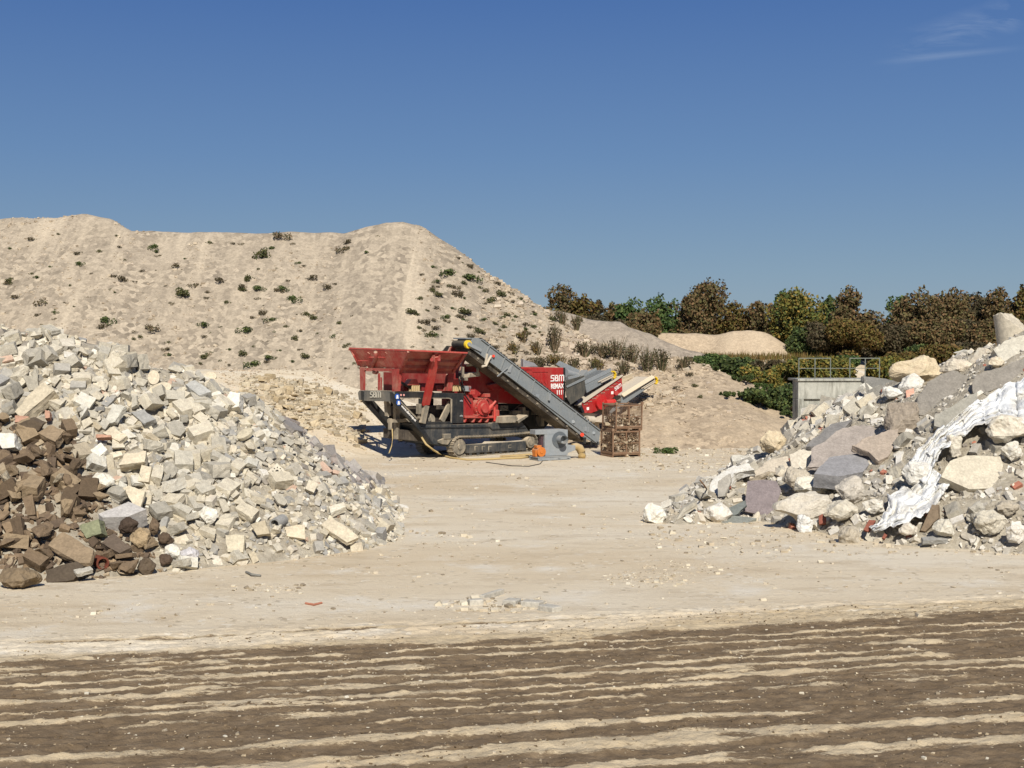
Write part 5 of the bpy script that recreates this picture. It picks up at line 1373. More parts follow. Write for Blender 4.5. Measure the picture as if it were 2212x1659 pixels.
m.bar(S(2440, 735, co0 - .06), S(2430, 820, co0 - .06), .1, .16); m.prism(xz([(2260, 745), (2310, 750), (2300, 795), (2265, 770)], co0), co0 - .1, co0)
m.tube(S(2717, 1067, co0 - .05), S(2717, 1067, co0), .09, n=12); m.tube(S(2957, 1198, co0 - .05), S(2957, 1198, co0), .08, n=12)
m.prism(xz([(2850, 1120), (2895, 1130), (2890, 1190), (2845, 1180)], co0), co0 - .05, co0)
m.build('side_bracket', GALV, mcv)
m = MB(); m.bar(S(2855, 1250, co0 - .03), S(2850, 1325, co0 - .03), .08, .12); m.bar(S(2930, 1290, co0 - .03), S(2925, 1345, co0 - .03), .05, .1); m.bar(S(2995, 1300, co0 - .03), S(2990, 1350, co0 - .03), .1, .12)
m.bar(S(2860, 1320, co0 + .5), S(3000, 1320, co0 + .5), .3, .14); split(m, 8, 'foot_bracket', BLKC, mcv)

# ---- screen deck, side conveyors, chutes behind
so = .5
m = MB()
m.prism(xz(q2([(990, 850), (1445, 535), (1455, 712), (1340, 790), (1330, 860), (1225, 915), (1090, 968), (995, 962)]), so), so, so + .08)
sd = empty('screen_deck'); sd.parent = mc
m.build('side_plate', REDC, sd)
m = MB(); m.prism(xz(q2([(990, 850), (1445, 535), (1455, 712), (1340, 790), (1330, 860), (1090, 968), (995, 962)]), so), so + 1.7, so + 1.78); m.build('side_plate', RED, sd)
m = MB(); m.bar(S(990 + 1837, 845, so - .02), S(1450 + 1837, 528, so - .02), .14, .06); m.build('dusty_rim', PALE, sd)
m = MB(); a, b = S(1000 + 1837, 880, so), S(1440 + 1837, 580, so); m.bar((a.x, so + .9, a.z), (b.x, so + .9, b.z), 1.6, .08); m.build('screen_mesh', PALE, sd)
m = MB(); m.sheet([S(1395 + 1837, 560, so + .4), S(1455 + 1837, 510, so + .4), S(1458 + 1837, 540, so), S(1400 + 1837, 580, so)], .03); m.build('discharge_lip', painted('dark_red', srgb(110, 24, 26), .1, .6), sd)
c_ = S(1190 + 1837, 840, so)
m = MB(); m.tube((c_.x, so - .18, c_.z), (c_.x, so + 1.7, c_.z), .40, n=26); m.tube((c_.x + .25, so - .3, c_.z - .05), (c_.x + .25, so, c_.z - .05), .2, n=20)
ex = m.build('exciter_drum', painted('drum_red', srgb(180, 30, 32), .08, .4), sd)
m = MB()
c2 = S(1320 + 1837, 845, so - .2); m.tube((c2.x - .55, so - .3, c2.z + .02), (c2.x + .05, so - .3, c2.z), .17, n=16); m.tube((c2.x + .0, so - .3, c2.z), (c2.x + .12, so - .3, c2.z), .2, n=16); m.build('exciter_motor', painted('motor_red', srgb(196, 44, 40), .05, .4), sd)
for x_, y_, r_ in ((1025, 945, .1), (1385, 735, .12)): MB().tube(S(x_ + 1837, y_, so - .2), S(x_ + 1837, y_, so), r_, n=12).build('spring_mount', REDC, sd)
m = MB()
for x, y in ((1050, 915), (1335, 730)): m.prism(xz(q2([(x - 13, y - 15), (x + 13, y - 18), (x + 13, y + 15), (x - 13, y + 18)]), so), so - .012, so)
m.build('label_plate', WHITE, sd)
m = MB()
for k in range(26):
    t = k / 26; x, y = lerp(1010, 1440, t), lerp(868, 575, t); m.tube(S(x + 1837, y + (k % 3) * 9, so - .03), S(x + 1837, y + (k % 3) * 9, so), .03, n=6)
m.build('bolt_row', STEEL, sd)
a, b = S(1372 + 1837, 705, so - .02), S(1447 + 1837, 650, so - .02); ux = (b - a).normalized()
lt = logo(None, (b - a).length / 16.8, 'maker_lettering', WHITE, sd, a, ux, ux.cross(Vector((0, -1, 0))) if False else Vector((-ux.z, 0, ux.x)), .015)

def side_conveyor(nm, tip, foot, tip_b, foot_b, off, width, matp, belt_mat, slats=False, far_high=.28):
    e = empty(nm); e.parent = mc
    for o in (off, off + width):
        m = MB(); m.prism(xz([foot, tip, tip_b, foot_b], off), o, o + .06); m.build('side_plate', matp, e)
    m = MB(); a, b = S(*foot, off), S(*tip, off)
    m.bar((a.x, off + width / 2, a.z + .03), (b.x, off + width / 2, b.z + .03), width - .08, .08); m.build('conveyor_belt', belt_mat, e)
    if slats:
        m = MB(); n = 12
        for k in range(n):
            t = (k + .5) / n; p = lerp(a, b, t); m.bar((p.x, off + .1, p.z + .1), (p.x, off + width - .05, p.z + .1), .05, .05)
        m.build('guard_slats', GALV, e)
        m = MB()
        for o in (off + .03, off + width): m.bar((a.x, o, a.z + .13), (b.x, o, b.z + .13), .04, .2)
        m.build('side_rail', GALV, e)
    m = MB(); d = (b - a).normalized()
    nn = Vector((-d.z, 0, d.x))
    pc = lerp(b, S(*tip_b, off), .45) - d * .05
    m.tube((pc.x, off + .05, pc.z), (pc.x, off + width, pc.z), .15, n=20); pu = m.build('head_pulley', RUBB, e)
    m = MB()
    for k in range(9):
        t0 = -1.2 + k * .32; t1 = t0 + .34
        m.bar(pc + Vector((.2 * math.cos(t0), -.08, .2 * math.sin(t0))), pc + Vector((.2 * math.cos(t1), -.08, .2 * math.sin(t1))), .16, .07)
    m.build('pulley_guard', YEL, pu)
    m = MB(); lo = S(*tip_b, off); m.bar(lerp(b, lo, .75) - d * 1.0 + Vector((0, -.05, 0)), lerp(b, lo, .75) + Vector((0, -.05, 0)), .05, .07); m.bar(lerp(b, lo, .45) - d * 1.2 + Vector((0, -.05, 0)), lerp(b, lo, .45) + Vector((0, -.05, 0)), .05, .05)
    m.build('tension_rod', PALE, e)
    return e
side_conveyor('return_conveyor', (1325 + 1837, 490), (1020 + 1837, 640), (1345 + 1837, 555), (1040 + 1837, 730), .9, 1.15, GRY, painted('grey_belt', srgb(92, 92, 88), .3, .8), True)
side_conveyor('product_conveyor', (1812 + 1837, 560), (1450 + 1837, 778), (1835 + 1837, 615), (1270 + 1837, 1005), 1.0, 1.35, GRY, PALE)
# pale dusty side boards of the product conveyor
m = MB()
a, b = S(1440 + 1837, 745, 1.0), S(1795 + 1837, 522, 1.0)
m.sheet([a, b, b + Vector((.08, -.2, -.14)), a + Vector((.02, -.2, -.14))], .05)
a, b = S(1340 + 1837, 600, 2.2), S(1565 + 1837, 505, 2.2)
m.sheet([a, b, S(1575 + 1837, 545, 2.3), S(1440 + 1837, 620, 2.3)], .05)
m.build('dusty_board', painted('board_cream', srgb(206, 190, 162), .3, .9), mc)
# rubber curtain and discharge chutes
m = MB(); m.prism(xz(q2([(792, 690), (800, 585), (1010, 528), (1022, 700), (1005, 765), (850, 868), (812, 800)]), .6), .6, .64)
m.build('rubber_curtain', painted('dusty_curtain', srgb(62, 62, 58), .24, .9), mc)
m = MB(); m.prism(xz(q2([(800, 655), (1020, 545), (1022, 575), (810, 672)]), .55), .55, .6); m.prism(xz(q2([(850, 610), (990, 530), (1050, 465), (1040, 510), (870, 620)]), .9), .9, 1.4); m.build('curtain_bar', GRY, mc)
m = MB()
m.sheet([S(685 + 1837, 400, 2.2), S(722 + 1837, 357, 2.2), S(960 + 1837, 468, 2.2), S(940 + 1837, 505, 2.2), S(760 + 1837, 450, 2.2)], .05)
m.sheet([S(275 + 1837, 336, 2.4), S(425 + 1837, 382, 2.4), S(470 + 1837, 425, 2.4), S(275 + 1837, 425, 2.4)], .05)
m.sheet([S(275 + 1837, 336, 2.4), S(300 + 1837, 340, 2.0), S(298 + 1837, 425, 2.0), S(275 + 1837, 425, 2.4)], .04)
m.build('wind_plate', GALV, mc)
m = MB(); m.tube(S(790 + 1837, 500, 1.3), S(930 + 1837, 520, 1.3), .22, .12, n=16); m.prism(xz(q2([(790, 545), (950, 520), (870, 570), (795, 590)]), 1.2), 1.0, 1.5); m.build('air_cleaner', GALV, mc)
m = MB(); m.prism(xz(q2([(980, 960), (1230, 980), (1235, 1080), (1180, 1090), (1195, 1165), (1000, 1000)]), .9), .9, 2.0)
m.prism(xz(q2([(1235, 985), (1300, 1010), (1300, 1085), (1140, 1070)]), .5), .4, .8)
m.build('tail_box', PALE, mc, bevel=bevels)
m = MB(); m.tube(S(1030 + 1837, 1040, .2), S(1115 + 1837, 1048, .2), .2, n=18); m.build('tail_drum', PALE, mc)
m = MB(); m.bar(S(960 + 1837, 890, .3), S(990 + 1837, 960, .3), .16); m.prism(xz(q2([(780, 780), (990, 850), (990, 1000), (900, 940)]), 1.2), 1.2, 2.2); m.prism(xz(q2([(1250, 900), (1330, 920), (1300, 1000), (1270, 980)]), 1.2), 1.1, 1.6)
m.build('rear_bracket', BLKC, mc)
m = MB(); m.bar(S(1430 + 1837, 780, 1.6), S(1120 + 1837, 1000, 1.6), .3, .5); m.prism(xz(q2([(1350, 770), (1440, 760), (1440, 830), (1350, 830)]), .9), .9, 1.4); m.tube(S(1405 + 1837, 935, .9), S(1405 + 1837, 935, 1.1), .1, n=12); m.build('conveyor_support', STEEL, mc)
# support leg to ground under the product conveyor
m = MB(); a = S(1500 + 1837, 800, 1.6); m.bar((a.x, 1.7, a.z), (a.x - 1.3, 1.7, .3), .12, .12); m.bar((a.x - .2, 2.2, a.z), (a.x - 1.5, 2.2, .3), .12, .12); m.build('conveyor_leg', GRY, mc)

# ---------------------------------------------------------------- things round the machine
def frame_at(px, py, rz, name, label, cat, group=None):
    p = G(px, py, 0); p.z = float(h_ground(np.array([p.x]), np.array([p.y]))[0]); return empty(name, p, rz, label, cat, group)
PXM = 44.0  # picture units per metre here
bl = frame_at(1188, 993, TH - .25, 'fan_blower', 'grey metal fan blower with an orange motor on a skid before the crusher', 'blower')
d_bl = bl.location.y; k_ = d_bl / F
def m_(v): return v / 5.4 * k_          # zoomed picture units -> metres here
m = MB()
m.box((0, 0, .16), (m_(430), .9, .06)); m.box((0, -.42, .1), (m_(430), .06, .16)); m.box((0, .42, .1), (m_(430), .06, .16))
for x in (-.75, -.25, .25, .75): m.box((x, 0, .05), (.16, .9, .1))
m.build('skid', GALV, bl, bevel=.01)
m = MB(); w, h = m_(270) * 1.15, m_(300)
m.box((.25, .1, .2 + h / 2), (w, .55, h)); m.box((-.1, .1, .2 + h - .08), (w * 1.25, .57, .22)); cs = m.build('fan_casing', GALV, bl, bevel=.015)
m = MB(); m.tube((.42, -.2, .95), (.42, -.17, .95), .40, n=28); m.build('inlet_plate', painted('inlet_dark', srgb(92, 98, 102), .1, .5, .2), cs)
m = MB(); m.tube((.42, -.19, .98), (.42, -.62, .98), .19, n=24, caps=False); m.tube((.42, -.58, .98), (.42, -.64, .98), .21, n=24, caps=False); m.tube((.42, -.3, .98), (.42, -.29, .98), .185, n=24)
m.build('inlet_duct', GALV, cs)
m = MB(); m.prism([(.8, .25), (.85, .7), (1.35, .65), (1.35, .42)], -.1, .3); m.build('outlet_cone', GALV, cs, bevel=.01)
m = MB(); m.tube((-.62, -.25, .42), (-.62, .3, .42), .2, n=20); m.tube((-.62, -.30, .42), (-.62, -.25, .42), .23, n=20); m.tube((-.62, -.33, .42), (-.62, -.3, .42), .08, n=12); m.box((-.66, 0, .66), (.26, .26, .12)); m.box((-.85, -.05, .35), (.1, .3, .3))
mo_ = m.build('motor', ORNG, bl, smooth=False)
m = MB(); m.box((-.42, .1, .8), (.2, .25, .5)); m.tube((-.42, -.05, 1.1), (-.42, .1, 1.1), .1, n=12); m.build('starter_box', painted('starter', srgb(70, 50, 56), .1, .5), bl)
m = MB(); m.path([(1.3, .1, .55), (1.5, .1, .58), (1.68, .08, .5), (1.78, .05, .3), (1.78, .0, .12), (1.7, -.1, .1)], [.17, .18, .2, .2, .19, .18], 14)
hs = m.build('air_hose', painted('tan_hose', srgb(160, 134, 84), .3, .8), bl, smooth=True)

def cage(base, rz, name, label, tilt=0.0):
    e = empty(name, base, rz, label, 'cage'); e.rotation_euler = (tilt, 0, rz)
    RUST = painted('rusty_steel', srgb(118, 90, 68), .28, .9) if 'rusty_steel' not in bpy.data.materials else bpy.data.materials['rusty_steel']
    w, d, h = 1.45, 1.3, 1.24; m = MB()
    m.box((0, 0, .12), (w, d, .05))
    for x in (-w / 2, 0, w / 2): m.box((x, 0, .05), (.09, d, .1))
    fr = MB()
    for x in (-w / 2, w / 2):
        for y in (-d / 2, d / 2): fr.box((x, y, h / 2 + .08), (.06, .06, h))
    for y in (-d / 2, d / 2): fr.box((0, y, h), (w, .06, .07)); fr.box((0, y, .2), (w, .06, .09)); fr.box((0, y, h * .55), (w, .025, .03))
    for x in (-w / 2, w / 2): fr.box((x, 0, h), (.06, d, .07)); fr.box((x, 0, .2), (.06, d, .09)); fr.box((x, 0, h * .55), (.025, d, .03))
    fr.box((0, -d / 2, h / 2), (.05, .05, h))
    for x in (-w / 2, w / 2): fr.box((x, -d / 2, h + .1), (.12, .1, .14))
    m.build('base', RUST, e); fr.build('frame', RUST, e)
    ms = MB(); n = 14
    for k in range(n):
        t = -w / 2 + w * (k + .5) / n
        for y in (-d / 2, d / 2): ms.box((t, y, h / 2 + .1), (.007, .007, h - .1))
        t = -d / 2 + d * (k + .5) / n
        for x in (-w / 2, w / 2): ms.box((x, t, h / 2 + .1), (.007, .007, h - .1))
    for k in range(14):
        z = .2 + (h - .2) * k / 14
        for y in (-d / 2, d / 2): ms.box((0, y, z), (w, .006, .006))
        for x in (-w / 2, w / 2): ms.box((x, 0, z), (.010, d, .010))
    ms.build('wire_mesh', RUST, e)
    return e
cg = G(1342, 987, 0); cg.z = float(h_ground(np.array([cg.x]), np.array([cg.y]))[0])
c1 = cage(cg + Vector((0, .6, 0)), TH - .35, 'wire_cage', 'lower of the two rusty wire mesh cages, packed tight with scrap')
c2 = cage(cg + Vector((.08, .6, 1.3)), TH - .28, 'wire_cage', 'upper rusty wire mesh cage, half full and stacked on another cage', 0.03)
rs = random.Random(77)
SCR = rubble_mat('cage_scrap', 'isl', stops([srgb(168, 152, 126), srgb(140, 122, 98), srgb(178, 162, 136), srgb(92, 74, 58), srgb(184, 170, 148), srgb(140, 116, 92)]))
def fill(e, top, n, label):
    its = []
    for k in range(n):
        z = .2 + (top - .2) * rs.random(); p = e.matrix_world if False else None
        loc = Vector((rs.uniform(-.64, .64), rs.uniform(-.57, .57), z * (1 - .15 * rs.random())))
        rzq = Matrix.Rotation(e.rotation_euler.z, 4, 'Z'); s = .13 * math.exp(rs.gauss(0, .4))
        its.append((rs.choice(['slab', 'lump', 'block']), rs.randrange(12), Matrix.LocRotScale(Vector(e.location) + (rzq @ loc), Quaternion((rs.gauss(0, 1), rs.gauss(0, 1), rs.gauss(0, 1)), rs.random() * 6), Vector((s * 1.8, s * .7, s * .6)))))
    merged('scrap_filling', its, SCR, label, 'scrap')
fill(c1, 1.15, 1300, 'brown scrap and rubble bits packed inside the lower wire cage')
fill(c2, .7, 700, 'pale scrap and rubble bits half filling the upper wire cage')

# hoses, cable and boards on the ground
def onground(px, py, dz=.03):
    p = G(px, py, 0)
    for _ in range(6):
        z = float(h_ground(np.array([p.x]), np.array([p.y]))[0]); p = G(px, py, z + dz)
    return p
def gl(name, pts, r, mat, label, cat, dz=.02):
    P3 = [onground(*_D(x, y), dz) if len(q) == 2 else None for q in pts for x, y in [q]]
    Q = []
    for i in range(len(P3) - 1):
        for k in range(5): Q.append(P3[i].lerp(P3[i + 1], k / 5))
    Q.append(P3[-1]); m = MB().path(Q, r, 6); o = m.build(name, mat, None, smooth=True); tag(o, label, cat); return o
HOSE = plain('pale_hose', srgb(176, 154, 108), .8, .12)
hpts = [S(950, 1250, .1), S(1000, 1330, -.15), S(1080, 1395, -.25)]
w0 = [MO + MU * p.x + MV * p.y + Vector((0, 0, p.z)) for p in hpts]
w1 = [onground(*_D(x, y), .05) for x, y in ((1180, 1455), (1300, 1490), (1480, 1510), (1700, 1505), (1900, 1495), (2100, 1490), (2250, 1470))]
o = MB().path(w0 + w1, .05, 8).build('water_hose', HOSE, None, smooth=True); tag(o, 'pale yellow hose drooping from the crusher frame and lying along the ground before the track', 'hose')
w0 = [MO + MU * p.x + MV * p.y + Vector((0, 0, p.z)) for p in [S(605, 1150, .6), S(610, 1260, .6), S(600, 1350, .6), S(570, 1430, .4)]]
o = MB().path(w0, .03, 6).build('hanging_cable', HOSE, None, smooth=True); tag(o, 'thin pale cable hanging under the hopper end down to the sand', 'cable')
gl('power_cable', [(1700, 1540), (1837, 1560), (2000, 1582), (2200, 1588), (2330, 1560), (2380, 1500)], .022, RUBB, 'thin black power cable curling over the sand to the blower skid', 'cable')
WOOD = plain('weathered_wood', srgb(186, 162, 116), .9, .2, 3)
for i, (a, b, lb_) in enumerate((((1880, 1470), (2230, 1445), 'longer weathered yellow plank lying under the crawler track'), ((1940, 1490), (2180, 1468), 'shorter weathered plank lying in front of the crawler track'))):
    p, q = onground(*_D(*a), .06), onground(*_D(*b), .06); o = MB().bar(p, q, .22, .06).build('plank', WOOD, None); tag(o, lb_, 'plank')
# ---------------------------------------------------------------- plants
def leafmat(name, cols, trans=0.0):
    nt = NT(name); geo = nt.n.new('ShaderNodeNewGeometry'); c = nt.ramp(geo.outputs['Random Per Island'], stops(cols), 'LINEAR')
    oi = nt.n.new('ShaderNodeObjectInfo'); co = nt.coord('Object')
    c = nt.mix(.5, c, nt.ramp(nt.noise(co, .9, 3), [(.3, g(.36)), (.7, g(.64))]), 'OVERLAY')
    nt.color(c); nt.b.inputs['Roughness'].default_value = .7
    nt.b.inputs['Subsurface Weight'].default_value = 0
    return nt.m
LM = {
 'russet': leafmat('russet_leaves', [srgb(90, 80, 54), srgb(102, 84, 58), srgb(80, 76, 48), srgb(94, 90, 54), srgb(112, 88, 60)]),
 'olive': leafmat('olive_leaves', [srgb(88, 84, 44), srgb(104, 92, 46), srgb(76, 76, 40), srgb(116, 92, 50), srgb(92, 72, 44)]),
 'green': leafmat('green_leaves', [srgb(62, 82, 44), srgb(74, 94, 50), srgb(54, 72, 42), srgb(88, 100, 54)]),
 'deep': leafmat('deep_green_leaves', [srgb(60, 76, 42), srgb(70, 86, 46), srgb(80, 90, 48), srgb(92, 98, 54), srgb(54, 64, 40)]),
 'yellow': leafmat('yellowing_leaves', [srgb(104, 106, 52), srgb(126, 114, 54), srgb(82, 90, 44), srgb(140, 112, 54), srgb(72, 82, 42)]),
 'dark': leafmat('dark_leaves', [srgb(68, 62, 44), srgb(78, 68, 50), srgb(64, 64, 42), srgb(86, 74, 54)]),
 'dry': leafmat('dry_stems', [srgb(104, 90, 70), srgb(122, 104, 80), srgb(88, 78, 60), srgb(82, 82, 56)]),
 'tuft': leafmat('tuft_leaves', [srgb(86, 88, 52), srgb(74, 78, 48), srgb(104, 96, 62), srgb(64, 70, 42)]),
}
M_BARK = plain('bark', srgb(74, 62, 50), .95, .2)
rv = random.Random(99)
def leaves_mesh(name, lobes, n, size, rnd, aspect=.7):
    """small leaf-sized faces spread through lobes (cx, cy, cz, r, rz)"""
    rs_ = np.random.RandomState(rnd.randrange(10 ** 6)); w = np.array([l[3] ** 2 for l in lobes]); idx = rs_.choice(len(lobes), n, p=w / w.sum())
    Lb = np.array(lobes)[idx]; d = rs_.normal(size=(n, 3)); d /= np.linalg.norm(d, axis=1)[:, None]
    rad = rs_.uniform(.55, 1.0, n) ** .5 * rs_.uniform(.8, 1.22, n)
    C = Lb[:, :3] + d * np.stack([Lb[:, 3], Lb[:, 3], Lb[:, 4]], 1) * rad[:, None]
    nr_ = d * .4 + rs_.normal(size=(n, 3)) * .7; nr_ /= np.linalg.norm(nr_, axis=1)[:, None]
    a = np.cross(nr_, rs_.normal(size=(n, 3))); a /= np.linalg.norm(a, axis=1)[:, None]; b = np.cross(nr_, a)
    s = size * rs_.uniform(.6, 1.3, n)[:, None]
    V = np.stack([C - a * s, C - b * s * aspect, C + a * s, C + b * s * aspect], 1).reshape(-1, 3).astype(np.float32)
    me = bpy.data.meshes.new(name); me.vertices.add(4 * n); me.vertices.foreach_set('co', V.ravel()); me.loops.add(4 * n); me.loops.foreach_set('vertex_index', np.arange(4 * n, dtype=np.int32))
    me.polygons.add(n); me.polygons.foreach_set('loop_start', np.arange(0, 4 * n, 4, dtype=np.int32)); me.polygons.foreach_set('loop_total', np.full(n, 4, dtype=np.int32)); me.update(calc_edges=True)
    return me
def mk(name, me, mat, parent=None):
    if not me.materials: me.materials.append(mat)
    o = bpy.data.objects.new(name, me); COL.objects.link(o); o.parent = parent; return o
def zg(x, y): return float(h_all(np.array([x]), np.array([y]))[0])
def tree(px, top, wpx, d, kind, label, dense=1.0, pointy=.5, base=None):
    x = (px - CXP) / F * d; y = d; z = zg(x, y) if base is None else base
    ztop = P(px, top, d).z; H = ztop - z; W = wpx * 1.5 / F * d
    t = empty('tree', (x, y, z), rv.random() * 6, label, 'tree', None)
    lobes = []; n = 16
    for k in range(n):
        u = (k + .5) / n; zz = H * (.10 + .80 * u) ; env = W / 2 * (1 - pointy * u ** 2) * (.7 + .3 * min(1, u * 4)); a = rv.random() * 6.28; r = env * rv.uniform(.25, .8) * .75
        lr = W * rv.uniform(.17, .27) * (1 - .35 * u * pointy); lobes.append((math.cos(a) * r, math.sin(a) * r, min(zz + rv.uniform(-.05, .05) * H, H - lr * .9), lr, lr * rv.uniform(.7, 1.1)))
    for k in range(7):   # sprigs that break the outline
        a = rv.random() * 6.28; u = rv.uniform(.45, 1.0); env = W / 2 * (1 - pointy * u ** 1.5); lobes.append((math.cos(a) * env * .95, math.sin(a) * env * .95, H * u * .94, W * .07, W * .12))
    lobes.append((0, 0, H - W * .08, W * .08, W * .14))
    mk('crown', leaves_mesh('crown', lobes, int(2600 * dense * (W * H) / 20) + 900, .15, rv), LM[kind], t)
    m = MB(); m.path([(0, 0, -.3), (.05, 0, H * .3), (-.05, .05, H * .6), (0, 0, H * .93)], [W * .035 + .05, W * .025 + .04, .05, .015], 7)
    tr = m.build('trunk', M_BARK, t)
    for k in range(6):
        a = k + rv.random(); h0 = H * rv.uniform(.2, .6); L = W * rv.uniform(.3, .48); MB().path([(0, 0, h0), (math.cos(a) * L * .4, math.sin(a) * L * .4, h0 + (min(h0 + L, H * .8) - h0) * .5), (math.cos(a) * L * .8, math.sin(a) * L * .8, min(h0 + L, H * .8))], [.05, .035, .012], 5).build('limb', M_BARK, tr)
    return t
TR = [(1240, 652, 46, 'olive', 'small olive tree between the first russet tree and the yellowish olive one', 133, .8), (1293, 650, 44, 'dark', 'small dark tree right of the yellowish olive one', 133, .8), (1212, 617, 76, 'russet', 'russet tree with open branches standing just right of the gravel hill', 128, .75), (1262, 640, 64, 'olive', 'yellowish olive tree second from the gravel hill', 127, 1),
 (1322, 655, 52, 'russet', 'small russet tree left of the first green tree', 131, 1), (1360, 648, 56, 'green', 'green narrow tree above the grey gravel ridge', 129, 1), (1392, 672, 62, 'russet', 'low rust brown tree between the two green trees', 124, 1),
 (1425, 638, 78, 'green', 'bright green forked tree above the far sand heap', 130, .8), (1488, 640, 76, 'russet', 'brown tree leaning against the tallest tree', 129, 1), (1532, 610, 120, 'russet', 'tallest brown tree with a pointed crown above the far sand heap', 132, 1.1),
 (1590, 655, 70, 'olive', 'low olive brown tree right of the tallest brown tree', 129, 1), (1640, 652, 70, 'russet', 'low brown tree left of the broad yellow green tree', 128, 1), (1722, 627, 118, 'yellow', 'broad rounded yellow green tree behind the end of the far sand heap', 126, 1.1),
 (1690, 632, 60, 'green', 'green tree crown peeping out left of the broad yellow green tree', 134, 1), (1790, 640, 56, 'deep', 'dark green tree right of the broad yellow green tree', 130, .9), (1832, 622, 78, 'russet', 'tall pointed russet tree before the gap in the tree line', 126, 1), (1880, 672, 66, 'russet', 'low brown tree in the gap of the tree line', 131, .9),
 (1948, 640, 62, 'green', 'green tree at the right side of the gap', 134, 1), (1990, 628, 110, 'russet', 'dense rusty brown tree right of the green one', 124, 1.1), (2060, 626, 90, 'russet', 'dark brown tree behind the right heap', 128, 1.1), (2110, 634, 70, 'dark', 'very dark brown tree above the column stub', 130, 1), (2160, 624, 84, 'russet', 'brown tree behind the column stub', 127, 1), (2208, 622, 80, 'olive', 'olive brown tree at the right picture edge', 126, 1)]
for px, top, w, kd, lb_, d, dn_ in TR: tree(px, top, w, d, kd, lb_, dn_, .75 if top < 626 else .45)
def bush(px, top, wpx, d, kind, label, name='shrub', cat='shrub', dens=1.0, base=None, leaf=.085, group=None, hmul=1.0):
    x = (px - CXP) / F * d; z = zg(x, d) if base is None else base; H = max((P(px, top, d).z - z), .25); W = wpx * 1.35 / F * d
    t = empty(name, (x, d, z), rv.random() * 6, label, cat, group); lobes = []
    for k in range(14):
        a = rv.random() * 6.28; r = W / 2 * rv.uniform(.1, .85); u = rv.uniform(.1, .85); lr = min(W, H * 1.6) * rv.uniform(.10, .26); lobes.append((math.cos(a) * r, math.sin(a) * r, max(H * u, lr * .5) if k < 8 else H - lr, lr, lr * .9))
    mk('foliage', leaves_mesh('foliage', lobes, int(dens * (260 + 420 * W * H)), leaf, rv), LM[kind], t)
    m = MB()
    for k in range(5):
        a = rv.random() * 6.28; m.path([(0, 0, -.2), (math.cos(a) * W * .15, math.sin(a) * W * .15, H * .4), (math.cos(a) * W * .3, math.sin(a) * W * .3, H * .8)], [.04, .03, .01], 5)
    m.build('stem', M_BARK, t); return t
for px, top, w, kd, d, lb_ in ((2270, 630, 80, 'russet', 128, 'first brown tree beyond the column stub'), (2340, 640, 90, 'olive', 127, 'second olive tree beyond the column stub'), (2420, 630, 90, 'russet', 129, 'third brown tree beyond the column stub'), (2500, 640, 80, 'green', 128, 'fourth green tree beyond the column stub')): tree(px, top, w, d, kd, lb_, .8, .5)
# understorey before the tree line
US = [(1230, 680, 90, 'russet', 122), (1300, 690, 90, 'dark', 121), (1370, 700, 90, 'russet', 121), (1445, 700, 90, 'dark', 133), (1520, 700, 100, 'deep', 133), (1600, 690, 100, 'olive', 133), (1670, 700, 80, 'dark', 132), (1742, 705, 84, 'deep', 121), (1785, 705, 80, 'dark', 119),
      (1840, 690, 80, 'olive', 117), (1900, 705, 80, 'dark', 121), (1960, 700, 90, 'dark', 119), (2030, 690, 90, 'russet', 117), (2100, 690, 90, 'dark', 117), (2170, 690, 100, 'russet', 116)]
USL = ['rusty shrub at the left end under the trees', 'dark shrub under the small russet tree', 'rusty shrub between the grey ridge and the green trees', 'dark shrub just left above the far sand heap', 'green shrub under the tallest brown tree', 'olive shrub above the middle of the far sand heap', 'dark shrub above the right crest of the far sand heap', 'deep green shrub right of the far sand heap', 'dark shrub under the dark green tree',
       'olive shrub under the tall pointed russet tree', 'dark shrub below the gap in the tree line', 'dark shrub under the green tree by the gap', 'rusty shrub under the dense rusty tree', 'dark shrub behind the yellow tan boulder', 'rusty shrub behind the column stub']
for (px, top, w, kd, d), lb_ in zip(US, USL): bush(px, top, w, d, kd, lb_, dens=2.2, leaf=.12)
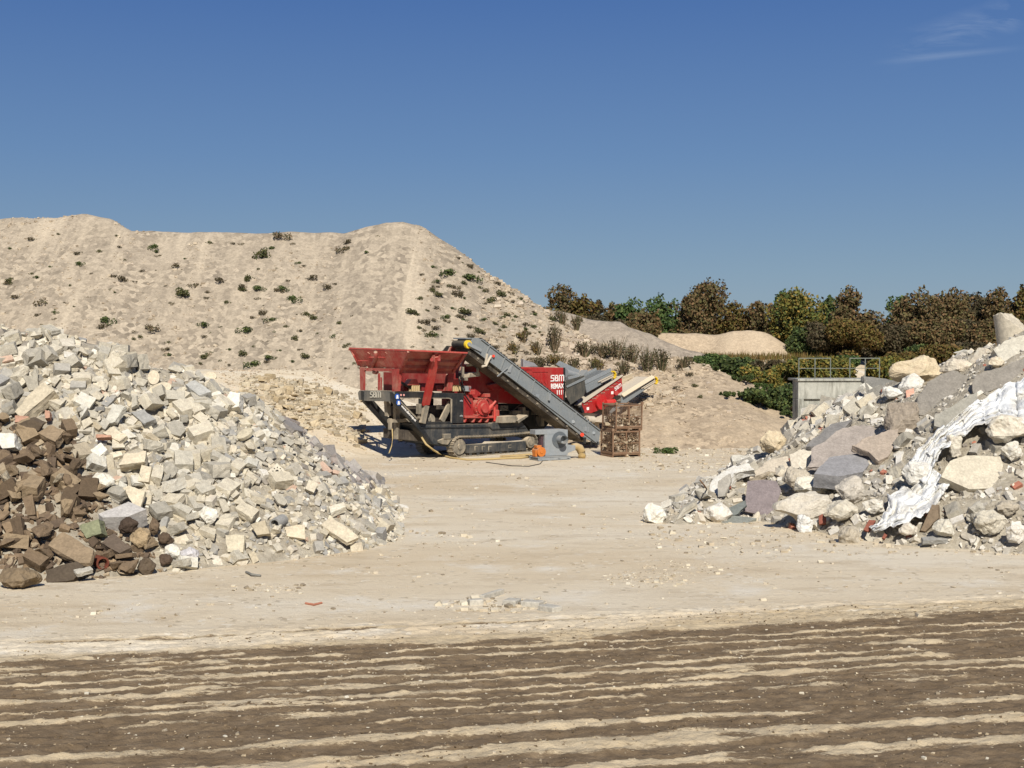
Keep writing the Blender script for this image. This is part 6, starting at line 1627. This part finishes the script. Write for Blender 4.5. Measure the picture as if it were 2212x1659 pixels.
# green bank in the hollow
BK = [(1500, 772, 60, 90, 'deep', 'dark green bush behind the rounded top of the sand heap'), (1545, 765, 70, 91, 'green', 'green bush on the bank, second from the sand heap'), (1600, 772, 80, 90, 'deep', 'deep green bush in the middle of the bank top'), (1655, 778, 60, 89, 'dark', 'dark bush under the toe of the far sand heap'), (1540, 800, 80, 85, 'deep', 'deep green bush in the left of the hollow'),
      (1605, 812, 90, 84, 'deep', 'broad deep green bush in the centre of the hollow'), (1665, 800, 80, 86, 'yellow', 'yellow green bush left of the concrete wall top'), (1705, 785, 70, 88, 'yellow', 'yellowing bush directly behind the left railing'), (1650, 838, 90, 80, 'deep', 'dark bush halfway down the hollow'), (1700, 835, 60, 80, 'deep', 'dark green bush touching the concrete wall'),
      (1590, 850, 70, 80, 'deep', 'dark bush peeping over the slope of the sand heap'), (1668, 888, 76, 84, 'green', 'lower green bush in the hollow left of the wall'), (1708, 890, 60, 79, 'deep', 'dark bush at the bottom corner of the wall'), (1700, 918, 60, 80, 'dark', 'brownish low bush at the bottom of the hollow'), (1650, 905, 50, 84, 'green', 'small green bush at the right toe of the sand heap'),
      (1770, 770, 110, 86, 'yellow', 'yellow green bush behind the railing, left of the track'), (1820, 768, 50, 92, 'green', 'small green bush beside the gravel track'), (1910, 770, 90, 84, 'yellow', 'yellow green bush right of the gravel track'), (1960, 760, 80, 86, 'olive', 'olive bush behind the yellow tan boulder'), (2020, 745, 80, 88, 'olive', 'olive bush behind the cream skyline boulder'), (1985, 745, 70, 94, 'deep', 'deep green bush beneath the dense rusty tree'), (2080, 740, 80, 90, 'dark', 'dark bush left behind the block carrying the column')]
for px, top, w, d, kd, lb_ in BK: bush(px, top, w, d, kd, lb_, dens=2.6, leaf=.10)
# scrub and dry stems on the stony slope
def dry(px, top, wpx, d, label, kind='dry', dens=1.0, group=None):
    x = (px - CXP) / F * d; z = zg(x, d); H = max(P(px, top, d).z - z, .4); W = wpx / F * d; t = empty('dry_shrub', (x, d, z), 0, label, 'shrub', group)
    m = MB()
    for k in range(int(34 * dens)):
        a = rv.random() * 6.28; r = rv.random() * W / 2; b = Vector((math.cos(a) * r * .3, math.sin(a) * r * .3, -.1)); e_ = Vector((math.cos(a) * r, math.sin(a) * r, H * rv.uniform(.5, 1.05))); md = b.lerp(e_, .5) + Vector((0, 0, .1))
        m.path([b, md, e_], [.028, .02, .008], 4)
    m.build('stem', LM['dry'], t)
    mk('foliage', leaves_mesh('foliage', [(rv.uniform(-.35, .35) * W, rv.uniform(-.3, .3) * W, H * rv.uniform(.25, .75), W * .2, H * .22) for _ in range(7)], int(170 * dens * max(W, 1)), .06, rv), LM[kind], t)
def on_slope(px, foot, hf=None):
    return hits(h_all, px, foot, 74, 115, 500).y
for px, top, foot, w, kd, lb_ in [(1214, 668, 700, 30, 'dry', 'thin dry shrub on the skyline where the gravel hill meets the trees'), (1245, 680, 712, 34, 'dry', 'dry twiggy shrub right of the skyline one'), (1262, 735, 768, 44, 'dry', 'greyish dry shrub above the red engine housing'), (1300, 738, 770, 46, 'dark', 'dark bushy shrub in the middle of the stony slope'),
    (1330, 728, 775, 60, 'dry', 'tall dry shrub with spread stems on the stony slope'), (1362, 740, 782, 54, 'dry', 'tangled dry shrub left of the twin dry shrubs'), (1398, 745, 800, 50, 'dry', 'left one of the twin dry shrubs by the sand heap'), (1428, 752, 800, 44, 'dark', 'right one of the twin dry shrubs by the sand heap'), (1345, 775, 812, 34, 'dry', 'small dry shrub just above the return conveyor'),
    (1198, 700, 760, 36, 'dark', 'dark shrub on the slope above the engine housing'), (1160, 735, 765, 34, 'olive', 'olive shrub on the slope just right of the conveyor head'), (1130, 712, 740, 26, 'olive', 'olive tuft high above the engine housing'), (1110, 740, 765, 30, 'olive', 'pair of olive tufts beside the main conveyor'), (1205, 765, 790, 44, 'olive', 'flat olive shrub right behind the red engine housing'), (1158, 770, 798, 50, 'dark', 'olive brown shrub peeping over the red engine housing'),
    (1478, 768, 800, 34, 'dry', 'dry shrub on the back of the rounded sand heap'), (1238, 640 + 130, 800, 30, 'dark', 'brown shrub above the wind plate of the crusher'), (1290, 770, 800, 40, 'olive', 'olive shrub between the stony slope and the return conveyor')]:
    dry(px, top, w * 1.1, on_slope(px, foot), lb_, kd, 1.3)
# tufts dotted over the gravel hill: a few meshes shared by copies
TM = []
for k in range(5):
    lobes = [(rv.uniform(-.3, .3), rv.uniform(-.3, .3), rv.uniform(.12, .35), rv.uniform(.14, .26), rv.uniform(.12, .2)) for _ in range(6)]
    me = leaves_mesh('tuft', lobes, 260, .055, rv); TM.append(me)
TM[0].materials.append(LM['tuft']); TM[1].materials.append(LM['deep']); TM[2].materials.append(LM['dry']); TM[3].materials.append(LM['tuft']); TM[4].materials.append(LM['dark'])
TC = ['olive green', 'dark green', 'dry brown', 'olive green', 'dark brown']
named = [(332, 540, 22, 1), (397, 640, 26, 0), (638, 652, 22, 1), (525, 720, 24, 1), (565, 628, 22, 1), (330, 715, 26, 2), (236, 700, 22, 1), (612, 518, 26, 2), (558, 560, 34, 0), (675, 605, 24, 4), (738, 545, 20, 2), (475, 610, 22, 4), (615, 628, 18, 1), (436, 707, 20, 1), (580, 695, 20, 1), (640, 735, 16, 0), (445, 775, 22, 0), (520, 770, 20, 0), (585, 775, 18, 1), (660, 773, 18, 0), (540, 795, 26, 1),
         (580, 540, 16, 1), (528, 628, 14, 0), (175, 573, 14, 1), (265, 608, 18, 4), (245, 598, 12, 4), (292, 610, 10, 4), (88, 660, 20, 2), (70, 520, 14, 2), (962, 598, 30, 1), (1024, 607, 32, 1), (945, 640, 20, 0), (890, 677, 22, 0), (990, 640, 20, 4), (915, 700, 20, 4), (1005, 678, 26, 0), (1060, 655, 24, 0), (720, 730, 14, 1), (735, 700, 12, 0), (708, 625, 16, 4), (680, 690, 16, 0), (925, 730, 22, 0), (1040, 720, 24, 0), (960, 690, 16, 1), (1085, 640, 20, 0), (1005, 600, 12, 0), (1470, 800, 14, 2), (1490, 812, 14, 4), (1460, 840, 12, 4), (1500, 835, 14, 0), (1515, 860, 12, 0), (1455, 815, 10, 0)]
rt = random.Random(31)
for _ in range(185):
    px = rt.uniform(10, 1150); py = rt.uniform(505, 800)
    if 760 < px < 880 and rt.random() < .85: continue
    named.append((px, py, rt.uniform(5, 12) if rt.random() < .8 else rt.uniform(10, 18), rt.randrange(5)))
for _ in range(60): px = rt.uniform(900, 1200); named.append((px, rt.uniform(560 + (px - 900) * .45, 790), rt.uniform(6, 15), rt.randrange(5)))
sky_c = lambda px: np.interp(px, [0, 190, 285, 740, 868, 950, 1050, 1190], [476, 459, 500, 504, 479, 523, 588, 680])
for px, py, w, k in named:
    if py < sky_c(px) + 10 and px < 1190: py = sky_c(px) + 12
    if not (0 < px < 1210 or py > 780): continue
    if px < 600 and py > np.interp(px, [0, 210, 400, 600], [700, 725, 785, 890]): continue
    h_ = hits(h_all, px, py, 68, 118, 420); s = w / F * h_.y / .62
    o = bpy.data.objects.new('plant_tuft', TM[k]); COL.objects.link(o); o.location = h_ - Vector((0, 0, .05)); o.scale = (s, s, s * rt.uniform(.7, 1.1)); o.rotation_euler = (0, 0, rt.random() * 6)
    sz = 'larger' if w >= 18 else ('small' if w > 9 else 'tiny')
    wh = 'on the sand heap right of the crusher' if px > 1380 else ('on the right shoulder of the gravel hill' if px > 880 else ('in the middle of the gravel hill' if px > 420 else 'on the left part of the gravel hill'))
    ud = 'low' if py > 680 else ('halfway up' if py > 580 else 'high')
    lab = f'{sz} {TC[k]} tuft {ud} {wh}'
    tag(o, lab, 'plant', 'tufts: ' + lab, 'thing')
# weeds at the foot of the sand heap
for px, foot, w, h_, lb_ in ((1440, 980, 56, 20, 'leafy dark green weed patch at the foot of the sand heap right of the cages'),):
    p = G(px, foot, float(h_ground(np.array([8.0]), np.array([70.0]))[0])); t = empty('weed', p, 0, lb_, 'plant')
    mk('foliage', leaves_mesh('foliage', [(rv.uniform(-.55, .55), rv.uniform(-.2, .2), .14, .2, .17) for _ in range(12)], 700, .05, rv), LM['green'], t)

# ---------------------------------------------------------------- concrete wall in the hollow, railing
nt = NT('weathered_concrete'); co_ = nt.coord('Object')
c = nt.ramp(nt.noise(co_, 1.3, 6, .65), [(.35, srgb(146, 146, 136)), (.65, srgb(178, 176, 164))])
c = nt.mix(nt.math('MULTIPLY', rampv(nt, nt.noise(nt.coord('Object', (4, 4, .5)), 1.2, 5, .7), .48, .66), .75), c, srgb(96, 94, 84)); nt.color(c); nt.bump(nt.noise(co_, 8, 5), .3, .02)
M_CW = nt.m
D0 = 70.0
wa_ = empty('concrete_wall', P(1722, 930, D0), R(4), 'pale weathered concrete wall with a ledge, standing in the green hollow', 'wall')
zt_, zl, zb = P(1722, 822, D0).z, P(1722, 862, D0).z, -.6; z0 = wa_.location.z; Wm = 190 / F * D0
m = MB(); m.box((Wm / 2, .45, (zl + zb) / 2 - z0), (Wm, .9, zl - zb)); m.build('wall_base', M_CW, wa_, bevel=.02)
m = MB(); m.box((Wm / 2, .38, (zt_ + zl) / 2 - z0), (Wm, 1.05, zt_ - zl)); m.build('wall_head', M_CW, wa_, bevel=.02)
m = MB(); m.box((Wm / 2, .7, zt_ - z0 + .04), (Wm + .1, 1.9, .1)); m.build('wall_cap', M_CW, wa_)
m = MB(); m.box((.12, -.1, (zl + zb) / 2 - z0), (.3, .3, zl - zb)); m.build('wall_pier', M_CW, wa_, bevel=.02)
rl_ = empty('railing', Vector((wa_.location.x, wa_.location.y, zt_ + .09)), R(4), 'thin steel pipe railing along the top of the concrete wall', 'railing')
GST = plain('rail_steel', srgb(112, 116, 108), .5)
for k, x in enumerate((.12, .95, 1.75, Wm * .62, Wm * .8, Wm - .15)):
    MB().tube((x, .2 if k != 1 else .2, 0), (x, .2, 1.05), .028, n=8).build('post', GST, rl_)
MB().bar((.12, .2, 1.03), (1.75, .2, 1.03), .04).build('handrail', GST, rl_); MB().bar((.12, .2, .52), (Wm - .15, .2, .52), .03).build('midrail', GST, rl_)
MB().bar((Wm * .62, .2, 1.03), (Wm - .15, .2, 1.03), .04).build('handrail', GST, rl_)
# pale track leading up behind the wall
xs_, ys_ = np.arange(0, 1.01, .05), np.arange(0, 1.01, .04)
V = []; a_, b_ = G(1852, 850, 1.0), None
for t in ys_:
    y = 84 + t * 22
    for s in xs_:
        x = (1830 + 55 * s - CXP) / F * y; V.append((x, y, float(h_ground(np.array([x]), np.array([y]))[0]) + .05))
n_ = len(xs_); fc = [(j * n_ + i, j * n_ + i + 1, (j + 1) * n_ + i + 1, (j + 1) * n_ + i) for j in range(len(ys_) - 1) for i in range(n_ - 1)]
o = obj_from('gravel_path', V, fc, plain('path_grit', srgb(176, 164, 142), .95, .15, 2), smooth=True); tag(o, kind='structure')

# ---------------------------------------------------------------- grass in the hollow
gr = np.random.RandomState(4); n = 26000
gx = gr.uniform(8, 34, n); gy = gr.uniform(66, 122, n); gz = h_ground(gx, gy); keep = (h_all(gx, gy) < gz + .1) & ((gy > 84) | (gx * F / gy + CXP > 1655)) & (gx * F / gy + CXP > 1480) & ~((gx * F / gy + CXP > 1825) & (gx * F / gy + CXP < 1890)); gx, gy, gz = gx[keep], gy[keep], gz[keep]; n = len(gx)
a = gr.uniform(0, 6.28, n); s = gr.uniform(.2, .7, n); w = .05
V = np.stack([np.stack([gx - np.cos(a) * w, gy - np.sin(a) * w, gz], 1), np.stack([gx + np.cos(a) * w, gy + np.sin(a) * w, gz], 1), np.stack([gx + gr.normal(0, .12, n), gy + gr.normal(0, .12, n), gz + s], 1)], 1).reshape(-1, 3)
o = obj_from('grass', V.tolist(), [(3 * i, 3 * i + 1, 3 * i + 2) for i in range(n)], LM['olive']); tag(o, 'short yellowish grass covering the ground of the hollow', 'grass', kind='stuff')

# ---------------------------------------------------------------- loose stones
M_PEB = rubble_mat('pebbles', 'isl', stops([srgb(194, 183, 160), srgb(182, 168, 144), srgb(202, 194, 174), srgb(166, 152, 128), srgb(196, 184, 160), srgb(146, 133, 112)]), spots=False)
rp = random.Random(8)
def strew(n, xr, yr, smin, smax, hf=h_ground, keep=None, kinds=('lump', 'block', 'slab')):
    out = []
    X = np.array([rp.uniform(*xr) for _ in range(n)]); Y = np.array([rp.uniform(*yr) for _ in range(n)]); Z = hf(X, Y); PX, PY = proj(X, Y, Z)
    for k in range(n):
        if not (-20 < PX[k] < 2230 and PY[k] < 1680): continue
        if keep and not keep(PX[k], PY[k], X[k], Y[k], Z[k]): continue
        s = smin * (smax / smin) ** (rp.random() ** 2.2); kd = rp.choice(kinds)
        q = Quaternion((0, 0, 1), rp.random() * 6.28) @ Quaternion((1, 0, 0), rp.gauss(0, .3))
        out.append((kd, rp.randrange(12), Matrix.LocRotScale(Vector((X[k], Y[k], Z[k] + s * .08)), q, Vector((s, s, s)))))
    return out
st = strew(2600, (-13, 13), (17, 30), .015, .075, lambda x, y: h_road(x, y))
st += strew(2600, (-18, 18), (28, 70), .03, .16)
st += strew(1300, (4, 20), (35, 44), .04, .22, keep=lambda px, py, x, y, z: py < 1200 and px > 1360)
st += strew(900, (-16, 0), (33, 44), .04, .2, keep=lambda px, py, x, y, z: py > np.interp(px, [0, 330, 860], [1265, 1238, 1150]) - 4 and py < np.interp(px, [0, 330, 860], [1265, 1238, 1150]) + 30)
st += strew(800, (5, 15), (60, 75), .05, .25)
# pale broken patches on the yard
def patch(cx, cy, rx, ry, n, s0, s1):
    p = G(cx, cy, 0); q = G(cx + rx, cy, 0); r_ = G(cx, cy + ry, 0); a, b = (q - p).x, abs((r_ - p).y)
    return strew(n, (p.x - a, p.x + a), (p.y - b, p.y + b), s0, s1, keep=lambda px, py, x, y, z: ((x - p.x) / a) ** 2 + ((y - p.y) / b) ** 2 < rp.random())
st += patch(1075, 1305, 140, 22, 600, .03, .2) + patch(1400, 1250, 110, 22, 400, .03, .12) + patch(560, 1270, 120, 14, 200, .03, .15) + patch(1480, 1225, 120, 20, 300, .03, .12)
merged('loose_stones', st, M_PEB, 'countless small pale stones and grit scattered over the yard and the muddy road', 'stones')
# crumbs of mud and dry dirt on the haul road
M_CLOD = rubble_mat('mud_clods', 'isl', stops([srgb(108, 92, 70), srgb(122, 104, 80), srgb(98, 82, 62), srgb(176, 158, 128), srgb(130, 112, 88), srgb(190, 174, 146)]), spots=False)
cl = strew(16000, (-13, 13), (17.5, 30), .02, .09, lambda x, y: h_road(x, y), keep=lambda px, py, x, y, z: -x * math.sin(RA) + y * math.cos(RA) < 27.3 and vn(np.array([x / 1.1]), np.array([y / .35]), 9)[0] > .45, kinds=('lump',))
merged('mud_clods', cl, M_CLOD, 'countless crumbs of mud and dry dirt along the wheel ruts of the road', 'mud')
# stony ground on the slopes
M_SLP = rubble_mat('slope_stones', 'isl', stops([srgb(180, 165, 142), srgb(166, 150, 127), srgb(194, 180, 157), srgb(152, 137, 116), srgb(184, 168, 145), srgb(188, 173, 153)]), spots=False)
ss = strew(5200, (-2, 14), (78, 96), .10, .5, h_all, keep=lambda px, py, x, y, z: z > h_ground(x, y) + .2 and px > 960 and px < 1480)
ss += strew(7000, (-36, 14), (76, 97), .07, .26, h_all, keep=lambda px, py, x, y, z: z > 3 and not (740 < px < 890) and (vn(np.array([px / 70.]), np.array([py / 160.]), 5)[0] > .42 or px > 880))
ss += strew(1600, (3, 20), (70, 88), .06, .3, h_all, keep=lambda px, py, x, y, z: px > 1380 and vn(np.array([px / 30.]), np.array([py / 30.]), 5)[0] > .5)
ss += strew(5000, (-22, -2), (66, 90), .05, .22, h_all, keep=lambda px, py, x, y, z: px > 450 and h_ground(x, y) > z - .3 and z > .15)
merged('slope_stones', ss, M_SLP, 'countless stones lying on the slopes of the gravel hills', 'stones')
# yellowish rocks tipped behind the left heap
M_YR = rubble_mat('yellow_rocks', 'isl', stops([srgb(180, 165, 138), srgb(168, 154, 129), srgb(190, 177, 152), srgb(154, 141, 118), srgb(178, 166, 142)]))
yk = lambda px, py, x, y, z: 520 < px < 790 and py > np.interp(px, [520, 600, 690, 790], [812, 815, 830, 870]) and py < np.interp(px, [600, 700, 790], [930, 930, 975]) and rp.random() > sstep(700, 800, px) * .6
yr = strew(9000, (-18, -5), (64, 86), .12, .5, h_all, keep=yk); yr.sort(key=lambda t: -t[2].to_scale().x)
merged('rock_rubble', yr[45:], M_YR, 'small yellowish broken rocks tipped between the left heap and the crusher', 'stones')
for k, (kd, i, M) in enumerate(yr[:45]):
    o = bpy.data.objects.new('yellow_rock', lib_mesh(kd, i)); COL.objects.link(o); l_, q_, s_ = M.decompose(); o.location = l_ + Vector((0, 0, .1)); o.rotation_euler = q_.to_euler(); o.scale = s_ * 1.15; o.color = rp.choice([srgb(186, 168, 136), srgb(176, 158, 126), srgb(196, 180, 150)])
    lab = 'larger yellowish ' + {'slab': 'flat rock', 'block': 'squarish rock', 'lump': 'rounded rock'}[kd] + ' between the left heap and the crusher'
    tag(o, lab, 'rock', 'rocks: ' + lab, 'thing')
# litter on the yard
o = MB().path([onground(*a4(1340, 902), .03), onground(*a4(1370, 915), .05), onground(*a4(1420, 922), .03)], .03, 6).build('bent_pipe', plain('dull_grey', srgb(120, 118, 110)), None); tag(o, 'bent dull grey pipe piece lying on the sand before the left heap', 'pipe')
o = MB().path([onground(660, 1303, .02), onground(678, 1306, .03), onground(695, 1302, .02)], .025, 6).build('orange_strip', plain('orange_strip', srgb(176, 118, 94)), None); tag(o, 'short orange plastic strip lying on the sand', 'strip')
for k, (x0_, y0_, x1_, y1_, w_, lb_) in enumerate(((1040, 1292, 1085, 1278, .12, 'longest thin grey slab piece lying on the stone patch in the yard'), (1092, 1300, 1120, 1302, .35, 'thick pale block piece in the middle of the stone patch'), (1130, 1303, 1170, 1306, .3, 'flat pale piece right of the thick block in the yard'), (1172, 1312, 1205, 1318, .3, 'rightmost flat pale piece of the yard stone patch'), (1012, 1302, 1042, 1300, .2, 'grey chip at the left of the yard stone patch'))):
    p, q = onground(x0_, y0_, .05), onground(x1_, y1_, .05); o = MB().bar(p, q, w_, .14).build('broken_slab', M_RUB, None, bevel=.02); o.color = srgb(186, 178, 160); own(o, 'broken_slab', lb_, 'rubble piece', srgb(180, 174, 160))
